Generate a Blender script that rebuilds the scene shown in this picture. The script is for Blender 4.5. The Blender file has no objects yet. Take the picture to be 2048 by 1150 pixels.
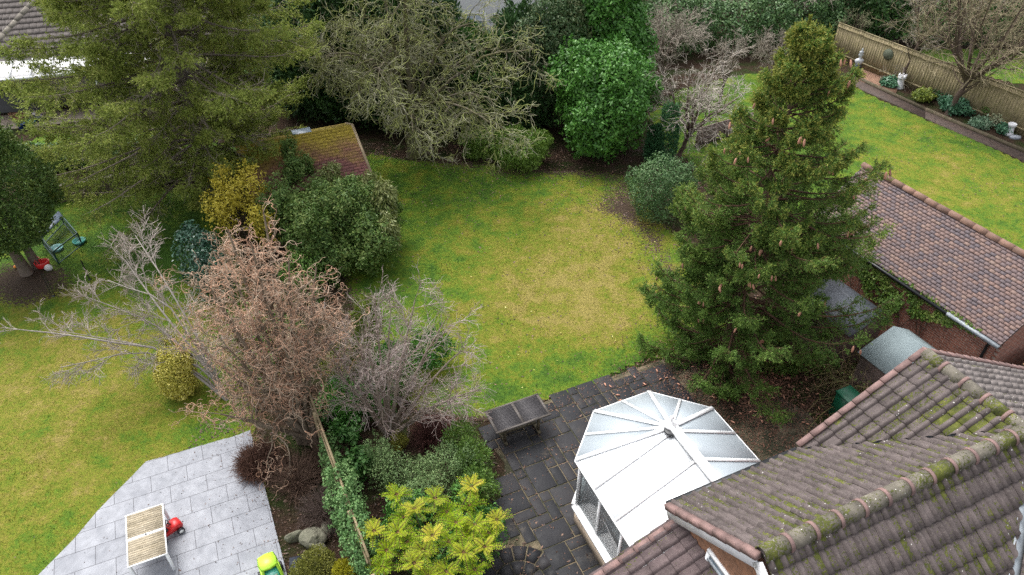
import bpy, bmesh, math, random
import numpy as np
from mathutils import Vector, Matrix

# ------------------------------------------------------------------ camera, sky, sun, exposure
SC = bpy.context.scene
COL = SC.collection
F_PX, PITCH, CAM_H = 1450.0, math.radians(38.6), 16.0
cam = bpy.data.cameras.new('camera')
cam.sensor_width = 36.0
cam.lens = 36.0 * F_PX / 2048.0
cam.clip_end = 1500
camo = bpy.data.objects.new('camera', cam)
COL.objects.link(camo)
camo.location = (0, 0, CAM_H)
camo.rotation_euler = (math.pi / 2 - PITCH, 0, 0)
SC.camera = camo

W = bpy.data.worlds.new('World')
SC.world = W
W.use_nodes = True
SUN_EL, SUN_AZ = math.radians(62), math.radians(-40)     # azimuth from +Y towards +X
wn, wl = W.node_tree.nodes, W.node_tree.links
sky = wn.new('ShaderNodeTexSky')
sky.sky_type = 'NISHITA'
sky.sun_disc = False
sky.sun_elevation = SUN_EL
sky.sun_rotation = SUN_AZ
sky.dust_density = 4.0
hs = wn.new('ShaderNodeHueSaturation')
hs.inputs['Saturation'].default_value = 0.22
wl.new(sky.outputs[0], hs.inputs['Color'])
bgn = wn['Background']
wl.new(hs.outputs[0], bgn.inputs['Color'])
bgn.inputs['Strength'].default_value = 0.15
sl = bpy.data.lights.new('sun', 'SUN')
sl.energy = 1.1
sl.angle = math.radians(40)
sl.color = (1.0, 0.97, 0.93)
so = bpy.data.objects.new('sun', sl)
COL.objects.link(so)
sd = Vector((math.sin(SUN_AZ) * math.cos(SUN_EL), math.cos(SUN_AZ) * math.cos(SUN_EL), math.sin(SUN_EL)))
so.rotation_euler = sd.to_track_quat('Z', 'Y').to_euler()
so.location = (0, 0, 40)
SC.view_settings.view_transform = 'Standard'
SC.view_settings.look = 'None'
SC.view_settings.gamma = 1
SC.view_settings.exposure = 1.22
SC.render.engine = 'CYCLES'
SC.cycles.max_bounces = 6
SC.cycles.transparent_max_bounces = 8
SC.cycles.use_denoising = False

# ------------------------------------------------------------------ plan helpers: photo point at a known height -> world
SP, CP = math.sin(PITCH), math.cos(PITCH)
def G(u, v, z=0.0):
    x = u - 1024.0; y = 575.0 - v
    d = np.array([x, F_PX * CP + y * SP, -F_PX * SP + y * CP])
    p = d * ((CAM_H - z) / -d[2])
    return np.array([p[0], p[1], z])
def depth(x, y, z): return y * CP + (CAM_H - z) * SP
def HT(y, v):                                   # height seen at photo row v over ground distance y
    k = (575.0 - v) / F_PX
    return CAM_H - y * (SP - k * CP) / (CP + k * SP)
ANG = math.radians(24.4)
E2 = np.array([math.cos(ANG), math.sin(ANG)]); N2 = np.array([-math.sin(ANG), math.cos(ANG)])
def lin(r, g, b):
    f = lambda c: ((c / 255.0 + 0.055) / 1.055) ** 2.4 if c > 10 else c / 255.0 / 12.92
    return (f(r), f(g), f(b), 1)
def rng(s): return np.random.default_rng(s)

def vn(x, y, scale, seed=0, octv=3):            # smooth value noise 0..1
    x = np.asarray(x, float); y = np.asarray(y, float)
    tot = 0; amp = 1; out = 0
    for o in range(octv):
        X = x / scale * 2 ** o + seed * 17.3; Y = y / scale * 2 ** o - seed * 9.1
        xi = np.floor(X); yi = np.floor(Y); fx = X - xi; fy = Y - yi
        fx = fx * fx * (3 - 2 * fx); fy = fy * fy * (3 - 2 * fy)
        h = lambda a, b: np.mod(np.sin(a * 127.1 + b * 311.7 + seed * 3.7 + o) * 43758.5453, 1.0)
        v = (h(xi, yi) * (1 - fx) + h(xi + 1, yi) * fx) * (1 - fy) + (h(xi, yi + 1) * (1 - fx) + h(xi + 1, yi + 1) * fx) * fy
        out = out + v * amp; tot += amp; amp *= 0.5
    return out / tot
def smooth(a, b, x): t = np.clip((x - a) / (b - a), 0, 1); return t * t * (3 - 2 * t)
def inpoly(x, y, P):
    x = np.asarray(x); y = np.asarray(y); c = np.zeros(x.shape, bool); n = len(P)
    for i in range(n):
        x1, y1 = P[i][0], P[i][1]; x2, y2 = P[(i + 1) % n][0], P[(i + 1) % n][1]
        if y1 == y2: continue
        c ^= ((y1 > y) != (y2 > y)) & (x < (x2 - x1) * (y - y1) / (y2 - y1) + x1)
    return c
def pdist(x, y, P, closed=True):
    d = np.full(np.shape(x), 1e9); n = len(P)
    for i in range(n if closed else n - 1):
        a = np.array(P[i][:2]); b = np.array(P[(i + 1) % n][:2]); ab = b - a
        t = np.clip(((x - a[0]) * ab[0] + (y - a[1]) * ab[1]) / (ab @ ab + 1e-9), 0, 1)
        d = np.minimum(d, np.hypot(x - a[0] - t * ab[0], y - a[1] - t * ab[1]))
    return d

# ------------------------------------------------------------------ object helpers
def tag(o, label=None, category=None, group=None, kind=None, cat=None):
    cat = cat or category
    if label: o['label'] = label
    if cat: o['category'] = cat
    if group: o['group'] = group
    if kind: o['kind'] = kind
    return o
def empty(name, loc, rz=0, **k):
    o = bpy.data.objects.new(name, None); COL.objects.link(o)
    o.location = loc; o.rotation_euler = (0, 0, rz); o.empty_display_size = 0.2
    return tag(o, **k)
def link(name, me, mat, parent=None, **k):
    o = bpy.data.objects.new(name, me); COL.objects.link(o)
    if mat is not None and len(me.materials) == 0: me.materials.append(mat)
    if parent is not None:
        o.parent = parent
    return tag(o, **k)
def fmesh(name, V, Fs, mat, parent=None, attrs=None, smoothf=False, world=True, **k):
    """V (n,3); Fs array (m,k) or list of such. World coordinates; moved into the parent's frame."""
    V = np.asarray(V, np.float32)
    if parent is not None and world:
        M = np.array(pmat(parent).inverted())
        V = (V @ M[:3, :3].T + M[:3, 3]).astype(np.float32)
    if not isinstance(Fs, list): Fs = [Fs]
    me = bpy.data.meshes.new(name)
    me.vertices.add(len(V)); me.vertices.foreach_set('co', V.ravel())
    nl = sum(f.size for f in Fs); npo = sum(len(f) for f in Fs)
    me.loops.add(nl); me.loops.foreach_set('vertex_index', np.concatenate([f.ravel() for f in Fs]).astype(np.int32))
    st = []; s = 0
    for f in Fs:
        st.append(s + np.arange(len(f)) * f.shape[1]); s += f.size
    me.polygons.add(npo); me.polygons.foreach_set('loop_start', np.concatenate(st).astype(np.int32))
    if smoothf: me.polygons.foreach_set('use_smooth', np.ones(npo, bool))
    me.update(calc_edges=True)
    for an, av in (attrs or {}).items():
        a = me.attributes.new(an, 'FLOAT', 'POINT'); a.data.foreach_set('value', np.asarray(av, np.float32))
    return link(name, me, mat, parent, **k)
def pmat(o):
    M = Matrix.LocRotScale(o.location, o.rotation_euler, o.scale)
    return pmat(o.parent) @ M if o.parent else M
class MB:
    """collects boxes, bars and tubes into one mesh (world coordinates)"""
    def __init__(s): s.V = []; s.Q = []; s.T = []; s.n = 0
    def add(s, V, Q=None, T=None):
        V = np.asarray(V, float)
        if Q is not None and len(Q): s.Q.append(np.asarray(Q) + s.n)
        if T is not None and len(T): s.T.append(np.asarray(T) + s.n)
        s.V.append(V); s.n += len(V); return s
    def box(s, c, sx, sy, sz, rz=0.0, bev=0.0):
        """centre of base c, full sizes"""
        x, y = sx / 2, sy / 2
        b = min(bev, x * .9, y * .9, sz * .45)
        if b <= 0:
            L = [(-x, -y, 0), (x, -y, 0), (x, y, 0), (-x, y, 0), (-x, -y, sz), (x, -y, sz), (x, y, sz), (-x, y, sz)]
            Q = [(0, 3, 2, 1), (4, 5, 6, 7), (0, 1, 5, 4), (1, 2, 6, 5), (2, 3, 7, 6), (3, 0, 4, 7)]
        else:
            L = []; Q = []
            rings = [(x - b, y - b, 0), (x, y, b), (x, y, sz - b), (x - b, y - b, sz)]
            for (rx, ry, rz_) in rings: L += [(-rx, -ry, rz_), (rx, -ry, rz_), (rx, ry, rz_), (-rx, ry, rz_)]
            Q = [(3, 2, 1, 0), (12, 13, 14, 15)]
            for r in range(3):
                for i in range(4): Q.append((r * 4 + i, r * 4 + (i + 1) % 4, r * 4 + 4 + (i + 1) % 4, r * 4 + 4 + i))
        L = np.array(L); cr, sr = math.cos(rz), math.sin(rz)
        V = np.stack([L[:, 0] * cr - L[:, 1] * sr + c[0], L[:, 0] * sr + L[:, 1] * cr + c[1], L[:, 2] + c[2]], 1)
        return s.add(V, Q)
    def bar(s, a, b, w, h, up=(0, 0, 1)):
        """rectangular bar from a to b, w across, h along up"""
        a = np.array(a, float); b = np.array(b, float); t = b - a; t /= np.linalg.norm(t)
        up = np.array(up, float); sd_ = np.cross(t, up); sd_ /= np.linalg.norm(sd_) + 1e-9; uu = np.cross(sd_, t)
        V = []
        for p in (a, b):
            for i, j in ((-1, -1), (1, -1), (1, 1), (-1, 1)): V.append(p + sd_ * w / 2 * i + uu * h / 2 * j)
        return s.add(V, [(0, 1, 2, 3), (7, 6, 5, 4), (0, 4, 5, 1), (1, 5, 6, 2), (2, 6, 7, 3), (3, 7, 4, 0)])
    def prism(s, P, z0, z1):
        n = len(P); V = [(p[0], p[1], z0) for p in P] + [(p[0], p[1], z1) for p in P]
        o = s.n; s.add(V, [(i, (i + 1) % n, n + (i + 1) % n, n + i) for i in range(n)])
        c0 = np.mean([p[:2] for p in P], 0)
        s.V.append(np.array([(c0[0], c0[1], z0), (c0[0], c0[1], z1)])); s.n += 2
        T = [((i + 1) % n, i, 2 * n) for i in range(n)] + [(n + i, n + (i + 1) % n, 2 * n + 1) for i in range(n)]
        s.T.append(np.array(T) + o); return s
    def poly(s, pts, th=0.0, up=(0, 0, 1)):
        """a slab with outline pts (3d, planar), thickness th going down along -up; quads or triangles or ngon fan"""
        P = np.array(pts, float); n = len(P); up = np.array(up, float)
        B = P - up * th
        c = P.mean(0)
        V = np.vstack([P, B, [c], [c - up * th]])
        T = [(i, (i + 1) % n, 2 * n) for i in range(n)] + [(n + (i + 1) % n, n + i, 2 * n + 1) for i in range(n)]
        return s.add(V, [(i, n + i, n + (i + 1) % n, (i + 1) % n) for i in range(n)], T)
    def lathe(s, c, prof, seg=16, sx=1, sy=1, rz=0):
        V = []; n = len(prof)
        for (r, z) in prof:
            for k in range(seg):
                a = 2 * math.pi * k / seg; x = r * math.cos(a) * sx; y = r * math.sin(a) * sy
                V.append((c[0] + x * math.cos(rz) - y * math.sin(rz), c[1] + x * math.sin(rz) + y * math.cos(rz), c[2] + z))
        Q = [(i * seg + k, i * seg + (k + 1) % seg, (i + 1) * seg + (k + 1) % seg, (i + 1) * seg + k) for i in range(n - 1) for k in range(seg)]
        V.append((c[0], c[1], c[2] + prof[0][1])); V.append((c[0], c[1], c[2] + prof[-1][1]))
        T = [(n * seg, (k + 1) % seg, k) for k in range(seg)] + [(n * seg + 1, (n - 1) * seg + k, (n - 1) * seg + (k + 1) % seg) for k in range(seg)]
        return s.add(V, Q, T)
    def tube(s, pts, r, k=6):
        P = np.array(pts, float)[None]; rr = np.full((1, P.shape[1]), r) if np.isscalar(r) else np.array(r, float)[None]
        V, Q = tubes(P, rr, k); return s.add(V, Q)
    def build(s, name, mat, parent=None, smoothf=False, attrs=None, **k):
        Fs = []
        if s.Q: Fs.append(np.concatenate([q.reshape(-1, 4) for q in s.Q]))
        if s.T: Fs.append(np.concatenate([q.reshape(-1, 3) for q in s.T]))
        return fmesh(name, np.vstack(s.V), Fs, mat, parent, smoothf=smoothf, attrs=attrs, **k)

def norm(v): return v / (np.linalg.norm(v, axis=-1, keepdims=True) + 1e-9)
def tubes(P, Rr, k=4):
    """P (N,S,3), Rr (N,S) -> verts, quads"""
    N, S, _ = P.shape
    T = np.gradient(P, axis=1); T = norm(T)
    ref = np.where(np.abs(T[:, :1, 2:3]) > 0.85, np.array([1.0, 0, 0]), np.array([0, 0, 1.0]))
    ref = np.broadcast_to(ref, T.shape)
    A = norm(np.cross(T, ref)); B = np.cross(T, A)
    an = 2 * math.pi * np.arange(k) / k
    V = P[:, :, None] + Rr[:, :, None, None] * (A[:, :, None] * np.cos(an)[None, None, :, None] + B[:, :, None] * np.sin(an)[None, None, :, None])
    idx = np.arange(N * S * k).reshape(N, S, k)
    a = idx[:, :-1]; b = idx[:, 1:]
    Q = np.stack([a, np.roll(a, -1, 2), np.roll(b, -1, 2), b], -1).reshape(-1, 4)
    return V.reshape(-1, 3), Q

# ------------------------------------------------------------------ growing branches, all twigs of one generation at once
def grow(st, d, L, S, wig=0.15, grav=0.0, r=None, up_end=0.0, curl=0.0):
    N = len(st); P = np.zeros((N, S, 3)); P[:, 0] = st; d = norm(d.copy()); step = (L / (S - 1))[:, None]
    ax = norm(r.normal(size=(N, 3)))
    for i in range(1, S):
        t = i / (S - 1)
        d = d + r.normal(size=(N, 3)) * wig
        if curl:
            if i % 3 == 0: ax = norm(r.normal(size=(N, 3)))
            d = norm(d) + np.cross(ax, norm(d)) * curl
        d[:, 2] += grav * (1 - t) + up_end * t
        d = norm(d)
        P[:, i] = P[:, i - 1] + d * step
    return P
def kids(P, Rr, n, t0, t1, ang, r, angvar=0.25, bias=None):
    N, S, _ = P.shape
    t = r.uniform(t0, t1, (N, n)) * (S - 1)
    i = np.clip(t.astype(int), 0, S - 2); f = (t - i)[..., None]
    rows = np.arange(N)[:, None]
    st = P[rows, i] * (1 - f) + P[rows, i + 1] * f
    T = norm(P[rows, i + 1] - P[rows, i])
    q = r.normal(size=T.shape)
    if bias is not None: q = q + np.array(bias)
    q = norm(q - T * np.sum(q * T, -1, keepdims=True))
    a = (ang + r.normal(size=t.shape) * angvar)[..., None]
    d = T * np.cos(a) + q * np.sin(a)
    rr = Rr[rows, i]
    return st.reshape(-1, 3), d.reshape(-1, 3), rr.ravel(), (t / (S - 1)).ravel()
def taper(N, S, r0, r1, p=1.0):
    t = np.linspace(0, 1, S)[None] ** p
    return r0.reshape(-1, 1) * (1 - t) + r1 * t

# ------------------------------------------------------------------ materials
def nodes(name):
    m = bpy.data.materials.new(name); m.use_nodes = True
    nt = m.node_tree; return m, nt, nt.nodes, nt.links, nt.nodes['Principled BSDF']
def noise(nt, scale, detail=4, rough=0.6, coord='Object', vec=None):
    n = nt.nodes.new('ShaderNodeTexNoise'); n.inputs['Scale'].default_value = scale
    n.inputs['Detail'].default_value = detail; n.inputs['Roughness'].default_value = rough
    if vec is None:
        tc = nt.nodes.new('ShaderNodeTexCoord'); vec = tc.outputs[coord]
    nt.links.new(vec, n.inputs['Vector']); return n.outputs[0]
def ramp(nt, src, stops):
    r = nt.nodes.new('ShaderNodeValToRGB'); el = r.color_ramp.elements
    while len(el) < len(stops): el.new(0.5)
    for e, (p, c) in zip(el, stops):
        e.position = p; e.color = c if len(c) == 4 else (*c, 1)
    nt.links.new(src, r.inputs[0]); return r.outputs[0]
def mixc(nt, fac, a, b, mode='MIX'):
    m = nt.nodes.new('ShaderNodeMix'); m.data_type = 'RGBA'; m.blend_type = mode
    for s, v in ((m.inputs[0], fac), (m.inputs[6], a), (m.inputs[7], b)):
        if isinstance(v, (int, float)): s.default_value = v
        elif isinstance(v, tuple): s.default_value = v if len(v) == 4 else (*v, 1)
        else: nt.links.new(v, s)
    return m.outputs[2]
def mth(nt, op, a, b=0.0, c=None):
    m = nt.nodes.new('ShaderNodeMath'); m.operation = op
    for s, v in zip(m.inputs, (a, b, c)):
        if v is None: continue
        if isinstance(v, (int, float)): s.default_value = v
        else: nt.links.new(v, s)
    return m.outputs[0]
def attr(nt, n):
    a = nt.nodes.new('ShaderNodeAttribute'); a.attribute_name = n; return a.outputs['Fac']
def bump(nt, bsdf, h, strength=0.4, dist=0.02):
    b = nt.nodes.new('ShaderNodeBump'); b.inputs['Strength'].default_value = strength; b.inputs['Distance'].default_value = dist
    nt.links.new(h, b.inputs['Height']); nt.links.new(b.outputs[0], bsdf.inputs['Normal'])
def plain(name, c1, c2=None, scale=8, rough=0.7, bmp=0.0, bs=None, metal=0.0, island=0.0, spec=0.5, coord='Object', detail=6, lo=0.3, hi=0.7):
    m, nt, N, L, B = nodes(name)
    c1 = c1 if len(c1) == 4 else (*c1, 1)
    c2 = c2 or tuple(x * 0.7 for x in c1[:3]); c2 = c2 if len(c2) == 4 else (*c2, 1)
    n = noise(nt, scale, detail, 0.65, coord)
    col = ramp(nt, n, [(lo, c2), (hi, c1)])
    if island:
        g = N.new('ShaderNodeNewGeometry')
        v = mth(nt, 'MULTIPLY_ADD', g.outputs['Random Per Island'], island, 1 - island / 2)
        h = N.new('ShaderNodeHueSaturation'); L.new(v, h.inputs['Value']); L.new(col, h.inputs['Color']); col = h.outputs[0]
    L.new(col, B.inputs['Base Color'])
    B.inputs['Roughness'].default_value = rough; B.inputs['Metallic'].default_value = metal
    B.inputs['Specular IOR Level'].default_value = spec
    if bmp: bump(nt, B, noise(nt, bs or scale * 3, 5, 0.6, coord), bmp)
    return m
def leafmat(name, dark, mid, light, rough=0.5, transl=0.25, spec=0.4, nscale=0.8, tip=None, mixn=0.45):
    """colour varies per leaf and in patches through the crown; 'tip' attribute = pale new growth"""
    m, nt, N, L, B = nodes(name)
    gain = 1.6 if max(light) < 0.28 else 1.0
    dark, mid, light = [tuple(c * gain for c in q) for q in (dark, mid, light)]
    g = N.new('ShaderNodeNewGeometry')
    n = noise(nt, nscale, 3)
    f = mth(nt, 'ADD', mth(nt, 'MULTIPLY', g.outputs['Random Per Island'], 1 - mixn), mth(nt, 'MULTIPLY', mth(nt, 'MULTIPLY_ADD', n, 2.2, -0.6), mixn))
    col = ramp(nt, f, [(0.1, dark), (0.5, mid), (0.92, light)])
    if tip: col = mixc(nt, attr(nt, 'tip'), col, tip)
    L.new(col, B.inputs['Base Color']); B.inputs['Roughness'].default_value = rough
    B.inputs['Specular IOR Level'].default_value = spec
    if transl:
        t = N.new('ShaderNodeBsdfTranslucent'); L.new(col, t.inputs[0])
        mx = N.new('ShaderNodeMixShader'); mx.inputs[0].default_value = transl
        L.new(B.outputs[0], mx.inputs[1]); L.new(t.outputs[0], mx.inputs[2])
        L.new(mx.outputs[0], N['Material Output'].inputs[0])
    return m
def grass_nodes(nt, darker=1.0):
    y = attr(nt, 'yel')
    n1 = noise(nt, 1.3, 5, 0.65); n2 = noise(nt, 9.0, 4, 0.7)
    f = mth(nt, 'ADD', mth(nt, 'ADD', mth(nt, 'MULTIPLY', mth(nt, 'SUBTRACT', n1, 0.5), 1.9), mth(nt, 'MULTIPLY', mth(nt, 'SUBTRACT', n2, 0.5), 1.15)), y)
    k = darker
    col = ramp(nt, f, [(0.0, (0.045 * k, 0.105 * k, 0.013 * k)), (0.3, (0.092 * k, 0.165 * k, 0.015 * k)), (0.55, (0.150 * k, 0.180 * k, 0.018 * k)), (0.8, (0.200 * k, 0.188 * k, 0.030 * k)), (1.0, (0.26 * k, 0.212 * k, 0.06 * k))])
    return col
def mk_grass(name, blades=False):
    m, nt, N, L, B = nodes(name)
    col = grass_nodes(nt)
    n3 = noise(nt, 26, 6, 0.8)
    if blades:
        g = N.new('ShaderNodeNewGeometry')
        h = N.new('ShaderNodeHueSaturation'); L.new(col, h.inputs['Color'])
        L.new(mth(nt, 'MULTIPLY_ADD', g.outputs['Random Per Island'], 0.9, 0.65), h.inputs['Value'])
        col = h.outputs[0]
    else:
        col = mixc(nt, ramp(nt, n3, [(0.36, (0, 0, 0)), (0.56, (1, 1, 1))]), mixc(nt, 0.62, col, (0.022, 0.036, 0.008)), col)
    s = attr(nt, 'soil')
    n4 = noise(nt, 14, 5, 0.75)
    sf = mth(nt, 'GREATER_THAN', mth(nt, 'ADD', s, mth(nt, 'MULTIPLY', mth(nt, 'SUBTRACT', n4, 0.5), 1.5)), 0.62)
    soilc = ramp(nt, noise(nt, 30, 5, 0.7), [(0.3, (0.022, 0.015, 0.011)), (0.7, (0.085, 0.058, 0.04))])
    if not blades: col = mixc(nt, sf, col, soilc)
    L.new(col, B.inputs['Base Color']); B.inputs['Roughness'].default_value = 0.9; B.inputs['Specular IOR Level'].default_value = 0.15
    if not blades: bump(nt, B, noise(nt, 55, 5, 0.75), 0.7, 0.03)
    return m
MG = mk_grass('lawn grass'); MGB = mk_grass('grass blades', True)

# ------------------------------------------------------------------ ground
def soil_mat():
    m, nt, N, L, B = nodes('soil and leaf litter')
    n = noise(nt, 22, 6, 0.75); n2 = noise(nt, 1.1, 4)
    a = ramp(nt, n, [(0.3, (0.016, 0.011, 0.008)), (0.5, (0.042, 0.027, 0.018)), (0.68, (0.105, 0.065, 0.045)), (0.8, (0.17, 0.12, 0.08))])
    b = ramp(nt, n, [(0.3, (0.012, 0.014, 0.006)), (0.6, (0.035, 0.05, 0.014)), (0.8, (0.08, 0.06, 0.04))])
    L.new(mixc(nt, ramp(nt, n2, [(0.45, (0, 0, 0)), (0.62, (1, 1, 1))]), a, b), B.inputs['Base Color'])
    B.inputs['Roughness'].default_value = 0.95; B.inputs['Specular IOR Level'].default_value = 0.1
    bump(nt, B, n, 1.0, 0.06); return m
MSOIL = soil_mat()
gx = np.array([-400, -60, -30, 0, 30, 60, 400.0]); gy = np.array([-300, -20, 0, 20, 40, 70, 500.0])
GX, GY = np.meshgrid(gx, gy); idx = np.arange(49).reshape(7, 7)
fmesh('ground', np.stack([GX.ravel(), GY.ravel(), np.zeros(49)], 1),
      np.stack([idx[:-1, :-1], idx[:-1, 1:], idx[1:, 1:], idx[1:, :-1]], -1).reshape(-1, 4), MSOIL, kind='structure')

def Pg(lst): return [tuple(G(u, v)[:2]) for u, v in lst]
FL0, FL1 = np.array([-2.87, 8.12]), np.array([-5.76, 14.06])           # line of the old garden fence
FD = (FL1 - FL0) / np.linalg.norm(FL1 - FL0)
def fline(y, off=0.0): t = (y - FL0[1]) / FD[1]; return FL0[0] + FD[0] * t + off
PATIO_G = [(501, 862), (470, 874), (403, 893), (334, 913.5), (292, 925.7), (264, 955), (226, 993), (195, 1025), (150, 1079), (80, 1150), (-40, 1290), (610, 1290)]
PG = Pg(PATIO_G)
MAIN = Pg([(745, 300), (800, 316), (880, 322), (960, 326), (1080, 338), (1180, 342), (1275, 352), (1290, 395), (1320, 440), (1390, 500), (1470, 580), (1450, 690), (1360, 716), (1300, 722), (1240, 748), (1150, 788), (1090, 806), (1030, 830), (950, 850), (860, 850), (790, 800), (740, 700), (690, 600), (640, 500), (640, 400), (690, 330)])
LEFT = [(fline(6, -2.2), 6.0), (fline(13.4, -1.75), 13.4), (fline(17, -.6), 17), (fline(24, -.3), 24), (-12.0, 26.3), (-16, 27.0), (-20, 25.3), (-30, 21), (-30, 4), (-8, 4)]
RIGHT = Pg([(1290, 235), (1350, 180), (1480, 148), (1600, 138), (1690, 163), (1750, 192), (1850, 236), (1950, 278), (2048, 322), (2300, 437), (2300, 760), (1700, 560), (1500, 420), (1380, 330), (1320, 290)])
TOPL = Pg([(20, 296), (90, 268), (180, 262), (340, 262), (470, 290), (500, 310), (300, 318), (120, 305)])
FAR = Pg([(1800, 100), (1890, 96), (2048, 96), (2300, 90), (2500, 300), (2100, 185), (1990, 160), (1890, 132)])
def gauss(x, y, c, rx, ry=None, a=0.0):
    ry = ry or rx; dx = x - c[0]; dy = y - c[1]; ca, sa = math.cos(a), math.sin(a)
    X = dx * ca + dy * sa; Y = -dx * sa + dy * ca
    return np.exp(-(X / rx) ** 2 - (Y / ry) ** 2)
def fields(which, x, y):
    n = vn(x, y, 2.2, 3); n2 = vn(x, y, 0.7, 8)
    if which == 'main':
        yel = 0.30 + 0.55 * gauss(x, y, G(1120, 560), 3.4, 4.6) + 0.28 * gauss(x, y, G(1250, 440), 2.6, 2.4) + 0.25 * gauss(x, y, G(1230, 620), 2.2)
        yel -= 0.25 * gauss(x, y, G(1230, 735), 4, 1.2, ANG) + 0.1 * gauss(x, y, G(860, 380), 2.5)
        d = pdist(x, y, Pg([(900, 325), (1000, 345), (1130, 345), (1245, 360), (1250, 420), (1310, 480), (1350, 560)]), False)
        soil = 0.62 * np.exp(-(d / 1.1) ** 1.3) + 0.35 * gauss(x, y, G(870, 400), 2.2, 1.0) + 0.3 * gauss(x, y, G(1200, 410), 2.4, 1.4)
        d2 = pdist(x, y, Pg([(1400, 700), (1100, 806), (950, 860), (860, 850)]), False); soil += 0.32 * np.exp(-(d2 / 0.35) ** 2)
        d3 = pdist(x, y, Pg([(940, 850), (800, 830), (700, 600), (640, 420), (700, 300), (830, 310)]), False); soil += 0.6 * np.exp(-(d3 / 0.8) ** 2)
    elif which == 'left':
        yel = 0.50 + 0.24 * gauss(x, y, G(60, 850), 4, 5) + 0.1 * gauss(x, y, G(100, 720), 3, 2) - 0.42 * gauss(x, y, G(330, 520), 2.2, 3) - 0.15 * gauss(x, y, G(420, 830), 1.8)
        yel -= 0.25 * smooth(19.5, 22, y)
        soil = 0.78 * gauss(x, y, G(60, 580), 2.0, 1.5) + 0.45 * gauss(x, y, G(30, 540), 2.2, 1.2) + 0.42 * gauss(x, y, G(400, 790), 1.4, 1.0) + 0.3 * gauss(x, y, G(340, 900), 0.6, .3)
        soil += 0.5 * smooth(-1.7, -0.7, x - (FL0[0] + FD[0] * (y - FL0[1]) / FD[1])) * (y > 13)
        soil += 0.35 * smooth(22, 26, y)
    elif which == 'right':
        yel = 0.22 + 0.34 * gauss(x, y, G(1930, 370), 4, 4) + 0.15 * gauss(x, y, G(1800, 260), 2.5)
        soil = 0.22 * gauss(x, y, G(1740, 210), 2, 1.2) + 0.2 + 0.3 * gauss(x, y, G(1900, 262), 3, .6, -1.1) - 0.1
    else:
        yel = 0.22 + 0 * x; soil = 0.1 + 0 * x
    yel = yel + (n - 0.5) * 0.38 + (n2 - 0.5) * 0.22
    soil = soil + (n2 - 0.5) * 0.25
    return np.clip(yel, 0, 1), np.clip(soil, 0, 1)
def lawn(name, P, which, res=0.16, z=0.006, rag=0.25):
    P = np.array(P); x0, y0 = P.min(0) - .5; x1, y1 = P.max(0) + .5
    xs = np.arange(x0, x1, res); ys = np.arange(y0, y1, res); X, Y = np.meshgrid(xs, ys)
    m = inpoly(X, Y, P); d = pdist(X, Y, P) * np.where(m, 1, -1)
    m = d + (vn(X, Y, 0.8, 5) - 0.5) * rag > 0
    Z = z + 0.02 * vn(X, Y, 1.5, 2) + 0.012 * vn(X, Y, 0.35, 4)
    yel, soil = fields(which, X, Y)
    soil = np.clip(soil + 0.5 * np.exp(-np.maximum(d, 0) / 0.15), 0, 1)
    idx = np.arange(X.size).reshape(X.shape)
    ok = m[:-1, :-1] & m[1:, :-1] & m[:-1, 1:] & m[1:, 1:]
    Fq = np.stack([idx[:-1, :-1], idx[:-1, 1:], idx[1:, 1:], idx[1:, :-1]], -1)[ok]
    used = np.unique(Fq); rem = np.full(X.size, -1); rem[used] = np.arange(len(used))
    V = np.stack([X.ravel(), Y.ravel(), Z.ravel()], 1)[used]
    return fmesh(name, V, rem[Fq], MG, attrs={'yel': yel.ravel()[used], 'soil': soil.ravel()[used]}, smoothf=True, kind='structure')
lawn('lawn', MAIN, 'main'); lawn('lawn', LEFT, 'left'); lawn('lawn', RIGHT, 'right', .2)
lawn('lawn', TOPL, 'top', .2); lawn('lawn', FAR, 'far', .3)

def tufts(P, which, dens, seed, far=(0, 0)):
    r = rng(seed); P = np.array(P); x0, y0 = P.min(0); x1, y1 = P.max(0)
    n = int((x1 - x0) * (y1 - y0) * dens)
    x = r.uniform(x0, x1, n); y = r.uniform(y0, y1, n)
    vis = (np.abs(x) < 0.74 * (y * CP + CAM_H * SP) + 0.5) & (y > 7.5)
    k = inpoly(x, y, P) & vis
    if which == 'left': k &= ~(inpoly(x, y, PG))
    x = x[k]; y = y[k]; yel, soil = fields(which, x, y)
    k = (soil + (vn(x, y, .25, 6) - .5) * .9 < 0.62) & (r.uniform(size=len(x)) < 0.35 + 0.65 * vn(x, y, .5, 11))
    x = x[k]; y = y[k]; yel = yel[k]; n = len(x)
    VV = []
    for b in range(2):
        a = r.uniform(0, 6.28, n); h = r.uniform(0.018, 0.05, n); w = r.uniform(.006, .012, n); ln = r.uniform(0.01, 0.045, n)
        px = x + r.normal(size=n) * .02; py = y + r.normal(size=n) * .02
        ca, sa = np.cos(a), np.sin(a)
        VV.append(np.stack([np.stack([px - sa * w, py + ca * w, 0 * x + .008], 1), np.stack([px + sa * w, py - ca * w, 0 * x + .008], 1),
                            np.stack([px + ca * ln, py + sa * ln, h + .015], 1)], 1))
    V = np.concatenate(VV).reshape(-1, 3)
    return V, np.repeat(np.concatenate([yel, yel]), 3)
gv = [tufts(MAIN, 'main', 420, 1), tufts(LEFT, 'left', 340, 2), tufts(RIGHT, 'right', 160, 3)]
GV = np.vstack([a for a, b in gv]); GY_ = np.concatenate([b for a, b in gv])
fmesh('grass', GV, np.arange(len(GV)).reshape(-1, 3), MGB, attrs={'yel': GY_, 'soil': GY_ * 0}, kind='stuff',
      label='short mossy green and yellow grass covering the lawns', category='grass')

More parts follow.
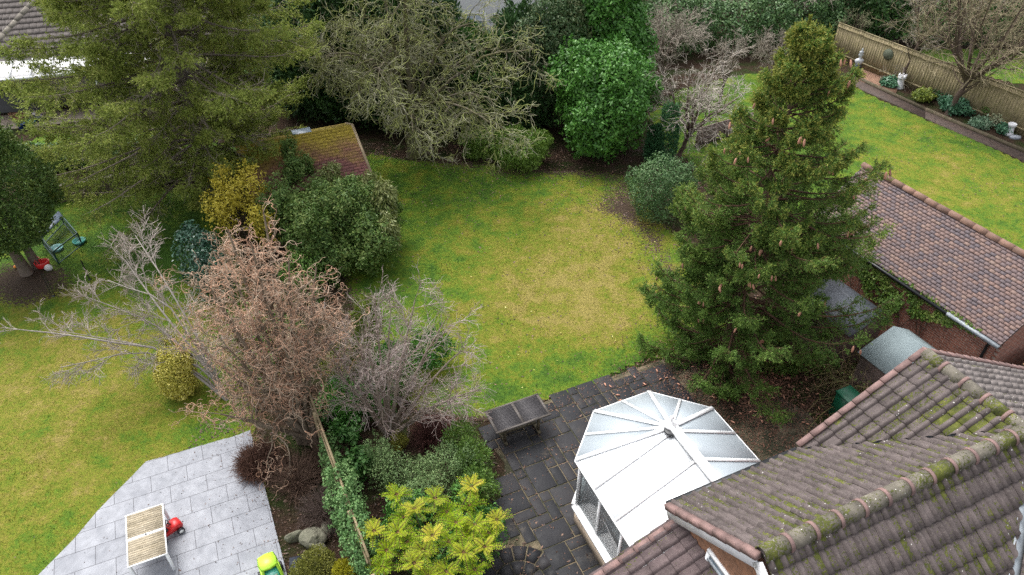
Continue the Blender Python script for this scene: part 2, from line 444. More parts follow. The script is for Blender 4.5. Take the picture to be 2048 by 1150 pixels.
# fallen leaves and bark bits as ground litter
def litter(name, pts_fn, n, seed, size, mat, lab, z=0.012):
    r = rng(seed); x, y = pts_fn(r, n); n = len(x)
    a = r.uniform(0, 6.28, n); L = r.uniform(.5, 1.2, n) * size; w = L * r.uniform(.35, .6, n)
    d = np.stack([np.cos(a), np.sin(a), r.normal(size=n) * .35], 1); q = np.stack([-np.sin(a), np.cos(a), r.normal(size=n) * .35], 1)
    c = np.stack([x, y, np.full(n, z) + r.uniform(0, .02, n)], 1)
    V = np.stack([c - d * L[:, None], c + q * w[:, None], c + d * L[:, None], c - q * w[:, None]], 1).reshape(-1, 3)
    V[:, 2] = np.maximum(V[:, 2], z)
    return fmesh(name, V, np.arange(len(V)).reshape(-1, 4), mat, kind='stuff', label=lab, category='leaf litter')
def around_soil(r, n):
    x = r.uniform(-9, 9, n * 3); y = r.uniform(8.5, 31, n * 3)
    im = inpoly(x, y, MAIN); _, s = fields('main', x, y)
    w = np.where(im, np.clip(s * 1.5 - .12, 0.055, 1), np.where(y > 26.5, .8, .35)) * (vn(x, y, .6, 21) ** 1.2)
    k = r.uniform(size=len(x)) < w
    return x[k][:n], y[k][:n]
MLIT = leafmat('fallen leaves', (0.018, 0.011, 0.009), (0.05, 0.03, 0.022), (0.15, 0.085, 0.055), rough=.6, transl=0)
litter('fallen_leaves', around_soil, 30000, 4, .045, MLIT, 'dark brown fallen leaves littering lawn edge and soil', z=.02)
def on_lawn(r, n):
    x = r.uniform(-5, 8, n * 5); y = r.uniform(14, 29, n * 5); k = inpoly(x, y, MAIN); return x[k][:n], y[k][:n]
def left_bits(r, n):
    x = r.uniform(-12, -4, n * 6); y = r.uniform(8, 20, n * 6); d = pdist(x, y, Pg([(503, 863), (566, 1116), (600, 1250)]), False); d2 = np.abs(pdist(x, y, PG)); k = (r.uniform(size=len(x)) < np.exp(-d / .5) * .8 + .12 * np.exp(-d2 / .25) + .02) & (x < -4.5); return x[k][:n], y[k][:n]
litter('fallen_leaves', left_bits, 1500, 14, .022, MLIT, 'dark leaf bits on pale paving and left lawn edge', z=.05)
def right_bits(r, n):
    x = r.uniform(6, 26, n * 6); y = r.uniform(20, 40, n * 6); k = inpoly(x, y, RIGHT) & (vn(x, y, 1.2, 31) > .45); return x[k][:n], y[k][:n]
litter('fallen_leaves', right_bits, 2200, 15, .035, MLIT, 'dark worm casts and leaves speckling the right lawn', z=.03)
MYL = leafmat('pale leaves', (0.35, 0.33, 0.08), (0.5, 0.47, 0.14), (0.65, 0.6, 0.3), rough=.6, transl=0)
litter('pale_fallen_leaves', on_lawn, 70, 5, .035, MYL, 'few pale yellow leaves dotted over the middle lawn', z=.05)

# light grey patio on the left
def slab_mat():
    m, nt, N, L, B = nodes('grey porcelain paving')
    tc = N.new('ShaderNodeTexCoord')
    b = N.new('ShaderNodeTexBrick'); L.new(tc.outputs['Object'], b.inputs['Vector'])
    b.inputs['Scale'].default_value = 1; b.inputs['Brick Width'].default_value = 0.894; b.inputs['Row Height'].default_value = 0.545
    b.inputs['Mortar Size'].default_value = 0.007; b.inputs['Mortar Smooth'].default_value = 0.1; b.offset = 0.5
    b.inputs['Color1'].default_value = (0.25, 0.26, 0.285, 1); b.inputs['Color2'].default_value = (0.285, 0.295, 0.32, 1)
    b.inputs['Mortar'].default_value = (0.07, 0.07, 0.08, 1)
    n = noise(nt, 2.2, 6, 0.7, vec=tc.outputs['Object']); n2 = noise(nt, 9, 5, 0.7, vec=tc.outputs['Object'])
    c = mixc(nt, 1.0, b.outputs[0], ramp(nt, n, [(0.3, (0.72, 0.73, 0.75)), (0.5, (0.95, 0.95, 0.96)), (0.7, (1.12, 1.12, 1.12))]), 'MULTIPLY')
    c = mixc(nt, 1.0, c, ramp(nt, n2, [(0.3, (0.86, 0.86, 0.86)), (0.65, (1.05, 1.05, 1.05))]), 'MULTIPLY')
    L.new(c, B.inputs['Base Color']); B.inputs['Roughness'].default_value = 0.62
    B.inputs['Specular IOR Level'].default_value = 0.35
    bump(nt, B, mth(nt, 'SUBTRACT', n2, mth(nt, 'MULTIPLY', b.outputs['Fac'], 3)), .12, .01)
    return m
og = G(373, 932.5)
pc = MB(); c2, s2 = math.cos(-ANG), math.sin(-ANG)
Q = [((x - og[0]) * c2 - (y - og[1]) * s2, (x - og[0]) * s2 + (y - og[1]) * c2) for x, y in PG]
rr_ = random.Random(3); Q2 = []
for i in range(len(Q)):                         # slightly chipped cut edge
    a, b = Q[i], Q[(i + 1) % len(Q)]; n_ = 9 if i < 9 else 1
    for k in range(n_):
        t = k / n_; j = rr_.uniform(-.012, .012) if (k and i < 9) else 0
        Q2.append((a[0] + (b[0] - a[0]) * t + j, a[1] + (b[1] - a[1]) * t + j))
bm = bmesh.new(); vs = [bm.verts.new((x, y, 0.045)) for x, y in Q2]; f = bm.faces.new(vs)
bmesh.ops.recalc_face_normals(bm, faces=[f])
if f.normal.z < 0: f.normal_flip()
e_ = bmesh.ops.extrude_face_region(bm, geom=[f])
for v in [g for g in e_['geom'] if isinstance(g, bmesh.types.BMVert)]: v.co.z = -0.02
bmesh.ops.recalc_face_normals(bm, faces=bm.faces)
me = bpy.data.meshes.new('grey_patio'); bm.to_mesh(me); bm.free()
po = link('patio', me, slab_mat(), kind='structure'); po.location = (og[0], og[1], 0); po.rotation_euler = (0, 0, ANG)

# dark imprinted stone patio round the conservatory: real slabs over a sandy joint bed
DARK = Pg([(960, 862), (1010, 842), (1100, 800), (1170, 772), (1300, 728), (1390, 700)]) + [(6.2, 16.6), (8.6, 14.2), (9.5, 11.0), (9.5, 2.0), (-0.9, 2.0), (-1.0, 9.0), (-.75, 10.0), (-0.2, 11.4), (-.2, 12.4)]
MJ = plain('patio joints', (0.24, 0.185, 0.12), (0.034, 0.034, 0.015), 1.6, .9, .5, 30, lo=.45, hi=.72)
jb = MB().prism(DARK, -0.05, 0.018); jb.build('patio', MJ, kind='structure')
def dark_mat():
    m, nt, N, L, B = nodes('dark riven slabs')
    g = N.new('ShaderNodeNewGeometry')
    n = noise(nt, 3.5, 6, 0.7); n2 = noise(nt, 25, 5, 0.7); n3 = noise(nt, 0.9, 4, 0.6)
    c = ramp(nt, g.outputs['Random Per Island'], [(0, (0.011, 0.012, 0.015)), (.5, (0.017, 0.0175, 0.021)), (1, (0.027, 0.026, 0.029))])
    c = mixc(nt, 1.0, c, ramp(nt, n, [(0.3, (0.7, 0.7, 0.7)), (0.7, (1.45, 1.4, 1.35))]), 'MULTIPLY')
    c = mixc(nt, ramp(nt, mth(nt, 'ADD', mth(nt, 'MULTIPLY', n3, .75), mth(nt, 'MULTIPLY', n2, .35)), [(0.62, (0, 0, 0)), (0.74, (.75, .75, .75))]), c, (0.115, 0.088, 0.06))
    c = mixc(nt, ramp(nt, n2, [(0.62, (0, 0, 0)), (0.72, (.6, .6, .6))]), c, (0.06, 0.055, 0.042))
    L.new(c, B.inputs['Base Color']); L.new(ramp(nt, n, [(.3, (.5, .5, .5)), (.7, (.8, .8, .8))]), B.inputs['Roughness']); B.inputs['Specular IOR Level'].default_value = .28
    w = N.new('ShaderNodeTexWave'); w.inputs['Scale'].default_value = 3.0; w.inputs['Distortion'].default_value = 9; w.inputs['Detail'].default_value = 3
    tc = N.new('ShaderNodeTexCoord'); L.new(tc.outputs['Object'], w.inputs['Vector'])
    bump(nt, B, mth(nt, 'ADD', mth(nt, 'MULTIPLY', w.outputs['Fac'], .25), n2), .35, .01); return m
MD = dark_mat()
CC = G(1040, 1172)[:2]; CR = 1.05
def slabs():
    r = random.Random(11); mb = MB(); m = 0.30; nx, ny = 64, 72
    o = np.array([-1.2, 1.0]) - E2 * 1.5
    occ = np.zeros((nx, ny), bool)
    sizes = [(2, 2), (3, 2), (2, 3), (2, 1), (1, 1), (2, 2), (3, 2), (1, 2)]
    for j in range(ny):
        for i in range(nx):
            if occ[i, j]: continue
            r.shuffle(sizes)
            for a, b in sizes + [(1, 1)]:
                if i + a <= nx and j + b <= ny and not occ[i:i + a, j:j + b].any():
                    occ[i:i + a, j:j + b] = True; break
            g = 0.015
            cs = [o + E2 * (i * m - 6 + dx) + N2 * (j * m - 6 + dy) for dx, dy in ((g, g), (a * m - g, g), (a * m - g, b * m - g), (g, b * m - g))]
            c = np.mean(cs, 0)
            if not inpoly(np.array([c[0]]), np.array([c[1]]), DARK)[0]: continue
            if np.linalg.norm(c - CC) < CR + .12: continue
            t = 0.034 + r.uniform(-.003, .003)
            cs = [p + np.array([r.uniform(-.006, .006), r.uniform(-.006, .006)]) for p in cs]
            inn = [p + (c - p) / np.linalg.norm(c - p) * 0.016 for p in cs]
            V = [(p[0], p[1], 0.019) for p in cs] + [(p[0], p[1], t - .006) for p in cs] + [(p[0], p[1], t) for p in inn]
            Qs = [(8, 9, 10, 11)]
            for k in range(4):
                k2 = (k + 1) % 4; Qs += [(k, k2, 4 + k2, 4 + k), (4 + k, 4 + k2, 8 + k2, 8 + k)]
            mb.add(V, Qs)
    for ring, (r0, r1, n) in enumerate(((.0, .26, 6), (.28, .62, 10), (.64, 1.02, 16))):
        for k in range(n):
            a0 = 2 * math.pi * k / n + .02 + ring * .1; a1 = 2 * math.pi * (k + 1) / n - .02 + ring * .1; am = (a0 + a1) / 2
            pt = lambda rr, a: (CC[0] + rr * math.cos(a), CC[1] + rr * math.sin(a), .033)
            P = [pt(r0 + .01, a0), pt(r1, a0), pt(r1, am), pt(r1, a1), pt(r0 + .01, a1)]
            mb.poly(P, .02)
    return mb
slabs().build('paving', MD, kind='structure')

# path and raised bed edge of the far right garden
MPATH = plain('dark brick path', (0.085, 0.055, 0.042), (0.03, 0.02, 0.016), 5, .75, .6, 25)
pa = [G(1695, 150)[:2], G(1850, 222)[:2], G(2048, 306)[:2], G(2300, 416)[:2]]
pb = [G(1690, 166)[:2], G(1850, 238)[:2], G(2048, 324)[:2], G(2300, 438)[:2]]
mbp = MB()
for i in range(3): mbp.prism([pb[i], pb[i + 1], pa[i + 1], pa[i]], -.02, .035)
fmesh('path', np.vstack(mbp.V), [np.concatenate([q for q in mbp.Q]), np.concatenate([t for t in mbp.T])], MPATH, kind='structure')
MEDG = plain('mossy brick edging', (0.13, 0.095, 0.065), (0.05, 0.05, 0.02), 6, .85, .6, 30)
ed = MB()
for i in range(3):
    ed.bar((*pa[i], .07), (*pa[i + 1], .07), .12, .2)
ed.build('bed_edging', MEDG, label='low mossy brick edging along the dark path of the right garden', category='edging')
# bare border at far end of the right garden
MBORD = plain('bark mulch', (0.33, 0.19, 0.12), (0.07, 0.035, 0.025), 18, .9, .8, 40)
MB().prism([G(1712, 160)[:2], G(1790, 192)[:2], G(1800, 165)[:2], G(1722, 137)[:2]], .0, .05).build('bark_mulch', MBORD, kind='stuff', label='reddish bark mulch around the white bust', category='mulch')

# ------------------------------------------------------------------ houses and roofs
def RP(u, v, p0, n):                            # photo ray meets a vertical or sloping plane
    x = u - 1024.0; y = 575.0 - v
    d = np.array([x, F_PX * CP + y * SP, -F_PX * SP + y * CP]); o = np.array([0, 0, CAM_H]); n = np.array(n, float)
    return o + d * (((np.array(p0) - o) @ n) / (d @ n))
def v3(p2, z): return np.array([p2[0], p2[1], z])
def tile_mat(name, base, moss=0.5, lich=0.6, dark=0.55):
    m, nt, N, L, B = nodes(name)
    g = N.new('ShaderNodeNewGeometry')
    n = noise(nt, 6, 5, 0.7); n2 = noise(nt, 1.3, 4, 0.6); n3 = noise(nt, 26, 4, 0.7)
    c = ramp(nt, n, [(0.25, tuple(x * dark for x in base)), (0.75, tuple(x * 1.2 for x in base))])
    h = N.new('ShaderNodeHueSaturation'); L.new(c, h.inputs['Color']); L.new(mth(nt, 'MULTIPLY_ADD', g.outputs['Random Per Island'], .35, .82), h.inputs['Value'])
    c = mixc(nt, ramp(nt, n3, [(0.5, (0, 0, 0)), (0.75, (.35, .35, .35))]), h.outputs[0], (0.22, 0.19, 0.17))
    vo = N.new('ShaderNodeTexVoronoi'); vo.inputs['Scale'].default_value = 13; tc = N.new('ShaderNodeTexCoord'); L.new(tc.outputs['Object'], vo.inputs['Vector'])
    spot = mth(nt, 'LESS_THAN', vo.outputs['Distance'], mth(nt, 'MULTIPLY', n3, 0.25))
    c = mixc(nt, mth(nt, 'MULTIPLY', spot, mth(nt, 'GREATER_THAN', n2, 1.06 - lich)), c, (0.50, 0.49, 0.45))
    pan = attr(nt, 'pan')
    f = mth(nt, 'GREATER_THAN', mth(nt, 'ADD', mth(nt, 'MULTIPLY', pan, .33), mth(nt, 'ADD', mth(nt, 'MULTIPLY', n2, .45), mth(nt, 'MULTIPLY', n3, .5))), 1.02 - moss * .32)
    mc = ramp(nt, n, [(0.3, (0.03, 0.035, 0.010)), (0.55, (0.085, 0.095, 0.018)), (0.75, (0.19, 0.19, 0.045))])
    c = mixc(nt, f, c, mc)
    L.new(c, B.inputs['Base Color']); B.inputs['Roughness'].default_value = .85; B.inputs['Specular IOR Level'].default_value = .25
    bump(nt, B, mth(nt, 'ADD', mth(nt, 'MULTIPLY', f, 1.2), n3), .6, .012)
    return m
def roof_tiles(name, O, e, s, wid, lng, mat, parent, clips=(), pitch=.21, course=.34, h=.05, th=.036, half=0.52, flat=False, **kw):
    """profiled tiles laid from the eave origin O: e along the eave, s up the slope"""
    O = np.array(O, float); e = np.array(e, float); s = np.array(s, float); nrm = np.cross(e, s)
    if nrm[2] < 0: nrm = -nrm
    nx = int(math.ceil(wid / pitch)); ny = int(math.ceil(lng / course))
    if flat:
        lx = np.array([0.015, .03, .97, .985]); lz = np.array([-.4, 0, 0, -.4]) * .012; pn = np.zeros(4)
    else:
        lx = np.array([0, .07, .16, .26, .36, .45, half, .62, .8, 1.0]); lz = h * np.where(lx < half, np.sin(np.pi * np.clip(lx / half, 0, 1)) ** .8, 0); pn = (lx >= half - .02) * 1.0 + (lx < .05)
    ly = np.array([-.0, .03, .5, 1.05]); dz = np.array([th * .35, th, th * .62, .1 * th])
    K, R_ = len(lx), len(ly)
    ti, tj = np.meshgrid(np.arange(nx), np.arange(ny)); ti = ti.ravel(); tj = tj.ravel()
    r = rng(7); jit = r.normal(size=len(ti)) * .003; js = r.normal(size=len(ti)) * .004
    off = (tj % 2) * .5 if flat else 0 * tj
    X = (ti + off)[:, None, None] * pitch + lx[None, None, :] * pitch + 0 * ly[None, :, None]
    S = tj[:, None, None] * course + ly[None, :, None] * course + js[:, None, None] + 0 * X
    Z = lz[None, None, :] + dz[None, :, None] + jit[:, None, None] + 0 * X
    V = O + X[..., None] * e + S[..., None] * s + Z[..., None] * nrm
    T = len(ti); idx = np.arange(T * R_ * K).reshape(T, R_, K)
    Q = np.stack([idx[:, :-1, :-1], idx[:, :-1, 1:], idx[:, 1:, 1:], idx[:, 1:, :-1]], -1).reshape(-1, 4)
    pa_ = np.broadcast_to(pn[None, None, :], X.shape).ravel()
    # front lip of every tile
    lip = V[:, 0].copy() - nrm * th * .9
    L0 = T * R_ * K; li = L0 + np.arange(T * K).reshape(T, K)
    Q = np.vstack([Q, np.stack([li[:, :-1], li[:, 1:], idx[:, 0, 1:], idx[:, 0, :-1]], -1).reshape(-1, 4)])
    VV = np.vstack([V.reshape(-1, 3), lip.reshape(-1, 3)]); pa_ = np.concatenate([pa_, np.zeros(T * K)])
    o = fmesh(name, VV, Q, mat, parent, attrs={'pan': pa_}, smoothf=False, **kw)
    if clips:
        bm = bmesh.new(); bm.from_mesh(o.data); Mi = pmat(parent).inverted() if parent else Matrix()
        for (p, n) in clips:                    # keep the side n points away from
            pl = Mi @ Vector(p); nn = (Mi.to_3x3() @ Vector(n))
            bmesh.ops.bisect_plane(bm, geom=bm.verts[:] + bm.edges[:] + bm.faces[:], plane_co=pl, plane_no=nn, clear_outer=True)
        bm.to_mesh(o.data); bm.free()
    return o
def ridge(name, A, B, rad, mat, parent, L=.45, band=None, bandmat=None, seg=10, rise=0.0):
    A = np.array(A, float); B = np.array(B, float); t = B - A; D = np.linalg.norm(t); t /= D; sd_ = norm(np.cross(t, (0, 0, 1.0))); up = np.cross(sd_, t)
    n = max(1, int(round(D / L))); L = D / n; mb = MB(); mbs = []; r = random.Random(5)
    for i in range(n):
        mb2 = MB(); mbs.append(mb2)
        a = A + t * L * i; b = A + t * (L * (i + 1) - .008); j = r.uniform(-.008, .008)
        for (m_, p, q, ra) in ((mb, a, b, rad),) + (((mb2, b - t * .025, b + t * .035, rad + .014),) if band else ()):
            V = []
            an = np.linspace(-.15, math.pi + .15, seg)
            for pp in (p, q):
                for r_ in (ra, ra - .02):
                    for x in an: V.append(pp + sd_ * math.cos(x) * r_ + up * (math.sin(x) * r_ + j + rise - rad * .35))
            Q = []
            for k in range(seg - 1):
                Q += [(k, k + 1, 2 * seg + k + 1, 2 * seg + k), (seg + k, 3 * seg + k, 3 * seg + k + 1, seg + k + 1),
                      (k, seg + k, seg + k + 1, k + 1), (2 * seg + k, 2 * seg + k + 1, 3 * seg + k + 1, 3 * seg + k)]
            m_.add(V, Q)
    o = mb.build(name, mat, parent, attrs=None)
    for q_ in (mbs if band else []): q_.build('mortar_band', bandmat, o, world=True)
    return o
def verge(name, A, B, mat, parent, L=.33, w=.13, h=.1, out=(0, 0, 0)):
    A = np.array(A, float); B = np.array(B, float); t = B - A; D = np.linalg.norm(t); t /= D; n = max(1, int(round(D / L))); mb = MB(); r = random.Random(2)
    for i in range(n):
        a = A + t * D * i / n; b = A + t * (D * (i + 1) / n - .006); j = .012
        mb.bar(a + (0, 0, j), b + (0, 0, -j * .5), w, h)
        up = np.cross(norm(np.cross(t, (0, 0, 1.0))), t)
    return mb.build(name, mat, parent)
MT = tile_mat('brown pantiles', (0.108, 0.088, 0.084), .60, .5)
MTD = tile_mat('pale worn pantiles', (0.19, 0.165, 0.155), .45, .5)
MRIDGE = tile_mat('mossy ridge', (0.15, 0.135, 0.108), 1.62, .62, .45)
MPINK = plain('pink mortar and verge clay', (0.235, 0.145, 0.13), (0.12, 0.078, 0.072), 6, .85, .3, 30, island=.3)
MWHITE = plain('white upvc', (0.86, 0.87, 0.88), (0.78, 0.79, 0.80), 3, .35)
MWHITEM = plain('white painted board', (0.82, 0.82, 0.84), (0.66, 0.66, 0.68), 5, .5, .1, 20)
MLEAD = plain('lead flashing', (0.36, 0.40, 0.43), (0.20, 0.22, 0.24), 7, .5, .3, 14)
MBLACK = plain('black gutter', (0.02, 0.022, 0.024), (0.012, 0.012, 0.013), 6, .4)
def brick_mat(name, c1, c2, mort, sw=.22, sh=.075, rough=.9, axis=None, off=.5, msz=.008):
    m, nt, N, L, B = nodes(name)
    tc = N.new('ShaderNodeTexCoord'); mp = N.new('ShaderNodeMapping'); L.new(tc.outputs['Object'], mp.inputs[0])
    # objects keep their long side on local x; bricks run x / z
    mp.inputs['Rotation'].default_value = (math.pi / 2, 0, axis or 0)
    b = N.new('ShaderNodeTexBrick'); L.new(mp.outputs[0], b.inputs[0]); b.inputs['Scale'].default_value = 1
    b.inputs['Brick Width'].default_value = sw; b.inputs['Row Height'].default_value = sh; b.inputs['Mortar Size'].default_value = msz; b.offset = off
    b.inputs['Color1'].default_value = (*c1, 1); b.inputs['Color2'].default_value = (*c2, 1); b.inputs['Mortar'].default_value = (*mort, 1)
    n = noise(nt, 7, 5, .7)
    c = mixc(nt, 1, b.outputs[0], ramp(nt, n, [(0.3, (.6, .6, .6)), (.7, (1.2, 1.2, 1.2))]), 'MULTIPLY')
    L.new(c, B.inputs['Base Color']); B.inputs['Roughness'].default_value = rough
    bump(nt, B, mth(nt, 'MULTIPLY', b.outputs['Fac'], -1), .5, .01); return m
def wallbox(name, a, b, z0, z1, th, mat, parent=None, gable=None, **k):
    """wall from plan point a to b, local x along the wall so brick courses lie right; gable adds a peak height at the middle"""
    a = np.array(a[:2]); b = np.array(b[:2]); D = np.linalg.norm(b - a); an = math.atan2(b[1] - a[1], b[0] - a[0])
    prof = [(0, z0), (D, z0), (D, z1)] + ([(gable[0] * D, gable[1])] if gable else []) + [(0, z1)]
    n = len(prof); V = [(x, -th / 2, z) for x, z in prof] + [(x, th / 2, z) for x, z in prof]
    me = bpy.data.meshes.new(name)
    me.from_pydata(V, [], [tuple(range(n)), tuple(range(2 * n - 1, n - 1, -1))] + [((i + 1) % n, i, n + i, n + (i + 1) % n) for i in range(n)])
    o = link(name, me, mat, parent, **k)
    M = Matrix.Translation((a[0], a[1], 0)) @ Matrix.Rotation(an, 4, 'Z')
    if parent: M = pmat(parent).inverted() @ M
    o.matrix_local = M
    return o
MBRICK = brick_mat('red brick', (0.34, 0.125, 0.08), (0.24, 0.088, 0.06), (0.40, 0.31, 0.26))
MHUNG = brick_mat('hung clay tiles', (0.30, 0.145, 0.08), (0.24, 0.125, 0.075), (0.14, 0.08, 0.055), .17, .11, .85, msz=.0035)

P1 = np.array([3.51, 5.61]); ZR, ZE, WA, WC, LR, WK = 6.74, 5.37, 1.93, 2.58, 5.4, 1.98
Jp = P1 + E2 * LR; Kp = Jp + N2 * WK; Qp = P1 + N2 * WA; Vp = Jp + N2 * WA - E2 * WC
house = empty('house', (*(P1 + E2 * 3), 0), ANG, label='nearest house at lower right with mossy brown tiled gable roofs', category='house')
E3 = v3(E2, 0); N3 = v3(N2, 0)
sA = norm(v3(-N2 * WA, ZR - ZE))
nv = norm(np.cross(v3(Jp - Vp, ZR - ZE), (0, 0, 1.0)))      # vertical plane through the valley
if nv @ E3 < 0: nv = -nv
ra = roof_tiles('roof_slope', v3(Qp, ZE), E3, sA, LR + .2, math.hypot(WA, ZR - ZE), MT, house,
           clips=[(tuple(v3(P1, ZR)), tuple(-N3)), (tuple(v3(Vp, ZE)), tuple(nv))], label='roof slope facing the lawn', course=.345)
sB = norm(v3(N2 * WA, ZR - ZE)); WB = 3.6; OB = P1 - N2 * WB
ZB = ZR - (ZR - ZE) / WA * WB
nBp = norm(np.cross(E3, sB)); VA = RP(2047, 975, v3(P1, ZR), nBp); VB = RP(2022, 1150, v3(P1, ZR), nBp)
nB = norm(np.cross(VB - VA, nBp))
if nB @ E3 < 0: nB = -nB
roof_tiles('roof_slope', v3(OB, ZB), E3, sB, LR + 1.2, WB / WA * math.hypot(WA, ZR - ZE), MT, house, clips=[(tuple(v3(P1, ZR)), tuple(N3)), (tuple(VA), tuple(nB))], label='near roof slope of long rolls', course=.345)
sC = norm(v3(E2 * WC, ZR - ZE))
oc = v3(Kp - E2 * WC, ZE)
roof_tiles('roof_slope', oc - N3 * 2.3, N3, sC, 2.3, math.hypot(WC, ZR - ZE), MT, house,
           clips=[(tuple(v3(Jp, ZR)), tuple(E3)), (tuple(v3(Vp, ZE)), tuple(-nv))], label='small triangular roof slope above the valley', course=.33)
WD = 4.2
sD = norm(v3(-E2 * WC, ZR - ZE))
roof_tiles('roof_slope', v3(Kp + E2 * WD, ZR - (ZR - ZE) / WC * WD) - N3 * 3.3, N3, sD, 3.3, WD / WC * math.hypot(WC, ZR - ZE), MTD, house,
           clips=[(tuple(v3(Jp, ZR)), tuple(-E3))], label='pale weathered far roof slope', course=.33)
# under-boarding keeps light out and carries the tiles
mbd = MB(); dn = np.array([0, 0, -.03])
mbd.poly([v3(Qp, ZE) + dn + E3 * .03, v3(Vp, ZE) + dn, v3(Jp, ZR) + dn, v3(P1, ZR) + dn + E3 * .03], .06)
mbd.poly([v3(P1, ZR) + dn + E3 * .03, v3(Jp, ZR) + dn, v3(Jp - N2 * WB, ZB) + dn, v3(OB, ZB) + dn + E3 * .03], .06)
mbd.poly([v3(Vp, ZE) + dn, v3(Kp - E2 * 0, ZR) + dn, v3(Jp, ZR) + dn], .06)
mbd.build('roof_deck', plain('roof boards', (0.05, 0.04, 0.035)), house)
ridge('ridge_tiles', v3(P1 - E2 * .02, ZR + .03), v3(Jp + E2 * .1, ZR + .03), .135, MRIDGE, house, .45, True, MPINK)
ridge('ridge_tiles', v3(Kp + N2 * .03, ZR + .03), v3(Jp - N2 * .1, ZR + .03), .125, MRIDGE, house, .45, True, MPINK)
verge('verge_tiles', v3(Qp - E2 * .07, ZE + .0), v3(P1 - E2 * .07, ZR + .0), MPINK, house, .33, .12, .10)
verge('verge_tiles', v3(Vp + N2 * .07, ZE + .05), v3(Kp + N2 * .07, ZR + .04), MPINK, house, .33, .11, .05)
verge('verge_tiles', v3(Kp + N2 * .07, ZR + .04), v3(Kp + N2 * .07 + E2 * WD, ZR + .04 - (ZR - ZE) / WC * WD), MPINK, house, .33, .11, .05)
mb = MB()
mb.bar(v3(Qp - E2 * .045, ZE - .17), v3(P1 - E2 * .045, ZR - .17), .03, .24)
mb.bar(v3(P1 - E2 * .045, ZR - .17), v3(P1 - E2 * .045 - N2 * WB, ZB - .17), .03, .24)
mb.build('bargeboard', MWHITEM, house)
mb = MB()
a, b = v3(Vp, ZE - .02), v3(Jp, ZR - .02); sd_ = norm(np.cross(b - a, (0, 0, 1)))
mb.poly([a - sd_ * .1 + (0, 0, .03), a + sd_ * .03, b + sd_ * .03, b - sd_ * .1 + (0, 0, .03)], .012)
mb.build('valley_flashing', MLEAD, house)
vd = norm(VB - VA); va_, vb_ = VA - vd * 1.2, VA + vd * 4.0; vu = nBp if nBp[2] > 0 else -nBp
mb = MB(); mb.poly([va_ - nB * .05 + vu * .02, va_ + nB * .18 - vu * .01, vb_ + nB * .18 - vu * .01, vb_ - nB * .05 + vu * .02], .02, vu); mb.build('valley_flashing', MLEAD, house)
sr = norm(nB * 1.0 + (0, 0, .75)); roof_tiles('roof_slope', va_ + nB * .16, norm(vb_ - va_), sr, 5.2, 1.6, MT, house, label='roof slope beyond the lead valley')
# gable wall of hung tiles, white window in it
gw = P1 + E2 * .12
a2 = gw + N2 * (WA - .22); b2 = gw - N2 * (WB - .2)
D_ = np.linalg.norm(a2 - b2)
wallbox('tile_hung_wall', a2, b2, 2.9, ZE + .0, .1, MHUNG, house, gable=((WA - .22) / D_, ZR - .16))
wp = RP(1433, 1122, v3(gw - E2 * .06, 0), E3)
wn_ = (wp[:2] - gw) @ N2
mb = MB(); wc = gw - E2 * .07 + N2 * (wn_ - .28)
zt = wp[2]
for dn_, z0, sw, szz in ((-.45, zt - 1.1, .07, 1.1), (.45, zt - 1.1, .07, 1.1), (0, zt - 1.1, .05, 1.1)):
    mb.box((*(wc + N2 * dn_), z0), .06, sw, szz, ANG)
mb.box((*wc, zt), .06, .97, .07, ANG); mb.box((*wc, zt - 1.17), .1, 1.05, .07, ANG)
wf = mb.build('window', MWHITE, house)
def glass_mat(name, tint=(0.5, 0.55, 0.58), rough=.05, amt=.5):
    m, nt, N, L, B = nodes(name)
    B.inputs['Base Color'].default_value = (0.16, 0.17, 0.18, 1); B.inputs['Roughness'].default_value = rough; B.inputs['Specular IOR Level'].default_value = .8
    t = N.new('ShaderNodeBsdfTransparent'); t.inputs[0].default_value = (.85, .9, .9, 1)
    mx = N.new('ShaderNodeMixShader'); mx.inputs[0].default_value = amt
    L.new(t.outputs[0], mx.inputs[1]); L.new(B.outputs[0], mx.inputs[2]); L.new(mx.outputs[0], N['Material Output'].inputs[0]); return m
MGLASS = glass_mat('window glass')
mb = MB(); mb.box((*(wc - E2 * .0), zt - 1.1), .02, .86, 1.1, ANG); mb.build('pane', plain('dark panes', (0.12, 0.16, 0.2), (0.08, 0.1, 0.12), rough=.08), wf)
# body
mb = MB()
bo = [gw + E2 * .06 + N2 * (WA - .3), Vp + E2 * .1 - N2 * .3, Vp + E2 * .2 - N2 * .3, Kp + E2 * (WD - .4) - N2 * .3, Jp - N2 * 3 + E2 * (WD - .4), gw + E2 * .06 - N2 * 3.2]
mb.prism([bo[0], bo[3], bo[4], bo[5]], 0, 4.15); mb.build('wall', MBRICK, house)
mb = MB(); mb.bar(v3(Qp - E2 * .02 + N2 * .05, ZE - .06), v3(Vp + N2 * .05, ZE - .06), .11, .08); mb.build('gutter', MBLACK, house)
mb = MB(); mb.poly([v3(Qp, ZE - .1), v3(Vp + E2 * 5, ZE - .1), v3(Vp + E2 * 5 - N2 * .35, ZE - .1), v3(Qp - N2 * .35, ZE - .1)], .02); mb.build('soffit', MWHITEM, house)
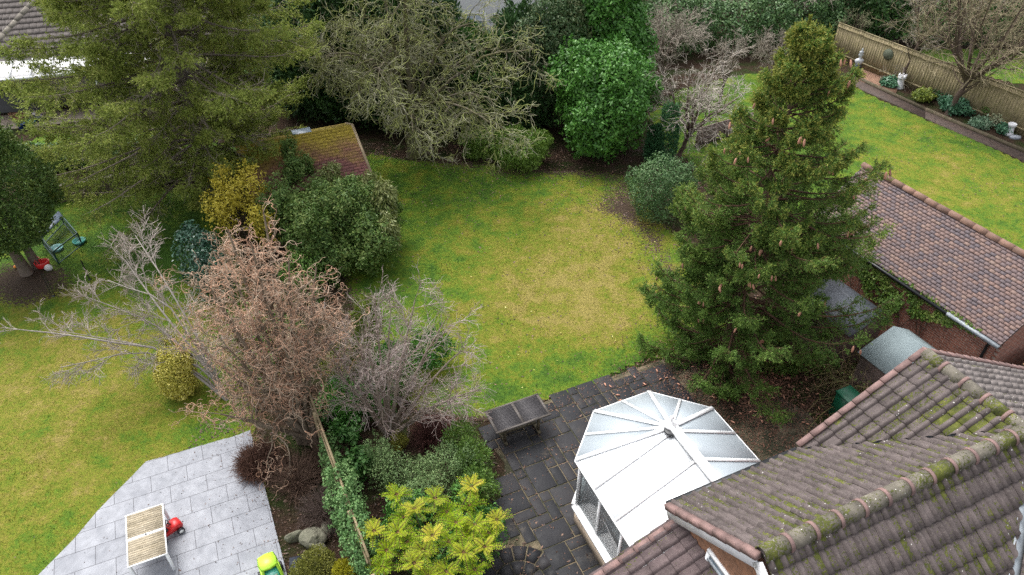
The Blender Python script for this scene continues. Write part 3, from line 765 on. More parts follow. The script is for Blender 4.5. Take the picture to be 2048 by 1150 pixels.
# low side roof against the gable wall
t0 = RP(1364, 1046, v3(gw - E2 * .06, 0), E3)
t1 = RP(1217, 1149, t0, N3)
sl_ = norm(t0 - t1); lo_ = t1 - sl_ * 1.0
nn0 = t0[:2] @ N2
side = v3(lo_[:2], lo_[2])
roof_tiles('roof_slope', side - N3 * 3.6, N3, sl_, 3.6 - .02, np.linalg.norm(t0 - side), tile_mat('lower pantiles', (0.105, 0.078, 0.078), .45, .35), house,
           clips=[(tuple(t0), tuple(E3))], label='low side roof with darker and redder tiles', course=.33)
verge('verge_tiles', side + N3 * .06 + (0, 0, .04), t0 + N3 * .06 + (0, 0, .04), MPINK, house, .33, .12, .06)
mb = MB(); mb.bar(t0 - N3 * .75 + (-0.02, 0, .06), t0 - N3 * 3.5 + (-.02, 0, .06), .05, .06); mb.build('valley_flashing', MLEAD, house)
mb = MB(); mb.prism([lo_[:2] + E2 * .3 - N2 * .15, t0[:2] - N2 * .15, t0[:2] - N2 * 3.4, lo_[:2] + E2 * .3 - N2 * 3.4], 0, lo_[2] - .02); mb.build('wall', MBRICK, house)

# ------------------------------------------------------------------ conservatory
cc = np.array([3.56, 10.70]); S8 = 1.60; Wh = S8 * (1 + math.sqrt(2)) / 2; ZC, ZF = 2.40, 3.47
back_n = ((Qp - N2 * .32) - cc) @ N2                         # house wall line in conservatory coordinates
def cl(e, n, z=0): p = cc + E2 * e + N2 * n; return np.array([p[0], p[1], z])
EV = dict(E=(-Wh, S8 / 2), A=(-S8 / 2, Wh), B=(S8 / 2, Wh), C=(Wh, S8 / 2))
EV = dict(E=(-Wh, S8 / 2 - 0), A=(-S8 / 2, Wh), B=(S8 / 2, Wh), C=(Wh, S8 / 2))
con = empty('conservatory', tuple(cl(0, 0)), ANG, label='white framed conservatory with faceted polycarbonate roof on the dark patio', category='conservatory')
def polycarb(name, c1, c2, rough, sc):
    m, nt, N, L, B = nodes(name)
    tc = N.new('ShaderNodeTexCoord'); w = N.new('ShaderNodeTexWave'); w.bands_direction = 'X'; w.inputs['Scale'].default_value = sc; L.new(tc.outputs['Object'], w.inputs['Vector'])
    L.new(ramp(nt, w.outputs['Fac'], [(0.35, (*c1, 1)), (0.65, (*c2, 1))]), B.inputs['Base Color'])
    B.inputs['Roughness'].default_value = rough; B.inputs['Specular IOR Level'].default_value = .6
    return m
MPC = polycarb('ribbed polycarbonate', (0.27, 0.31, 0.34), (0.36, 0.40, 0.43), .42, 14)
MPW = plain('roof panel with painted sky reflection', (0.80, 0.83, 0.86), (0.77, 0.80, 0.83), 1.5, .3)  # left slope version of the panels, bright sky reflection painted in as white
apex = cl(0, 0, ZF)
def bars(mb, a, b, w=.085, h=.03, up=.018):
    mb.bar(np.array(a) + (0, 0, up), np.array(b) + (0, 0, up), w, h)
k8 = 0.41421
corners = [cl(-Wh, S8 / 2, ZC), cl(-S8 / 2, Wh, ZC), cl(S8 / 2, Wh, ZC), cl(Wh, S8 / 2, ZC)]
LB = back_n
white = MB(); grey = MB(); fr = MB()
for i in range(3):
    a, b = corners[i], corners[i + 1]; m_ = (a + b) / 2
    grey.poly([a, m_, apex], .03, (0, 0, 1)); grey.poly([m_, b, apex], .03)
    bars(fr, m_, apex, .07)
for c in corners: bars(fr, c, apex, .10)
nl = [S8 / 2 - .88, S8 / 2 - 1.78, S8 / 2 - 2.68, S8 / 2 - 3.58, LB]; nl = [x for x in nl if x > LB + .2] + [LB]
rl = [0.0] + [x for x in nl]
# left side: sky reflection put into the colour as white; right side ribbed
def side_panels(sg, mbx):
    e_ = [cl(sg * Wh, S8 / 2, ZC)] + [cl(sg * Wh, x, ZC) for x in nl]
    # upper ends on the ridge
    up = [cl(0, 0, ZF)] + [cl(0, min(-.12, x + .0), ZF) for x in nl]
    for i in range(len(e_) - 1):
        mbx.poly([e_[i], e_[i + 1], up[i + 1], up[i]] if sg > 0 else [e_[i], up[i], up[i + 1], e_[i + 1]], .03)
        if i < len(e_) - 2: bars(fr, e_[i + 1], up[i + 1], .055 if sg < 0 else .08)
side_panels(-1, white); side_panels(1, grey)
white.build('roof_panel', MPW, con, label='roof panels on the left side, bright sky reflection painted white'); grey.build('roof_panel', MPC, con, label='ribbed grey translucent roof panels')
fr.bar(cl(0, .02, ZF + .06), cl(0, LB, ZF + .06), .2, .09)
fr.build('glazing_bars', MWHITE, con)
fin = MB(); fin.lathe(cl(0, .03, ZF + .02), [(.16, 0), (.17, .05), (.12, .1), (.05, .12), (.03, .2), (.05, .24), (.02, .3), (.005, .36)], 14)
fin.bar(cl(.0, .1, ZF + .2), cl(.0, -.12, ZF + .2), .03, .14); fin.build('finial', MWHITE, con)
mb = MB(); mb.lathe(cl(-.08, -.08, ZF - .005), [(.15, 0), (.15, .03), (.12, .04)], 14); mb.build('seal', MBLACK, con)
# eaves beam, gutter
loop = [(-Wh, LB)] + [(-Wh, S8 / 2), (-S8 / 2, Wh), (S8 / 2, Wh), (Wh, S8 / 2)] + [(Wh, LB)]
def inset(P, d):
    ap = Wh - d; s_ = ap * k8; return [(-ap, P[0][1]), (-ap, s_), (-s_, ap), (s_, ap), (ap, s_), (ap, P[5][1])]
gu = MB(); gb = MB()
for i in range(5):
    a, b = loop[i], loop[i + 1]; gb.bar(cl(*a, ZC - .03), cl(*b, ZC - .03), .05, .05)
    a1, b1 = inset(loop, .05)[i], inset(loop, .05)[i + 1]; gu.bar(cl(*a1, ZC - .045), cl(*b1, ZC - .045), .08, .06)
gb.build('gutter', MWHITE, con); gu.build('eaves_seal', MBLACK, con)
ins = inset(loop, .16); inw = inset(loop, .10); 
dw = MB(); sill = MB(); frm = MB()
for i in range(5):
    a, b = ins[i], ins[i + 1]
    dw.bar(cl(*a, .3), cl(*b, .3), .2, .60 if 1 else 0)
    a1, b1 = inw[i], inw[i + 1]; sill.bar(cl(*a1, .635), cl(*b1, .635), .24, .07)
dw.build('dwarf_wall', plain('cream render', (0.62, 0.50, 0.38), (0.42, 0.33, 0.25), 4, .9, .3, 40), con)
sill.build('sill', MWHITE, con)
glz = []
for i in range(5):
    a = np.array(inset(loop, .13)[i]); b = np.array(inset(loop, .13)[i + 1]); D = np.linalg.norm(b - a); n = 2 if 0 < i < 4 else 4
    wmb = MB(); p0 = .06
    for k in range(n + 1):
        q = a + (b - a) * k / n; wmb.bar(cl(*q, .67), cl(*q, ZC - .08), .09 if k in (0, n) else .06, .07, tuple(N3))
    for z_ in (.70, ZC - .1): wmb.bar(cl(*a, z_), cl(*b, z_), .07, .06)
    wmb.bar(cl(*a, ZC - .5), cl(*b, ZC - .5), .05, .04) if i == -1 else None
    w_ = wmb.build('window', MWHITE, con)
    g_ = MB(); g_.bar(cl(*a, (ZC + .6) / 2), cl(*b, (ZC + .6) / 2), .012, ZC - .78, (0, 0, 1)); g_.build('pane', MGLASS, w_)
mb = MB(); mb.prism([cl(*p)[:2] for p in inset(loop, .25)], .02, .06); mb.build('floor', plain('terracotta floor', (0.42, 0.22, 0.13), (0.25, 0.12, 0.07), 3, .6), con)
# cane sofa seen through the side windows
sofa = empty('sofa', tuple(cl(-1.1, -1.2, .06)), ANG, label='brown cane sofa behind the conservatory side windows', category='sofa')
MC = plain('brown cane', (0.36, 0.15, 0.07), (0.2, 0.08, 0.04), 20, .6, .4); MCU = plain('sofa cushion', (0.40, 0.30, 0.22), (0.3, 0.2, 0.14), 5, .9)
mb = MB(); mb.box(cl(-1.2, -1.0, .10), .75, 2.0, .3, ANG, .03)
for d_ in (-1.0, 1.0): mb.box(cl(-1.2, -1.0 + d_, .10), .8, .1, .6, ANG, .04)
mb.build('frame', MC, sofa); mb = MB(); mb.box(cl(-.88, -1.0, .4), .14, 1.85, .5, ANG, .05); mb.build('backrest', MC, sofa)
mb = MB(); mb.box(cl(-1.3, -1.45, .4), .55, .88, .14, ANG, .05); mb.build('cushion', MCU, sofa); mb = MB(); mb.box(cl(-1.3, -.54, .4), .55, .88, .14, ANG, .05); mb.build('cushion', MCU, sofa)

# ------------------------------------------------------------------ garage with clay tile roof
GA = math.radians(-62.8); gE = np.array([math.cos(GA), math.sin(GA)]); gN = np.array([gE[1], -gE[0]])     # gN points left/near
R0 = G(1727, 331, 4.0)[:2]; R1 = R0 + gE * 7.05
if gN @ np.array([-1, 0]) < 0: gN = -gN
hw = 1.95; zE = 2.45
garage = empty('garage', (*((R0 + R1) / 2), 0), GA, label='small brick garage with mottled red clay tile roof by the right lawn', category='garage')
def clay():
    m, nt, N, L, B = nodes('mottled clay tiles')
    g = N.new('ShaderNodeNewGeometry'); n = noise(nt, 1.2, 3, .6); n3 = noise(nt, 24, 4, .7)
    f = mth(nt, 'ADD', mth(nt, 'MULTIPLY', g.outputs['Random Per Island'], .75), mth(nt, 'MULTIPLY', n, .3))
    c = ramp(nt, f, [(0.1, (0.095, 0.078, 0.088)), (0.38, (0.130, 0.094, 0.094)), (0.62, (0.160, 0.106, 0.095)), (0.8, (0.185, 0.118, 0.10)), (1.0, (0.215, 0.155, 0.125))])
    c = mixc(nt, 1, c, ramp(nt, n3, [(0.3, (.75, .75, .75)), (.7, (1.15, 1.15, 1.15))]), 'MULTIPLY')
    L.new(c, B.inputs['Base Color']); B.inputs['Roughness'].default_value = .75; return m
MCLAY = clay()
sG = norm(v3(-gN * hw, 4.0 - zE)); sG2 = norm(v3(gN * hw, 4.0 - zE)); Ls = math.hypot(hw, 4.0 - zE)
roof_tiles('roof_slope', v3(R0 + gN * hw, zE), v3(gE, 0), sG, 7.05, Ls + .06, MCLAY, garage, pitch=.165, course=.105, th=.026, flat=True, clips=[(tuple(v3(R0, 4)), tuple(v3(-gN, 0))), (tuple(v3(R1, 4)), tuple(v3(gE, 0)))], label='near clay tiled slope')
roof_tiles('roof_slope', v3(R1 - gN * hw, zE), v3(-gE, 0), sG2, 7.05, Ls + .06, MCLAY, garage, pitch=.165, course=.105, th=.022, flat=True, clips=[(tuple(v3(R0, 4)), tuple(v3(gN, 0))), (tuple(v3(R0, 4)), tuple(v3(-gE, 0)))], label='far clay tiled slope')
MRC = plain('clay ridge tiles', (0.22, 0.125, 0.09), (0.11, 0.068, 0.05), 5, .85, .4, 30, island=.35)
ridge('ridge_tiles', v3(R0 - gE * .03, 4.04), v3(R1 + gE * .03, 4.02), .11, MRC, garage, .42)
mb = MB(); nz = 0
mb.poly([v3(R0 + gN * hw, zE - .03), v3(R1 + gN * hw, zE - .03), v3(R1, 3.96), v3(R0, 3.96)], .04); mb.poly([v3(R0 - gN * hw, zE - .03), v3(R0, 3.96), v3(R1, 3.96), v3(R1 - gN * hw, zE - .03)], .04)
mb.build('roof_deck', plain('dark boards', (0.04, 0.035, 0.03)), garage)
wi = hw - .18
a_ = R0 + gN * wi + gE * .12; b_ = R1 + gN * wi - gE * .12; c_ = R1 - gN * wi - gE * .12; d_ = R0 - gN * wi + gE * .12
wallbox('wall', a_, b_, 0, zE + .02, .2, MBRICK, garage); wallbox('wall', c_, d_, 0, zE + .02, .2, MBRICK, garage)
wallbox('wall', d_, a_, 0, zE + .0, .2, MBRICK, garage, gable=(.5, 3.85)); wallbox('wall', b_, c_, 0, zE + .0, .2, MBRICK, garage, gable=(.5, 3.85))
mb = MB(); mb.bar(v3(R0 + gN * (hw + .05), zE - .05), v3(R1 + gN * (hw + .05) - gE * 1.6, zE - .05), .1, .08); mb.build('gutter', MBLACK, garage)
mb = MB(); mb.bar(v3(R1 + gN * (hw + .05) - gE * 1.6, zE - .05), v3(R1 + gN * (hw + .05), zE - .05), .11, .09); mb.build('gutter', MLEAD, garage, label='grey length of gutter')
mb = MB(); q = v3(R1 + gN * (wi + .16) - gE * .3, 0); mb.tube([q, q + (0, 0, 2.2), v3(R1 + gN * (hw + .05) - gE * .25, zE - .1)], .04, 8); mb.build('downpipe', MBLACK, garage)
MWOODB = brick_mat('brown board fence', (0.30, 0.17, 0.09), (0.24, 0.13, 0.07), (0.06, 0.035, 0.02), .11, 3, .85)
wallbox('fence', R1 + gN * (hw - 0.6) + gE * .5, R1 + gN * (hw - 3.6) + gE * .5, 0, 1.9, .05, MWOODB, label='brown close board fence at the near end of the garage', category='fence')

# two little stores beside the garage wall
def wood(name, c1, c2, sc=3, st=14, rough=.85):
    m, nt, N, L, B = nodes(name)
    tc = N.new('ShaderNodeTexCoord'); mp = N.new('ShaderNodeMapping'); mp.inputs['Scale'].default_value = (sc * .25, sc * st * .25, sc * .6); L.new(tc.outputs['Object'], mp.inputs[0])
    n = noise(nt, 3, 5, .65, vec=mp.outputs[0]); n2 = noise(nt, 1.7, 4, .6)
    c = mixc(nt, 1, ramp(nt, n, [(0.3, c2), (0.7, c1)]), ramp(nt, n2, [(0.3, (.72, .72, .72)), (.7, (1.15, 1.15, 1.15))]), 'MULTIPLY')
    L.new(c, B.inputs['Base Color']); B.inputs['Roughness'].default_value = rough; bump(nt, B, n, .3, .01); return m
MFELT = plain('grey green roofing felt', (0.22, 0.27, 0.28), (0.15, 0.19, 0.20), 2, .8, .3, 60)
MFELTD = plain('dark slate felt', (0.10, 0.11, 0.13), (0.05, 0.055, 0.065), 3, .6, .3, 40)
MGW = wood('grey weathered boards', (0.26, 0.19, 0.17), (0.12, 0.085, 0.075))
def shed_at(name, ridgeA, ridgeB, zr, ze, wl_, wr_, mroof, mwall, lab, cat='shed', over=.1):
    A = np.array(ridgeA[:2]); B_ = np.array(ridgeB[:2]); t = (B_ - A) / np.linalg.norm(B_ - A); l = np.array([t[1], -t[0]])
    root = empty(name, (*((A + B_) / 2), 0), math.atan2(t[1], t[0]), label=lab, category=cat)
    for sgn, w_ in ((1, wl_), (-1, wr_)):
        mb = MB(); P = [v3(A + l * sgn * w_, ze), v3(A, zr), v3(B_, zr), v3(B_ + l * sgn * w_, ze)]
        if sgn < 0: P = P[::-1]
        nrm = norm(np.cross(P[1] - P[0], P[3] - P[0])); nrm = nrm if nrm[2] > 0 else -nrm
        mb.poly(P, .035, nrm); mb.build('roof_slope', mroof, root)
    mb = MB(); A2, B2 = A + t * over, B_ - t * over
    pts = lambda c: [v3(c + l * (wl_ - .08), 0), v3(c + l * (wl_ - .08), ze - .01), v3(c, zr - .05), v3(c - l * (wr_ - .08), ze - .01), v3(c - l * (wr_ - .08), 0)]
    pa1, pb1 = pts(A2), pts(B2)
    V = pa1 + pb1; mb.add(V, [(0, 1, 6, 5), (3, 4, 9, 8)], [(0, 4, 1), (1, 4, 3), (1, 3, 2), (5, 6, 9), (6, 8, 9), (6, 7, 8)])
    mb.build('wall', mwall, root)
    return root
rA = G(1787, 652, 2.1); rd = gE
shed_at('shed', rA, rA[:2] + rd * 2.6, 2.1, 1.62, 1.25, .85, MFELT, MGW, 'low store with plain grey green felt roof beside the ivy wall')
a = G(1753, 637, 1.95); shed_at('shed', a[:2] - rd * 1.7 - gN * 0, a[:2], 1.95, 1.6, .95, .7, MFELTD, MGW, 'wooden store with dark felt roof half under the spruce')
a = G(1690, 590, 1.9); shed_at('shed', a[:2] - rd * .9, a[:2] + rd * .9, 1.9, 1.6, .8, .8, MFELTD, MGW, 'dark roofed store deepest under the spruce, farthest from the house')

# garden shed at upper middle with mossy roof
R_ = G(703, 250, 2.75); dirn = np.array([math.cos(math.radians(-66.1)), math.sin(math.radians(-66.1))]); dE = np.array([-dirn[1], dirn[0]])
ZS, ZSE, WS = 2.75, 1.75, 2.6
gshed = empty('shed', (*(R_[:2] - dE * 2), 0), math.atan2(dE[1], dE[0]), label='garden shed with moss covered red tile roof under the trees', category='shed')
def mossroof():
    m, nt, N, L, B = nodes('mossy red felt tiles')
    g = N.new('ShaderNodeNewGeometry'); n = noise(nt, 1.0, 5, .6); n2 = noise(nt, 14, 5, .7); hgt = attr(nt, 'up')
    base = ramp(nt, g.outputs['Random Per Island'], [(0, (0.085, 0.032, 0.03)), (1, (0.14, 0.052, 0.045))])
    f = mth(nt, 'ADD', mth(nt, 'MULTIPLY', hgt, .55), mth(nt, 'ADD', mth(nt, 'MULTIPLY', n, .6), mth(nt, 'MULTIPLY', n2, .25)))
    mc = ramp(nt, n2, [(0.3, (0.13, 0.09, 0.008)), (0.7, (0.30, 0.24, 0.012))])
    L.new(mixc(nt, ramp(nt, f, [(0.62, (0, 0, 0)), (0.9, (.92, .92, .92))]), base, mc), B.inputs['Base Color']); B.inputs['Roughness'].default_value = .9
    bump(nt, B, n2, .5, .02); return m
MMR = mossroof()
def slope_flat(name, O, e, s, wid, lng, mat, parent, pitch, course, **k):
    o = roof_tiles(name, O, e, s, wid, lng, mat, parent, pitch=pitch, course=course, th=.015, flat=True, clips=[(tuple(O + e * wid), tuple(e)), (tuple(O + s * lng), tuple(s))], **k)
    v = np.zeros(len(o.data.vertices) * 3, np.float32); o.data.vertices.foreach_get('co', v); v = v.reshape(-1, 3)
    M = np.array(pmat(parent)); wv = v @ M[:3, :3].T + M[:3, 3]
    a = o.data.attributes.new('up', 'FLOAT', 'POINT'); a.data.foreach_set('value', (((wv - O) @ s) / lng).astype(np.float32)); return o
s1 = norm(v3(-dirn * WS, ZS - ZSE)); l1 = math.hypot(WS, ZS - ZSE)
slope_flat('roof_slope', v3(R_[:2] + dirn * WS - dE * 4.6, ZSE), v3(dE, 0), s1, 4.6, l1, MMR, gshed, .3, .15, label='near slope, red tiles turning to yellow moss')
s2_ = norm(v3(dirn * 1.4, .55)); o2 = slope_flat('roof_slope', v3(R_[:2] - dirn * 1.4, ZS - .55), v3(-dE, 0), s2_, 4.6, math.hypot(1.4, .55), MMR, gshed, .3, .15, label='short far slope thick with yellow moss')
o2.data.attributes['up'].data.foreach_set('value', np.full(len(o2.data.vertices), .9, np.float32))
mb = MB(); q0 = v3(R_[:2] + dE * .03, ZS); mb.bar(q0 + (0, 0, -.02), v3(R_[:2] + dE * .03 + dirn * WS, ZSE - .02), .1, .11); mb.bar(q0 + (0, 0, -.02), v3(R_[:2] + dE * .03 - dirn * 1.4, ZS - .57), .1, .11)
mb.build('bargeboard', wood('pale weathered bargeboard', (0.34, 0.27, 0.17), (0.18, 0.13, 0.08)), gshed)
mb = MB(); mb.prism([R_[:2] - dE * .12 + dirn * (WS - .3), R_[:2] - dE * .12 - dirn * 1.2, R_[:2] - dE * 4.5 - dirn * 1.2, R_[:2] - dE * 4.5 + dirn * (WS - .3)], 0, ZSE + .1); mb.build('wall', wood('shed boards', (0.09, 0.035, 0.03), (0.05, 0.02, 0.018)), gshed)
mb = MB(); q = R_[:2] - dE * 1.95 - dirn * .45; mb.box((*q, ZS - .13), .75, .45, .06, ANG, .01); mb.build('roof_light', plain('grey roof light', (0.24, 0.30, 0.36), (0.16, 0.2, 0.24), 6, .3), gshed)

# ------------------------------------------------------------------ bungalow and lean-to at far left
ca_ = G(0, 160, 2.3); dC = E2.copy() * 0 + np.array([math.cos(math.radians(15)), math.sin(math.radians(15))]); dCn = np.array([-dC[1], dC[0]])
bung = empty('bungalow', (ca_[0], ca_[1] + 4, 0), math.radians(15), label='bungalow with dark flat tiled hip roof behind the tall conifer', category='house')
ev = G(0, 122, 2.75)[:2]; zEv = 2.8; e0 = ev - dC * 6; dC3 = v3(dC, 0)
MTF = plain('grey brown interlocking tiles', (0.135, 0.115, 0.105), (0.07, 0.06, 0.055), 4, .85, .4, 20, island=.2)
sU = norm(v3(dCn * 1.0, .62)); Lb = 5.2
hipn = norm(np.cross(v3(G(62, 8, 5.4)[:2] - G(0, 78, 3.6)[:2], 0), (0, 0, 1)))
roof_tiles('roof_slope', v3(e0, zEv), dC3, sU, 15.5, Lb, MTF, bung, pitch=.3, course=.34, th=.045, flat=True, clips=[(tuple(v3(G(0, 78, 3.7)[:2], 0)), tuple(-hipn if hipn[0] > 0 else hipn))])
hA = G(-60, 140, 2.7); hp = RP(0, 76, v3(e0, zEv), np.cross(dC3, sU)); hq = RP(66, 3, v3(e0, zEv), np.cross(dC3, sU))
ridge('ridge_tiles', hp - (hq - hp) * .8, hq, .16, tile_mat('mossy hip', (0.20, 0.18, 0.15), 1.0, .5), bung, .45)
ridge('ridge_tiles', hq, hq + dC3 * 10, .16, MTF, bung, .45)
far_ = v3(dCn, 0)
mb = MB(); mb.poly([hq + (0, 0, -.02), hq + dC3 * 10 + (0, 0, -.02), hq + dC3 * 10 + far_ * 4 - (0, 0, 2.5), hq + far_ * 4 - (0, 0, 2.5)], .05); mb.build('roof_slope', MTF, bung)
mb = MB(); hh = hp - (hq - hp) * .9; mb.poly([hq - (0, 0, .02), hh - (0, 0, .02), hh + far_ * 6, hq + far_ * 4 - (0, 0, 2.5)], .05); mb.build('roof_slope', MTF, bung)
mb = MB(); mb.prism([e0 + dC * 3 + dCn * .4, e0 + dC * 15 + dCn * .4, e0 + dC * 15 + dCn * 7, e0 + dC * 3 + dCn * 7], 0, 2.75)
mb.build('wall', plain('grey painted wall', (0.30, 0.28, 0.26), (0.22, 0.2, 0.19), 2, .9), bung)
lean = empty('lean_to', (ca_[0], ca_[1], 0), math.radians(15), label='lean-to canopy of dirty white sheets with white bars against the bungalow', category='canopy')
MSHEET = plain('dirty white sheet', (0.66, 0.66, 0.66), (0.42, 0.41, 0.40), 3, .5, .1)
cl0 = ca_[:2] - dC * 5; W_ = 12.5; de = (ev - ca_[:2]) @ dCn
mb = MB(); mb.poly([v3(cl0, 2.3), v3(cl0 + dC * W_, 2.3), v3(cl0 + dC * W_ + dCn * de, 2.72), v3(cl0 + dCn * de, 2.72)], .03); mb.build('roof_sheet', MSHEET, lean)
mb = MB()
for k in range(15): p = cl0 + dC * (k * .9); mb.bar(v3(p, 2.34), v3(p + dCn * de, 2.76), .07, .05)
mb.bar(v3(cl0, 2.28), v3(cl0 + dC * W_, 2.28), .08, .12); mb.build('glazing_bars', MWHITE, lean)
for k in (0.2, 5.6, 9.0, 12.3):
    mb = MB(); mb.box((*(cl0 + dC * k + dCn * .1), 0), .1, .1, 2.25, math.radians(15)); mb.build('post', MWHITEM if k > 5.7 else MGW, lean)
mb = MB(); mb.prism([cl0 - dCn * .4, cl0 + dC * W_ - dCn * .4, cl0 + dC * W_ + dCn * de, cl0 + dCn * de], .0, .05); mb.build('paving', plain('sandy yard', (0.36, 0.30, 0.24), (0.22, 0.18, 0.14), 3, .9), kind='structure')

# far houses glimpsed above the trees
def far_house(name, c, w_, d_, zw, zr, mw, mr, lab, wins=(), ang=ANG):
    e = np.array([math.cos(ang), math.sin(ang)]); n = np.array([-e[1], e[0]]); c = np.array(c)
    root = empty(name, (*c, 0), ang, label=lab, category='house')
    P = [c - e * w_ / 2, c + e * w_ / 2, c + e * w_ / 2 + n * d_, c - e * w_ / 2 + n * d_]
    wallbox('wall', P[0], P[1], 0, zw, .2, mw, root); wallbox('wall', P[1], P[2], 0, zw, .2, mw, root, gable=(.5, zr - .1)); wallbox('wall', P[2], P[3], 0, zw, .2, mw, root); wallbox('wall', P[3], P[0], 0, zw, .2, mw, root, gable=(.5, zr - .1))
    m_ = d_ / 2 + .3
    for o_, s_, e_ in ((P[0] - e * .2 - n * .3, n, e), (P[2] + e * .2 + n * .3, -n, -e)):
        sl2 = norm(v3(s_ * m_, zr - zw)); slope_flat('roof', v3(o_, zw), v3(e_, 0), sl2, w_ + .4, math.hypot(m_, zr - zw) + .03, mr, root, .3, .3)
    for (x, z, ww, hh) in wins:
        q = P[0] + e * x - n * .12; mb = MB()
        for dx in (0, ww / 2, ww): mb.box((*(q + e * dx), z), .08, .06, hh, ang)
        for dz in (0, hh * .65, hh - .06): mb.box((*(q + e * ww / 2), z + dz), ww + .08, .05, .07, ang)
        f = mb.build('window', MWHITE, root); mb = MB(); mb.box((*(q + e * ww / 2 + n * .01), z), ww, .02, hh, ang); mb.build('pane', plain('far pane', (0.45, 0.5, 0.55), (0.2, 0.25, 0.3), 1, .1), f)
    return root
MFB = plain('far pinkish brick', (0.42, 0.22, 0.18), (0.30, 0.15, 0.12), 4, .9); MFT = plain('far tiles', (0.20, 0.12, 0.10), (0.12, 0.08, 0.07), 3, .9, island=.3)
hc = G(1000, 42, 0)
far_house('house', (hc[0] - .6, 44.5), 8.5, 7, 4.6, 7.5, plain('white render', (0.86, 0.86, 0.88), (0.78, 0.78, 0.8), 2, .8), MFT, 'white walled house just glimpsed behind the big bare mossy tree', ((2.8, .4, 1.2, 1.3), (4.6, .4, 1.2, 1.3), (2.8, 2.9, 1.2, 1.1), (4.6, 2.9, 1.2, 1.1)), 0.1)
far_house('house', (-15.5, 52), 10, 7, 5, 7.5, MFB, MFT, 'pinkish brick house at the top edge right of tall conifer', ((2, .8, 1.2, 1.3), (6, .8, 1.2, 1.3)), .15)
far_house('house', (13.0, 58), 18, 7, 5, 7.5, MFB, MFT, 'reddish brick house beyond the far hedge at top middle', ((2, .8, 1.2, 1.3), (6, .8, 1.2, 1.3), (11, .8, 1.2, 1.3)), .05)

# ------------------------------------------------------------------ vegetation builders
def px2m(px, x, y, z): return px * depth(x, y, z) / F_PX
def sampler(blobs, n, r, shell=0.35, lump=0.18, inner=0.15, cut=True, zmin=0.03, lseed=0):
    """points through the outer layer of a union of lumpy ellipsoids -> points, outward normals"""
    A = np.array([b[3] * b[4] + b[4] * b[5] + b[3] * b[5] for b in blobs]); A = A / A.sum()
    k = r.choice(len(blobs), n, p=A); Bq = np.array(blobs)[k]; c = Bq[:, :3]; ra = Bq[:, 3:6]
    d = norm(r.normal(size=(n, 3)))
    t = 1 - shell * r.uniform(size=n) ** 1.6
    inn = r.uniform(size=n) < inner; t = np.where(inn, r.uniform(.25, .9, n), t)
    lo = 1 + lump * (vn(d[:, 0] * 2 + d[:, 2] + k * 3.3 + lseed, d[:, 1] * 2 - d[:, 2] * 1.3 + k * 1.7, .8, 4, 2) - .5) * 2 + lump * .6 * (vn(d[:, 0] * 5 + k, d[:, 2] * 5 + d[:, 1] * 4, .8, 9, 2) - .5) * 2
    P = c + d * ra * (t * lo)[:, None]; Nn = norm(d / ra)
    keep = P[:, 2] > zmin
    if cut:
        for j, b in enumerate(blobs):
            q = np.sum(((P - np.array(b[:3])) / np.array(b[3:6])) ** 2, 1)
            keep &= ~((q < .62) & (k != j) & (~inn))
    return P[keep], Nn[keep]
def leafquads(P, Ax, r, L, Wd, Lvar=.35, roll=1.0):
    """kite leaf from P along Ax"""
    n = len(P); Ax = norm(Ax); q = norm(np.cross(Ax, r.normal(size=(n, 3)) + 1e-6))
    u = np.cross(q, Ax)
    l = L * (1 + Lvar * r.uniform(-1, 1, n))[:, None]; w = Wd * (1 + Lvar * r.uniform(-1, 1, n))[:, None]
    V = np.stack([P, P + Ax * l * .5 + q * w * .5 + u * w * .12, P + Ax * l, P + Ax * l * .5 - q * w * .5 + u * w * .12], 1)
    return V.reshape(-1, 3)
def bigfaces(Nn, P, r, L, Wd, flat=.6):
    """leaves whose faces look outward (broadleaf)"""
    n = len(P); nr = norm(Nn + r.normal(size=(n, 3)) * flat + (0, 0, .25))
    ax = norm(np.cross(nr, r.normal(size=(n, 3)))); q = np.cross(nr, ax)
    l = L * (1 + .35 * r.uniform(-1, 1, n))[:, None]; w = Wd * (1 + .3 * r.uniform(-1, 1, n))[:, None]
    V = np.stack([P, P + ax * l * .5 + q * w * .5 + nr * w * .15, P + ax * l - nr * l * .1, P + ax * l * .5 - q * w * .5 + nr * w * .15], 1)
    return V.reshape(-1, 3)
def quads(V): return np.arange(len(V)).reshape(-1, 4)
def mound(u, vfront, rpx, vtop, ry=None, lobes=5, seed=1, base=0.0, rz=None):
    """lumpy mound whose front foot shows at (u, vfront) and top at row vtop"""
    g = G(u, vfront, base); R_m = px2m(rpx, g[0], g[1], 0); y = g[1] + R_m * (ry or 1) * .8
    x = g[0] * y / g[1] if False else g[0] + (u - 1024) / F_PX * CP * (y - g[1])
    zt = HT(y + .15 * R_m, vtop); h = max(zt - base, .3)
    r = rng(seed); B = [(x, y, base + h * .48, R_m * .92, R_m * (ry or 1) * .9, h * .52)]
    for i in range(lobes):
        a = r.uniform(0, 6.28); q = r.uniform(.35, .6); zz = r.uniform(.25, .8); s = r.uniform(.38, .55)
        B.append((x + math.cos(a) * R_m * q, y + math.sin(a) * R_m * (ry or 1) * q, base + h * zz, R_m * s, R_m * s * (ry or 1), h * s * .55))
    return B
def clumps(blobs, r, k, s0=.24, s1=.42):
    out = list(blobs)
    for b in blobs:
        for i in range(k):
            d = norm(r.normal(size=3)); 
            if d[2] < -.5: d[2] *= -1
            s = r.uniform(s0, s1); q = r.uniform(.78, 1.0); out.append((b[0] + d[0] * b[3] * q, b[1] + d[1] * b[4] * q, b[2] + d[2] * b[5] * q, b[3] * s, b[4] * s, b[5] * s * .9))
    return out
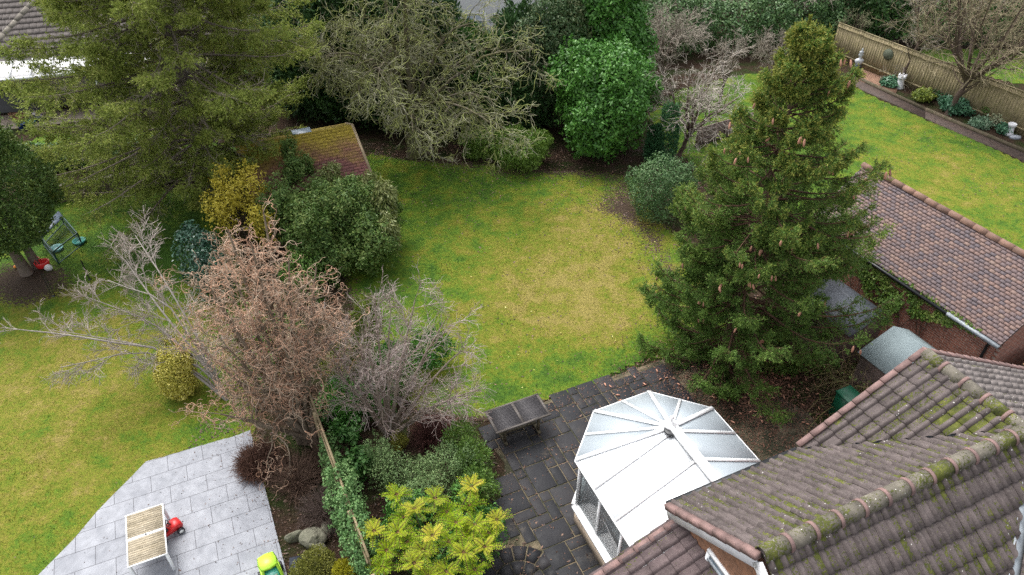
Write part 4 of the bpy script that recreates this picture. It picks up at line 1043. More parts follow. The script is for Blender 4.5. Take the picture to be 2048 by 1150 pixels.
def shrub(name, blobs, n, L, Wd, mat, seed=1, style='broad', stem=None, shell=.35, lump=.2, inner=.15, droop=0.0, extra=None, foliage='foliage', sub=7, shoots=.22, **k):
    r = rng(seed); b0_ = blobs; blobs = clumps(blobs, r, sub) if sub else blobs; P, Nn = sampler(blobs, n, r, shell, lump, inner, lseed=seed)
    if sub and shoots and len(P) > 400:
        ns = max(12, int(len(P) * shoots / 16)); si = r.choice(len(P), ns); Ls = float(np.mean([b[3] for b in b0_])) * r.uniform(.08, .34, ns)
        dd = norm(Nn[si] + r.normal(size=(ns, 3)) * .35 + (0, 0, .25)); tt_ = r.uniform(0, 1, (ns, 16)) ** .7
        Q_ = P[si][:, None] + dd[:, None] * (tt_ * Ls[:, None])[..., None] + r.normal(size=(ns, 16, 3)) * L * .3
        P = np.vstack([P, Q_.reshape(-1, 3)]); Nn = np.vstack([Nn, norm(np.repeat(dd, 16, 0) + r.normal(size=(ns * 16, 3)) * .5)])
    if style == 'broad': V = bigfaces(Nn, P, r, L, Wd)
    elif style == 'spray': V = leafquads(P, Nn + r.normal(size=P.shape) * .45 + (0, 0, .35 - droop), r, L, Wd)
    elif style == 'droop': V = leafquads(P, Nn * .6 + r.normal(size=P.shape) * .4 + (0, 0, -.9), r, L, Wd)
    b0 = np.array(blobs[0]); root = empty(name, (b0[0], b0[1], 0), **k)
    fmesh(foliage, V, quads(V), mat, root)
    if stem:
        zs = b0[2]; mb = MB(); rr = random.Random(seed)
        for i in range(stem[1] if len(stem) > 1 else 3):
            a = rr.uniform(0, 6.28); q = rr.uniform(.2, .6)
            mb.tube([(b0[0] + .05 * math.cos(a), b0[1] + .05 * math.sin(a), -.05), (b0[0] + b0[3] * q * .4 * math.cos(a), b0[1] + b0[4] * q * .4 * math.sin(a), zs * .6), (b0[0] + b0[3] * q * math.cos(a), b0[1] + b0[4] * q * math.sin(a), zs + b0[5] * .3)], [stem[0], stem[0] * .7, stem[0] * .3], 6)
        mb.build('stem', MBARK, root)
    return root
def bark_mat(name, c1, c2, c3=None, sc=6, moss=None, transl=False):
    m, nt, N, L, B = nodes(name)
    n = noise(nt, sc, 5, .7); g = N.new('ShaderNodeNewGeometry')
    c = ramp(nt, n, [(0.3, c2), (0.68, c1)])
    if c3: c = mixc(nt, ramp(nt, mth(nt, 'ADD', mth(nt, 'MULTIPLY', g.outputs['Random Per Island'], .6), mth(nt, 'MULTIPLY', noise(nt, .9, 3), .5)), [(0.4, (0, 0, 0)), (0.75, (1, 1, 1))]), c, c3)
    if moss: c = mixc(nt, ramp(nt, noise(nt, 2.5, 4), [(0.4, (0, 0, 0)), (.62, (.8, .8, .8))]), c, moss)
    L.new(c, B.inputs['Base Color']); B.inputs['Roughness'].default_value = .9; B.inputs['Specular IOR Level'].default_value = .2
    bump(nt, B, noise(nt, sc * 5, 4), .4); return m
MBARK = bark_mat('brown bark', (0.13, 0.095, 0.07), (0.05, 0.036, 0.028))
def bare_tree(name, base, trunk, levels, mat_t, mat_c, seed, spread=None, **k):
    """trunk = list of (path, r0, r1) main stems; levels = dicts for each later generation"""
    r = rng(seed); root = empty(name, tuple(base), **k); mt = MB(); mc = MB()
    Ps = []; Rs = []
    for path, r0, r1 in trunk:
        p = np.array(path, float); S = 9; t = np.linspace(0, len(p) - 1, S); i = np.clip(t.astype(int), 0, len(p) - 2); f = (t - i)[:, None]
        q = p[i] * (1 - f) + p[i + 1] * f; q[1:-1] += r.normal(size=(S - 2, 3)) * r0 * .25
        Ps.append(q); Rs.append(np.linspace(r0, r1, S) * (1 + np.array([.35] + [0] * (S - 1))))
    P = np.array(Ps); Rr = np.array(Rs); V, Q = tubes(P, Rr, 9); mt.add(V, Q)
    for li, lv in enumerate(levels):
        st, d, rr, t = kids(P, Rr, lv['n'], lv.get('t0', .25), lv.get('t1', 1), lv.get('ang', .8), r, lv.get('av', .25), lv.get('bias'))
        L = lv['len'] * r.uniform(.55, 1.2, len(st)) * (1 - lv.get('tt', .3) * t)
        if lv.get('flat') is not None: d[:, 2] = d[:, 2] * (1 - lv['flat']); d = norm(d)
        S = lv.get('S', 7); Pn = grow(st, d, L, S, lv.get('wig', .15), lv.get('grav', 0), r, lv.get('up', 0), lv.get('curl', 0))
        Pn[:, :, 2] = np.maximum(Pn[:, :, 2], lv.get('zmin', .04))
        r0 = np.minimum(rr * lv.get('rr', .6), lv.get('rmax', 1)); Rn = taper(len(st), S, np.maximum(r0, lv.get('rmin', .004)), lv.get('r1', .004))
        V, Q = tubes(Pn, Rn, lv.get('k', 4 if li else 6)); (mt if lv.get('limb') else mc).add(V, Q)
        P, Rr = Pn, Rn
    mt.build('trunk', mat_t, root, smoothf=True); mc.build('crown', mat_c, root)
    return root

# ---- spruces: whorled boughs, hanging branchlets, needle brushes
def needles(P, r, per, L, Wd, spread=.55, tipv=None):
    """needle tufts along twig paths P (N,S,3)"""
    N, S, _ = P.shape; t = r.uniform(.08, 1, (N, per)) * (S - 1); i = np.clip(t.astype(int), 0, S - 2); f = (t - i)[..., None]; rows = np.arange(N)[:, None]
    st = (P[rows, i] * (1 - f) + P[rows, i + 1] * f).reshape(-1, 3); T = norm(P[rows, i + 1] - P[rows, i]).reshape(-1, 3)
    q = r.normal(size=T.shape); q = norm(q - T * np.sum(q * T, -1, keepdims=True))
    ax = T * .75 + q * spread
    return leafquads(st, ax, r, L, Wd), np.repeat(t.ravel() / (S - 1), 4)
def spruce(name, base, H_, rfun, nb, seed, mt, mn, mtw, z0=.6, zvis=99, per2=24, per3=7, l3=.16, nl=.055, nw=.02, droop=.1, sparse=1.0, upend=.22, lean=(0, 0), tips=True, l2=.3, twig=0, ztop=.955, azf=None, whorl=.5, **k):
    r = rng(seed); base = np.array(base); root = empty(name, tuple(base), **k)
    S = 12; tz = np.linspace(0, 1, S); tp = np.stack([base[0] + lean[0] * tz + r.normal(size=S) * .02, base[1] + lean[1] * tz, tz * H_], 1)
    V, Q = tubes(tp[None], (.17 * H_ / 10 * (1 - tz * .97) + .006)[None], 10); fmesh('trunk', V, Q, mt, root, smoothf=True)
    u = np.sort(r.uniform(0, 1, nb)) ** .9; z = z0 + u ** 1.12 * (H_ * ztop - z0); wz = whorl; z = np.where(r.uniform(size=nb) < .82, np.round(z / wz) * wz + r.normal(size=nb) * wz * .09, z); z = np.clip(z, z0, H_ * ztop); z = z[z < zvis]; n = len(z)
    a = np.arange(n) * 2.39996 + r.normal(size=n) * .25
    st = np.stack([np.interp(z, tp[:, 2], tp[:, 0]), np.interp(z, tp[:, 2], tp[:, 1]), z], 1)
    LL = np.array([rfun(x) for x in z / H_]) * r.uniform(.55, 1.18, n) * (azf(a, z) if azf else 1)
    d = np.stack([np.cos(a), np.sin(a), .12 + .5 * smooth(.6, 1, z / H_) - .1 * (1 - z / H_)], 1); d[:, 2] += r.normal(size=n) * .04
    P1_ = grow(st, d, LL, 11, .035, -droop, r, upend); R1 = taper(n, 11, .012 + .022 * LL / 2.5, .005)
    mb = MB(); V, Q = tubes(P1_, R1, 5); mb.add(V, Q)
    # hanging / side branchlets
    n2 = per2; t = r.uniform(.12, 1, (n, n2)) ** .8 * 10; i = np.clip(t.astype(int), 0, 9); f = (t - i)[..., None]; rows = np.arange(n)[:, None]
    s2 = (P1_[rows, i] * (1 - f) + P1_[rows, i + 1] * f); T = norm(P1_[rows, i + 1] - P1_[rows, i]); side = norm(np.cross(T, np.array([0, 0, 1.0])))
    sg = np.where(r.uniform(size=t.shape) < .5, -1, 1)[..., None]
    dd = T * .75 + side * sg * r.uniform(.35, .9, t.shape)[..., None] + np.stack([0 * t, 0 * t, -r.uniform(.05, .75, t.shape)], -1)
    tt = (t / 10).ravel(); L2 = (l2 * (.24 + .96 * np.repeat(LL, n2) / max(LL)) * (1.25 - .75 * tt)) * r.uniform(.6, 1.25, n * n2)
    keep = r.uniform(size=n * n2) < sparse * (.35 + .65 * tt) * (.3 + .8 * np.sqrt(np.repeat(LL, n2) / max(LL)))
    P2 = grow(s2.reshape(-1, 3)[keep], dd.reshape(-1, 3)[keep], L2[keep], 6, .08, -.16, r, .16); tt = tt[keep]; zz = P2[:, 0, 2] / H_
    R2 = taper(len(P2), 6, np.full(len(P2), .006), .003); V, Q = tubes(P2, R2, 3); mb.add(V, Q)
    mb.build('boughs', mtw, root)
    Rq = taper(len(P2), 6, np.full(len(P2), .004), .003)
    s3, d3, _, t3 = kids(P2, Rq, per3, .1, 1, .75, r, .2, (0, 0, -.25))
    par = np.repeat(np.arange(len(P2)), per3)
    P3 = grow(s3, d3, l3 * r.uniform(.6, 1.25, len(s3)) * (1.15 - .4 * t3), 4, .08, -.05, r, .08)
    Vn, tn = needles(P3, r, 7, nl, nw); par3 = np.repeat(np.repeat(par, 7), 4)
    tipv = np.clip(smooth(.45, 1, tn) * smooth(.55, 1.1, zz[par3] * .85 + .4 * tt[par3]), 0, 1)
    Vm, tm = needles(P2, r, 12, nl, nw); parm = np.repeat(np.arange(len(P2)), 48)
    tip2 = np.clip(smooth(.6, 1, tm) * smooth(.6, 1.1, zz[parm] * .85 + .4 * tt[parm]), 0, 1)
    # leader brushes along the upper end of the boughs and trunk top
    Vb, tb = needles(P1_[:, 4:], r, 36, nl * 1.05, nw); parb = np.repeat(np.arange(n), 36 * 4)
    tip3 = np.clip(smooth(.3, 1, tb) * smooth(.3, .9, z[parb] / H_ + .2), 0, 1)
    top = tp[None, -3:]; Vt, tq = needles(np.repeat(top, 3, 0), r, 420, nl * 1.15, nw)
    VV = np.vstack([Vn, Vm, Vb, Vt]); TT = np.concatenate([tipv, tip2, tip3, np.full(len(Vt), .7)])
    fmesh('foliage', VV, quads(VV), mn, root, attrs={'tip': TT if tips else TT * .3})
    if twig:
        rr = r.choice(len(P1_), len(P1_)); P4s, d4, _, _ = kids(P1_, R1, twig, .2, .9, .7, r, .3, (0, 0, -.3)); P4 = grow(P4s, d4, r.uniform(.3, .9, len(P4s)), 6, .18, -.12, r)
        V, Q = tubes(P4, taper(len(P4), 6, np.full(len(P4), .007), .003), 3); s5, d5, _, _ = kids(P4, taper(len(P4), 6, np.full(len(P4), .006), .003), 5, .2, 1, .8, r)
        P5 = grow(s5, d5, r.uniform(.1, .4, len(s5)), 4, .2, -.08, r); V2, Q2 = tubes(P5, taper(len(P5), 4, np.full(len(P5), .0045), .003), 3)
        mb = MB().add(V, Q).add(V2, Q2); mb.build('dead_twigs', bark_mat('grey dead twigs', (0.42, 0.37, 0.33), (0.28, 0.21, 0.17)), root)
    return root, P1_, P2, tt, z, LL
MSPR = leafmat('spruce needles', (0.030, 0.062, 0.013), (0.062, 0.118, 0.022), (0.120, 0.185, 0.036), rough=.6, transl=.25, spec=.25, nscale=1.2, tip=(0.27, 0.27, 0.050, 1))
MSPB = bark_mat('spruce bark', (0.16, 0.105, 0.075), (0.075, 0.05, 0.038))
root_s, B1, B2, bt, bz, bL = spruce('spruce_tree', (6.72, 16.5, 0), 10.6, lambda t: float(np.interp(t, [0, .1, .3, .5, .83, 1], [2.8, 3.35, 3.35, 2.75, 1.1, .08])), 275, 5, MSPB, MSPR, bark_mat('brown spruce twigs', (0.15, 0.085, 0.055), (0.07, 0.04, 0.028)), ztop=.965, whorl=.52, azf=lambda a, z: np.where(np.cos(a) < -.1, .80, np.where(np.cos(a) > .6, 1.1, 1.0)), z0=.15, per2=50, per3=8, l3=.17, nl=.062, nw=.022, l2=.62, upend=.30, droop=.14,
    label='dark green spruce hung with brown cones beside the conservatory', category='tree')
# hanging cones of the spruce, on outer bough ends that face open air
rc = rng(77); MCONE = plain('spruce cones', (0.52, 0.27, 0.18), (0.32, 0.15, 0.10), 25, .7, .5, 60)
cm = MB(); cm.lathe((0, 0, -.15), [(.004, 0), (.018, .015), (.026, .05), (.027, .085), (.020, .125), (.008, .148)], 8)
cv = np.vstack(cm.V); cme = None
cand = [i for i in range(len(B2)) if bt[i] > .78 and .22 < B2[i, 0, 2] / 10.6 < .95 and B2[i, 3, 1] < 16.6 + .9 * rc.uniform()]
rc.shuffle(cand)
chosen = []
for i in cand:
    p = B2[i, 4] + np.array([0, -.06, -.06])
    if all(np.linalg.norm(p - q) > .45 for q in chosen): chosen.append(p)
    if len(chosen) >= 48: break
ncone = 0
for p in chosen:
    for j in range(int(rc.integers(1, 4))):
        if ncone >= 96: break
        if cme is None:
            o = cm.build('cone', MCONE); cme = o.data; COL.objects.unlink(o); bpy.data.objects.remove(o)
        o = bpy.data.objects.new('cone', cme); COL.objects.link(o); o.parent = root_s
        o.location = Vector(p - np.array([6.75, 16.5, 0]) + np.append(rc.normal(size=2) * .08, -.02)); s_ = rc.uniform(.9, 1.2); o.scale = (s_, s_, s_ * 1.1)
        o.rotation_euler = (rc.normal() * .2, rc.normal() * .2, 0); ncone += 1

MSPL = leafmat('thin spruce needles', (0.075, 0.105, 0.020), (0.160, 0.200, 0.040), (0.27, 0.275, 0.08), rough=.65, transl=.35, spec=.2, nscale=.9, tip=(0.26, 0.31, 0.07, 1))
spruce('conifer_tree', (-12.45, 26.3, 0), 17.5, lambda t: 6.5 * (1 - t) ** .5 * (.9 if t < .1 else 1), 290, 9, bark_mat('grey trunk', (0.22, 0.19, 0.165), (0.11, 0.09, 0.08)), MSPL, bark_mat('grey boughs', (0.17, 0.14, 0.10), (0.09, 0.075, 0.055), (0.24, 0.20, 0.17)), z0=1.0, zvis=13.5, per2=58, per3=9, l3=.30, nl=.095, nw=.036, droop=.07, sparse=.78, upend=.1, l2=1.1, twig=12, whorl=.85, azf=lambda a, z: 1 - .42 * (np.cos(a + .3) > .25) * (z < 5.5),
    label='very tall sparse conifer with grey trunk and drooping feathery boughs', category='tree')

# ---- clipped conifer, left edge
cb = G(62, 556); MCL = leafmat('clipped conifer', (0.028, 0.060, 0.014), (0.058, 0.100, 0.022), (0.11, 0.145, 0.032), rough=.6, transl=.1, nscale=1.4)
x, y = cb[0], cb[1]; r_ = px2m(88, x, y, 3)
x += .6; BL = [(x - 1.15, y + .4, 3.6, 1.85, 1.8, 2.3), (x - .35, y - .1, 2.9, 1.45, 1.4, 1.25), (x - 1.6, y - .5, 3.0, 1.6, 1.4, 1.6), (x - 1.0, y + .3, 4.9, 1.4, 1.4, 1.5), (x + .1, y + .4, 3.6, 1.15, 1.3, 1.3), (x - 1.2, y - .7, 2.3, 1.2, 1.0, .75), (x - .1, y - .1, 2.35, .95, .9, .7)]
t_ = shrub('conifer_tree', BL, 90000, .11, .05, MCL, 3, 'spray', shell=.16, lump=.12, inner=.1, sub=4, label='dense clipped conifer on two thick trunks at the left edge', category='tree')
for (u0, v0, w_) in ((55, 548, .17), (76, 534, .14)):
    q = G(u0, v0); mb = MB(); P = [q + (0, 0, -.05), q + (-.08, .02, .8), q + (-.3, .1, 2.2), q + (-.5, .2, 3.2)]; mb.tube(P, [w_ * 1.35, w_, w_ * .8, w_ * .5], 10)
    mb.build('trunk', bark_mat('grey conifer bark', (0.20, 0.16, 0.13), (0.10, 0.08, 0.065)), t_, smoothf=True)

# ---- big bare mossy tree, upper middle
mb_ = G(826, 312); bx, by = mb_[0], mb_[1]
MMOSSB = bark_mat('mossy twigs', (0.33, 0.32, 0.24), (0.15, 0.15, 0.08), (0.26, 0.29, 0.09))
MMOSST = bark_mat('mossy trunk', (0.17, 0.145, 0.11), (0.07, 0.06, 0.04), moss=(0.11, 0.115, 0.03))
tr = []
rt = random.Random(4)
for k_ in range(20):
    a = k_ * 2.4 + .3; q = rt.uniform(2.0, 5.2) if k_ > 2 else .6 + k_ * .6; h = rt.uniform(7.0, 9.5) - q * .75 if k_ > 2 else 9.8
    if k_ > 13: h = rt.uniform(2.6, 4.2); q = rt.uniform(3.4, 5.0)
    if k_ > 2 and math.cos(a) < -.1 and math.sin(a) < .35: q *= .55; h = max(h, 5.0)
    z0_ = rt.uniform(1.5, 3.0)
    tr.append(([(bx, by, z0_ - .3), (bx + math.cos(a) * q * .35, by + math.sin(a) * q * .35, z0_ + (h - z0_) * .4 + .3), (bx + math.cos(a) * q * .75, by + math.sin(a) * q * .75, z0_ + (h - z0_) * .85 + .3), (bx + math.cos(a) * q * 1.15, by + math.sin(a) * q * 1.15, h)], .085, .022))
tr.append(([(bx, by, -.1), (bx, by, 1), (bx + .05, by, 2.0), (bx - .05, by, 3.2)], .27, .2))
bare_tree('mossy_tree', (bx, by, 0), tr, [dict(n=12, len=2.5, ang=.95, S=10, wig=.14, grav=-.14, rr=.5, rmax=.036, t0=.3, limb=True, k=5, flat=.3, curl=.18, rmin=.02),
    dict(n=8, len=1.25, ang=.8, S=9, wig=.2, grav=-.15, rr=.6, curl=.30, rmin=.013, r1=.009, t0=.2, k=3),
    dict(n=4, len=.55, ang=.8, S=6, wig=.25, grav=-.12, rr=.7, curl=.35, rmin=.012, r1=.008, t0=.1, k=3)], MMOSST, MMOSSB, 12,
    label='huge bare spreading tree with mossy crooked twigs at upper middle', category='tree')

# ---- corkscrew hazel
hz = G(612, 885); hx, hy = hz[0], hz[1]
MHZ = bark_mat('pinkish twisted twigs', (0.54, 0.42, 0.31), (0.31, 0.22, 0.165), (0.50, 0.29, 0.19)); MHT = bark_mat('hazel stem', (0.26, 0.21, 0.155), (0.12, 0.09, 0.065))
tr = []
for k_, (dx, dy, h) in enumerate([(-.1, .2, 6.6), (-1.0, -.2, 5.6), (.5, .4, 6.0), (-1.5, .6, 5.0), (.0, .9, 6.9), (-.6, .4, 6.8), (-1.3, 1.3, 5.6), (.8, -.1, 4.6), (-.9, -.5, 4.2), (.3, -.4, 4.2), (-2.1, .2, 3.8), (-1.7, 1.6, 5.2), (.9, .8, 5.4), (-1.3, -.9, 2.4)]):
    tr.append(([(hx + .04 * k_ - .15, hy, -.05), (hx + dx * .3, hy + dy * .25, h * .33), (hx + dx * .75, hy + dy * .7, h * .68), (hx + dx * 1.1, hy + dy * 1.2, h)], .085, .02))
bare_tree('corkscrew_willow', (hx, hy, 0), tr, [dict(n=12, len=2.0, ang=.8, S=15, wig=.13, curl=.40, rr=.55, rmax=.028, t0=.34, k=5, limb=True, up=.06, rmin=.012),
    dict(n=6, len=1.05, ang=.75, S=16, wig=.18, curl=.58, rr=.6, rmin=.0085, r1=.005, t0=.1, k=3),
    dict(n=3, len=.5, ang=.85, S=10, wig=.28, curl=.75, rr=.7, rmin=.006, r1=.0038, t0=.1, k=3)], MHT, MHZ, 22,
    label='twisted corkscrew willow with dense pinkish tan bare twigs left of centre', category='tree')

# ---- silvery bare tree leaning over left lawn
sb = G(455, 800); sx, sy = sb[0], sb[1]
MSV = bark_mat('silvery twigs', (0.46, 0.41, 0.375), (0.28, 0.22, 0.185)); MSVT = bark_mat('silvery bark', (0.34, 0.31, 0.28), (0.19, 0.165, 0.145))
def Wp(u, v, z): return tuple(G(u, v, z))
tr = [([(sx, sy, -.05), Wp(415, 735, 1.2), Wp(345, 650, 2.5), Wp(250, 520, 3.7)], .048, .016),
      ([(sx, sy, .0), Wp(420, 730, 1.1), Wp(330, 600, 3.0), Wp(215, 560, 3.2)], .038, .012),
      ([(sx, sy, .0), Wp(415, 735, 1.0), Wp(300, 640, 2.2), Wp(190, 600, 2.9)], .038, .012),
      ([(sx, sy, .0), Wp(410, 740, 1.0), Wp(290, 690, 1.9), Wp(120, 662, 2.5)], .036, .012),
      ([(sx, sy, .0), Wp(400, 745, .9), Wp(280, 700, 1.7), Wp(120, 735, 2.3)], .032, .012),
      ([(sx, sy, .0), Wp(420, 720, 1.5), Wp(330, 560, 3.6), Wp(270, 470, 4.0)], .036, .012)]
bare_tree('silver_bare_tree', (sx, sy, 0), tr, [dict(n=13, len=1.25, ang=.65, S=8, wig=.14, grav=.0, rr=.5, rmax=.022, t0=.2, k=5, limb=True, flat=.4, rmin=.01),
    dict(n=9, len=.6, ang=.65, S=6, wig=.18, rr=.6, rmin=.0075, r1=.005, t0=.2, k=3, zmin=.5),
    dict(n=4, len=.25, ang=.7, S=4, wig=.2, rr=.7, rmin=.0055, r1=.004, t0=.1, k=3, zmin=.5)], MSVT, MSV, 31,
    label='silvery grey bare tree leaning out over the left lawn', category='tree')
o_ = bare_tree('bare_branch', Wp(200, 700, .5), [([(sx, sy, .0), Wp(330, 700, 1.6), Wp(130, 668, 2.7), Wp(5, 655, 3.3)], .05, .01)], [dict(n=12, len=.8, ang=.5, S=6, wig=.12, rr=.5, rmax=.016, t0=.55, k=4, flat=.5, rmin=.007), dict(n=5, len=.3, ang=.6, S=4, wig=.18, rr=.7, rmin=.005, r1=.003, k=3)], MSVT, MSV, 33)
o_.name = 'long_bare_branch'; tag(o_, 'long pale bare limb reaching to the left frame edge over the lawn', 'branch')

# ---- grey brown bare shrub tree in the middle bed
lb = G(776, 872); lx, ly = lb[0], lb[1]
MLT = bark_mat('lilac twigs', (0.34, 0.27, 0.24), (0.22, 0.15, 0.14), (0.42, 0.36, 0.33)); MLB = bark_mat('lilac bark', (0.33, 0.27, 0.22), (0.18, 0.14, 0.11))
tr = []
for (uu, vv, z) in [(690, 620, 3.9), (750, 590, 4.2), (830, 600, 4.1), (890, 640, 3.5), (925, 700, 2.8), (955, 780, 1.9), (670, 740, 2.6), (820, 680, 4.0), (735, 700, 3.8), (900, 800, 1.9), (780, 640, 4.3), (650, 680, 3.2)]:
    e_ = np.array(Wp(uu, vv, z)); b_ = np.array([lx, ly, -.05]); m1 = b_ * .72 + e_ * .28 + (0, 0, .1); m2 = b_ * .4 + e_ * .6 + (0, 0, .25)
    tr.append(([tuple(b_), tuple(m1), tuple(m2), tuple(e_)], .06, .014))
bare_tree('bare_shrub_tree', (lx, ly, 0), tr, [dict(n=9, len=1.15, ang=.6, S=8, wig=.13, rr=.5, rmax=.022, t0=.3, k=5, limb=True, rmin=.009, up=.05),
    dict(n=8, len=.7, ang=.65, S=7, wig=.18, rr=.6, rmin=.007, r1=.0045, t0=.15, k=3, grav=-.02, zmin=.3),
    dict(n=4, len=.3, ang=.7, S=5, wig=.22, rr=.7, rmin=.005, r1=.0035, t0=.1, k=3, zmin=.3)], MLB, MLT, 41,
    label='many stemmed grey brown bare shrub in the middle bed by the table', category='shrub')

# ---- laurels and evergreens behind the lawn
MLAU = leafmat('laurel leaves', (0.022, 0.068, 0.010), (0.044, 0.130, 0.018), (0.088, 0.195, 0.036), rough=.46, transl=.2, spec=.4)
MLAD = leafmat('dark laurel leaves', (0.012, 0.042, 0.010), (0.026, 0.080, 0.018), (0.06, 0.14, 0.04), rough=.35, transl=.1, spec=.6)
MRED = leafmat('red tinged evergreen', (0.022, 0.050, 0.018), (0.045, 0.080, 0.030), (0.095, 0.095, 0.042), rough=.5, transl=.15, spec=.3, nscale=.5)
MDK = leafmat('dark conifer hedge', (0.012, 0.034, 0.010), (0.025, 0.060, 0.016), (0.05, 0.10, 0.028), rough=.6, transl=.05)
MDK2 = leafmat('mid conifer', (0.014, 0.045, 0.009), (0.03, 0.082, 0.014), (0.065, 0.135, 0.028), rough=.6, transl=.08)
shrub('laurel_bush', mound(1203, 340, 104, 96, seed=5, lobes=7), 34000, .17, .085, MLAU, 6, stem=(.08,), shoots=.3, lump=.28, label='big rounded glossy green laurel bush at the head of the lawn', category='shrub')
g = G(1190, 270); x, y = g[0], g[1] + 3.6
shrub('laurel_tree', [(x, y - .8, 3.4, 2.3, 2.0, 3.4), (x + .1, y - .8, 6.0, 1.9, 1.6, 2.2), (x - .9, y - .3, 7.0, 1.8, 1.5, 2.2), (x + .9, y - 1.3, 3.9, 1.5, 1.4, 2.0), (x + .4, y - 1.4, 4.9, 1.5, 1.2, 1.6)], 42000, .20, .10, MLAU, 7, stem=(.1,), label='tall green laurel tree rising behind the rounded laurel', category='tree')
g = G(1100, 300); x, y = g[0], g[1] + 2.9
shrub('evergreen_tree', [(x + .1, y, 2.9, 1.8, 1.8, 2.9), (x + .3, y, 4.6, 1.5, 1.4, 1.7), (x - .5, y + .3, 3.8, 1.5, 1.4, 1.6)], 30000, .13, .06, MRED, 8, stem=(.1,), label='dull red tinged evergreen between mossy tree and laurel', category='tree')
for i, (u, v, w_, h_, lab, mt_, n_) in enumerate([(650, 275, 2.0, 6.2, 'dark conifer behind the moss roofed shed', MDK, 22000), (722, 285, 1.8, 7.0, 'dark conifer just left of the mossy trunk', MDK, 22000), (790, 288, 1.9, 8.6, 'tallest dark conifer directly behind the mossy tree', MDK2, 24000), (870, 292, 1.8, 7.0, 'dark conifer just right of the mossy trunk', MDK, 22000), (950, 296, 1.9, 4.4, 'dark conifer behind the low weeping shrubs', MDK2, 22000), (1035, 296, 1.9, 5.2, 'dark conifer beside the red tinged evergreen', MDK, 20000)]):
    g = G(u, v); x, y = g[0] * (g[1] + 3) / g[1], g[1] + 3.0
    shrub('conifer_tree', [(x, y, h_ * .45, w_, w_, h_ * .46), (x, y, h_ * .7, w_ * .7, w_ * .7, h_ * .35), (x + .3, y - .3, h_ * .25, w_ * 1.05, w_, h_ * .26)], n_, .24, .10, mt_, 50 + i, 'spray', stem=(.12,), shell=.4, lump=.25, label=lab, category='tree', group='dark conifers behind the lawn')
MWP = leafmat('weeping shrub leaves', (0.045, 0.085, 0.012), (0.085, 0.15, 0.022), (0.15, 0.22, 0.040), rough=.5, transl=.2)
shrub('weeping_shrub', mound(1040, 352, 58, 262, seed=9, lobes=4), 16000, .13, .04, MWP, 9, 'droop', label='mounded weeping yellow green shrub left of the big laurel', category='shrub')
shrub('weeping_shrub', mound(968, 322, 42, 258, seed=10, lobes=4), 9000, .13, .04, MWP, 10, 'droop', label='smaller weeping green shrub under mossy branches', category='shrub')
MOLV = leafmat('small dark evergreen', (0.022, 0.055, 0.018), (0.045, 0.095, 0.030), (0.11, 0.16, 0.07), rough=.5, transl=.15, spec=.3)
shrub('evergreen_shrub', mound(1315, 462, 72, 312, seed=11, lobes=6), 22000, .085, .04, MOLV, 11, stem=(.04,), label='dark small leaved evergreen shrub left of the cone bearing spruce', category='shrub')
MCY = leafmat('cypress', (0.012, 0.045, 0.016), (0.024, 0.078, 0.028), (0.05, 0.13, 0.045), rough=.6, transl=.05)
for (u, v, vt, w_, lab) in ((1328, 326, 210, .42, 'taller slim dark cypress beside the leaning fruit tree'), (1303, 322, 252, .33, 'shorter slim cypress against the laurel')):
    g = G(u, v); h_ = HT(g[1], vt); shrub('cypress_tree', [(g[0], g[1], h_ * .5, w_, w_, h_ * .5), (g[0], g[1], h_ * .3, w_ * 1.05, w_, h_ * .3)], 7000, .13, .035, MCY, int(u), 'spray', lump=.1, label=lab, category='tree')

# ---- background hedges
MHG = leafmat('far hedge leaves', (0.020, 0.05, 0.015), (0.042, 0.09, 0.026), (0.09, 0.15, 0.05), rough=.5, transl=.1)
MHB = leafmat('brownish far hedge', (0.075, 0.055, 0.04), (0.13, 0.10, 0.07), (0.21, 0.17, 0.12), rough=.7, transl=.05)
def hedge(lab, a, b, w_, h_, n, L, mat, seed, cat='hedge', name='hedge'):
    a = np.array(a[:2]); b = np.array(b[:2]); D = np.linalg.norm(b - a); k = max(3, int(D / (w_ * .9))); r = rng(seed); B = []
    for i in range(k):
        p = a + (b - a) * (i + .5) / k + r.normal(size=2) * .2; hh = h_ * r.uniform(.85, 1.15); B.append((p[0], p[1], hh * .5, w_ * r.uniform(.8, 1.1), w_ * r.uniform(.8, 1.1), hh * .52))
    return shrub(name, B, n, L, L * .5, mat, seed, 'broad', shell=.3, lump=.2, label=lab, category=cat)
hedge('long green hedge across the end of the right garden', G(1275, 130) + (0, 1.5, 0), G(1660, 100) + (0, 1.5, 0), 1.5, 3.3, 36000, .17, MHG, 61)
hedge('brownish bare hedge line behind the green hedge', (5.0, 47, 0), (22, 50, 0), 1.8, 3.6, 22000, .17, MHB, 62)
hedge('dark tall hedge beyond the long panel fence', (21.5, 44.5, 0), (34, 44.0, 0), 2.2, 5.0, 36000, .2, MDK2, 63)
hedge('dark evergreen clump at top right corner of the fence', (19.8, 46.5, 0), (22.5, 45.0, 0), 2.0, 5.8, 20000, .2, MDK, 64)
hedge('far green trees along the upper edge behind houses', (-14, 57, 0), (6, 60, 0), 3, 5, 16000, .3, MDK2, 65)
hedge('low green hedge behind the weathered brick wall', G(40, 345), G(330, 318), .7, 1.1, 16000, .12, MHG, 69)
hedge('dark hedge behind the bungalow canopy', (-12.5, 36.5, 0), (-7.5, 33.5, 0), 1.6, 3.4, 20000, .2, MDK2, 66)
hedge('evergreen screen behind the tall conifer', (-19, 41, 0), (-8, 40, 0), 2.0, 4.2, 20000, .25, MHG, 67)
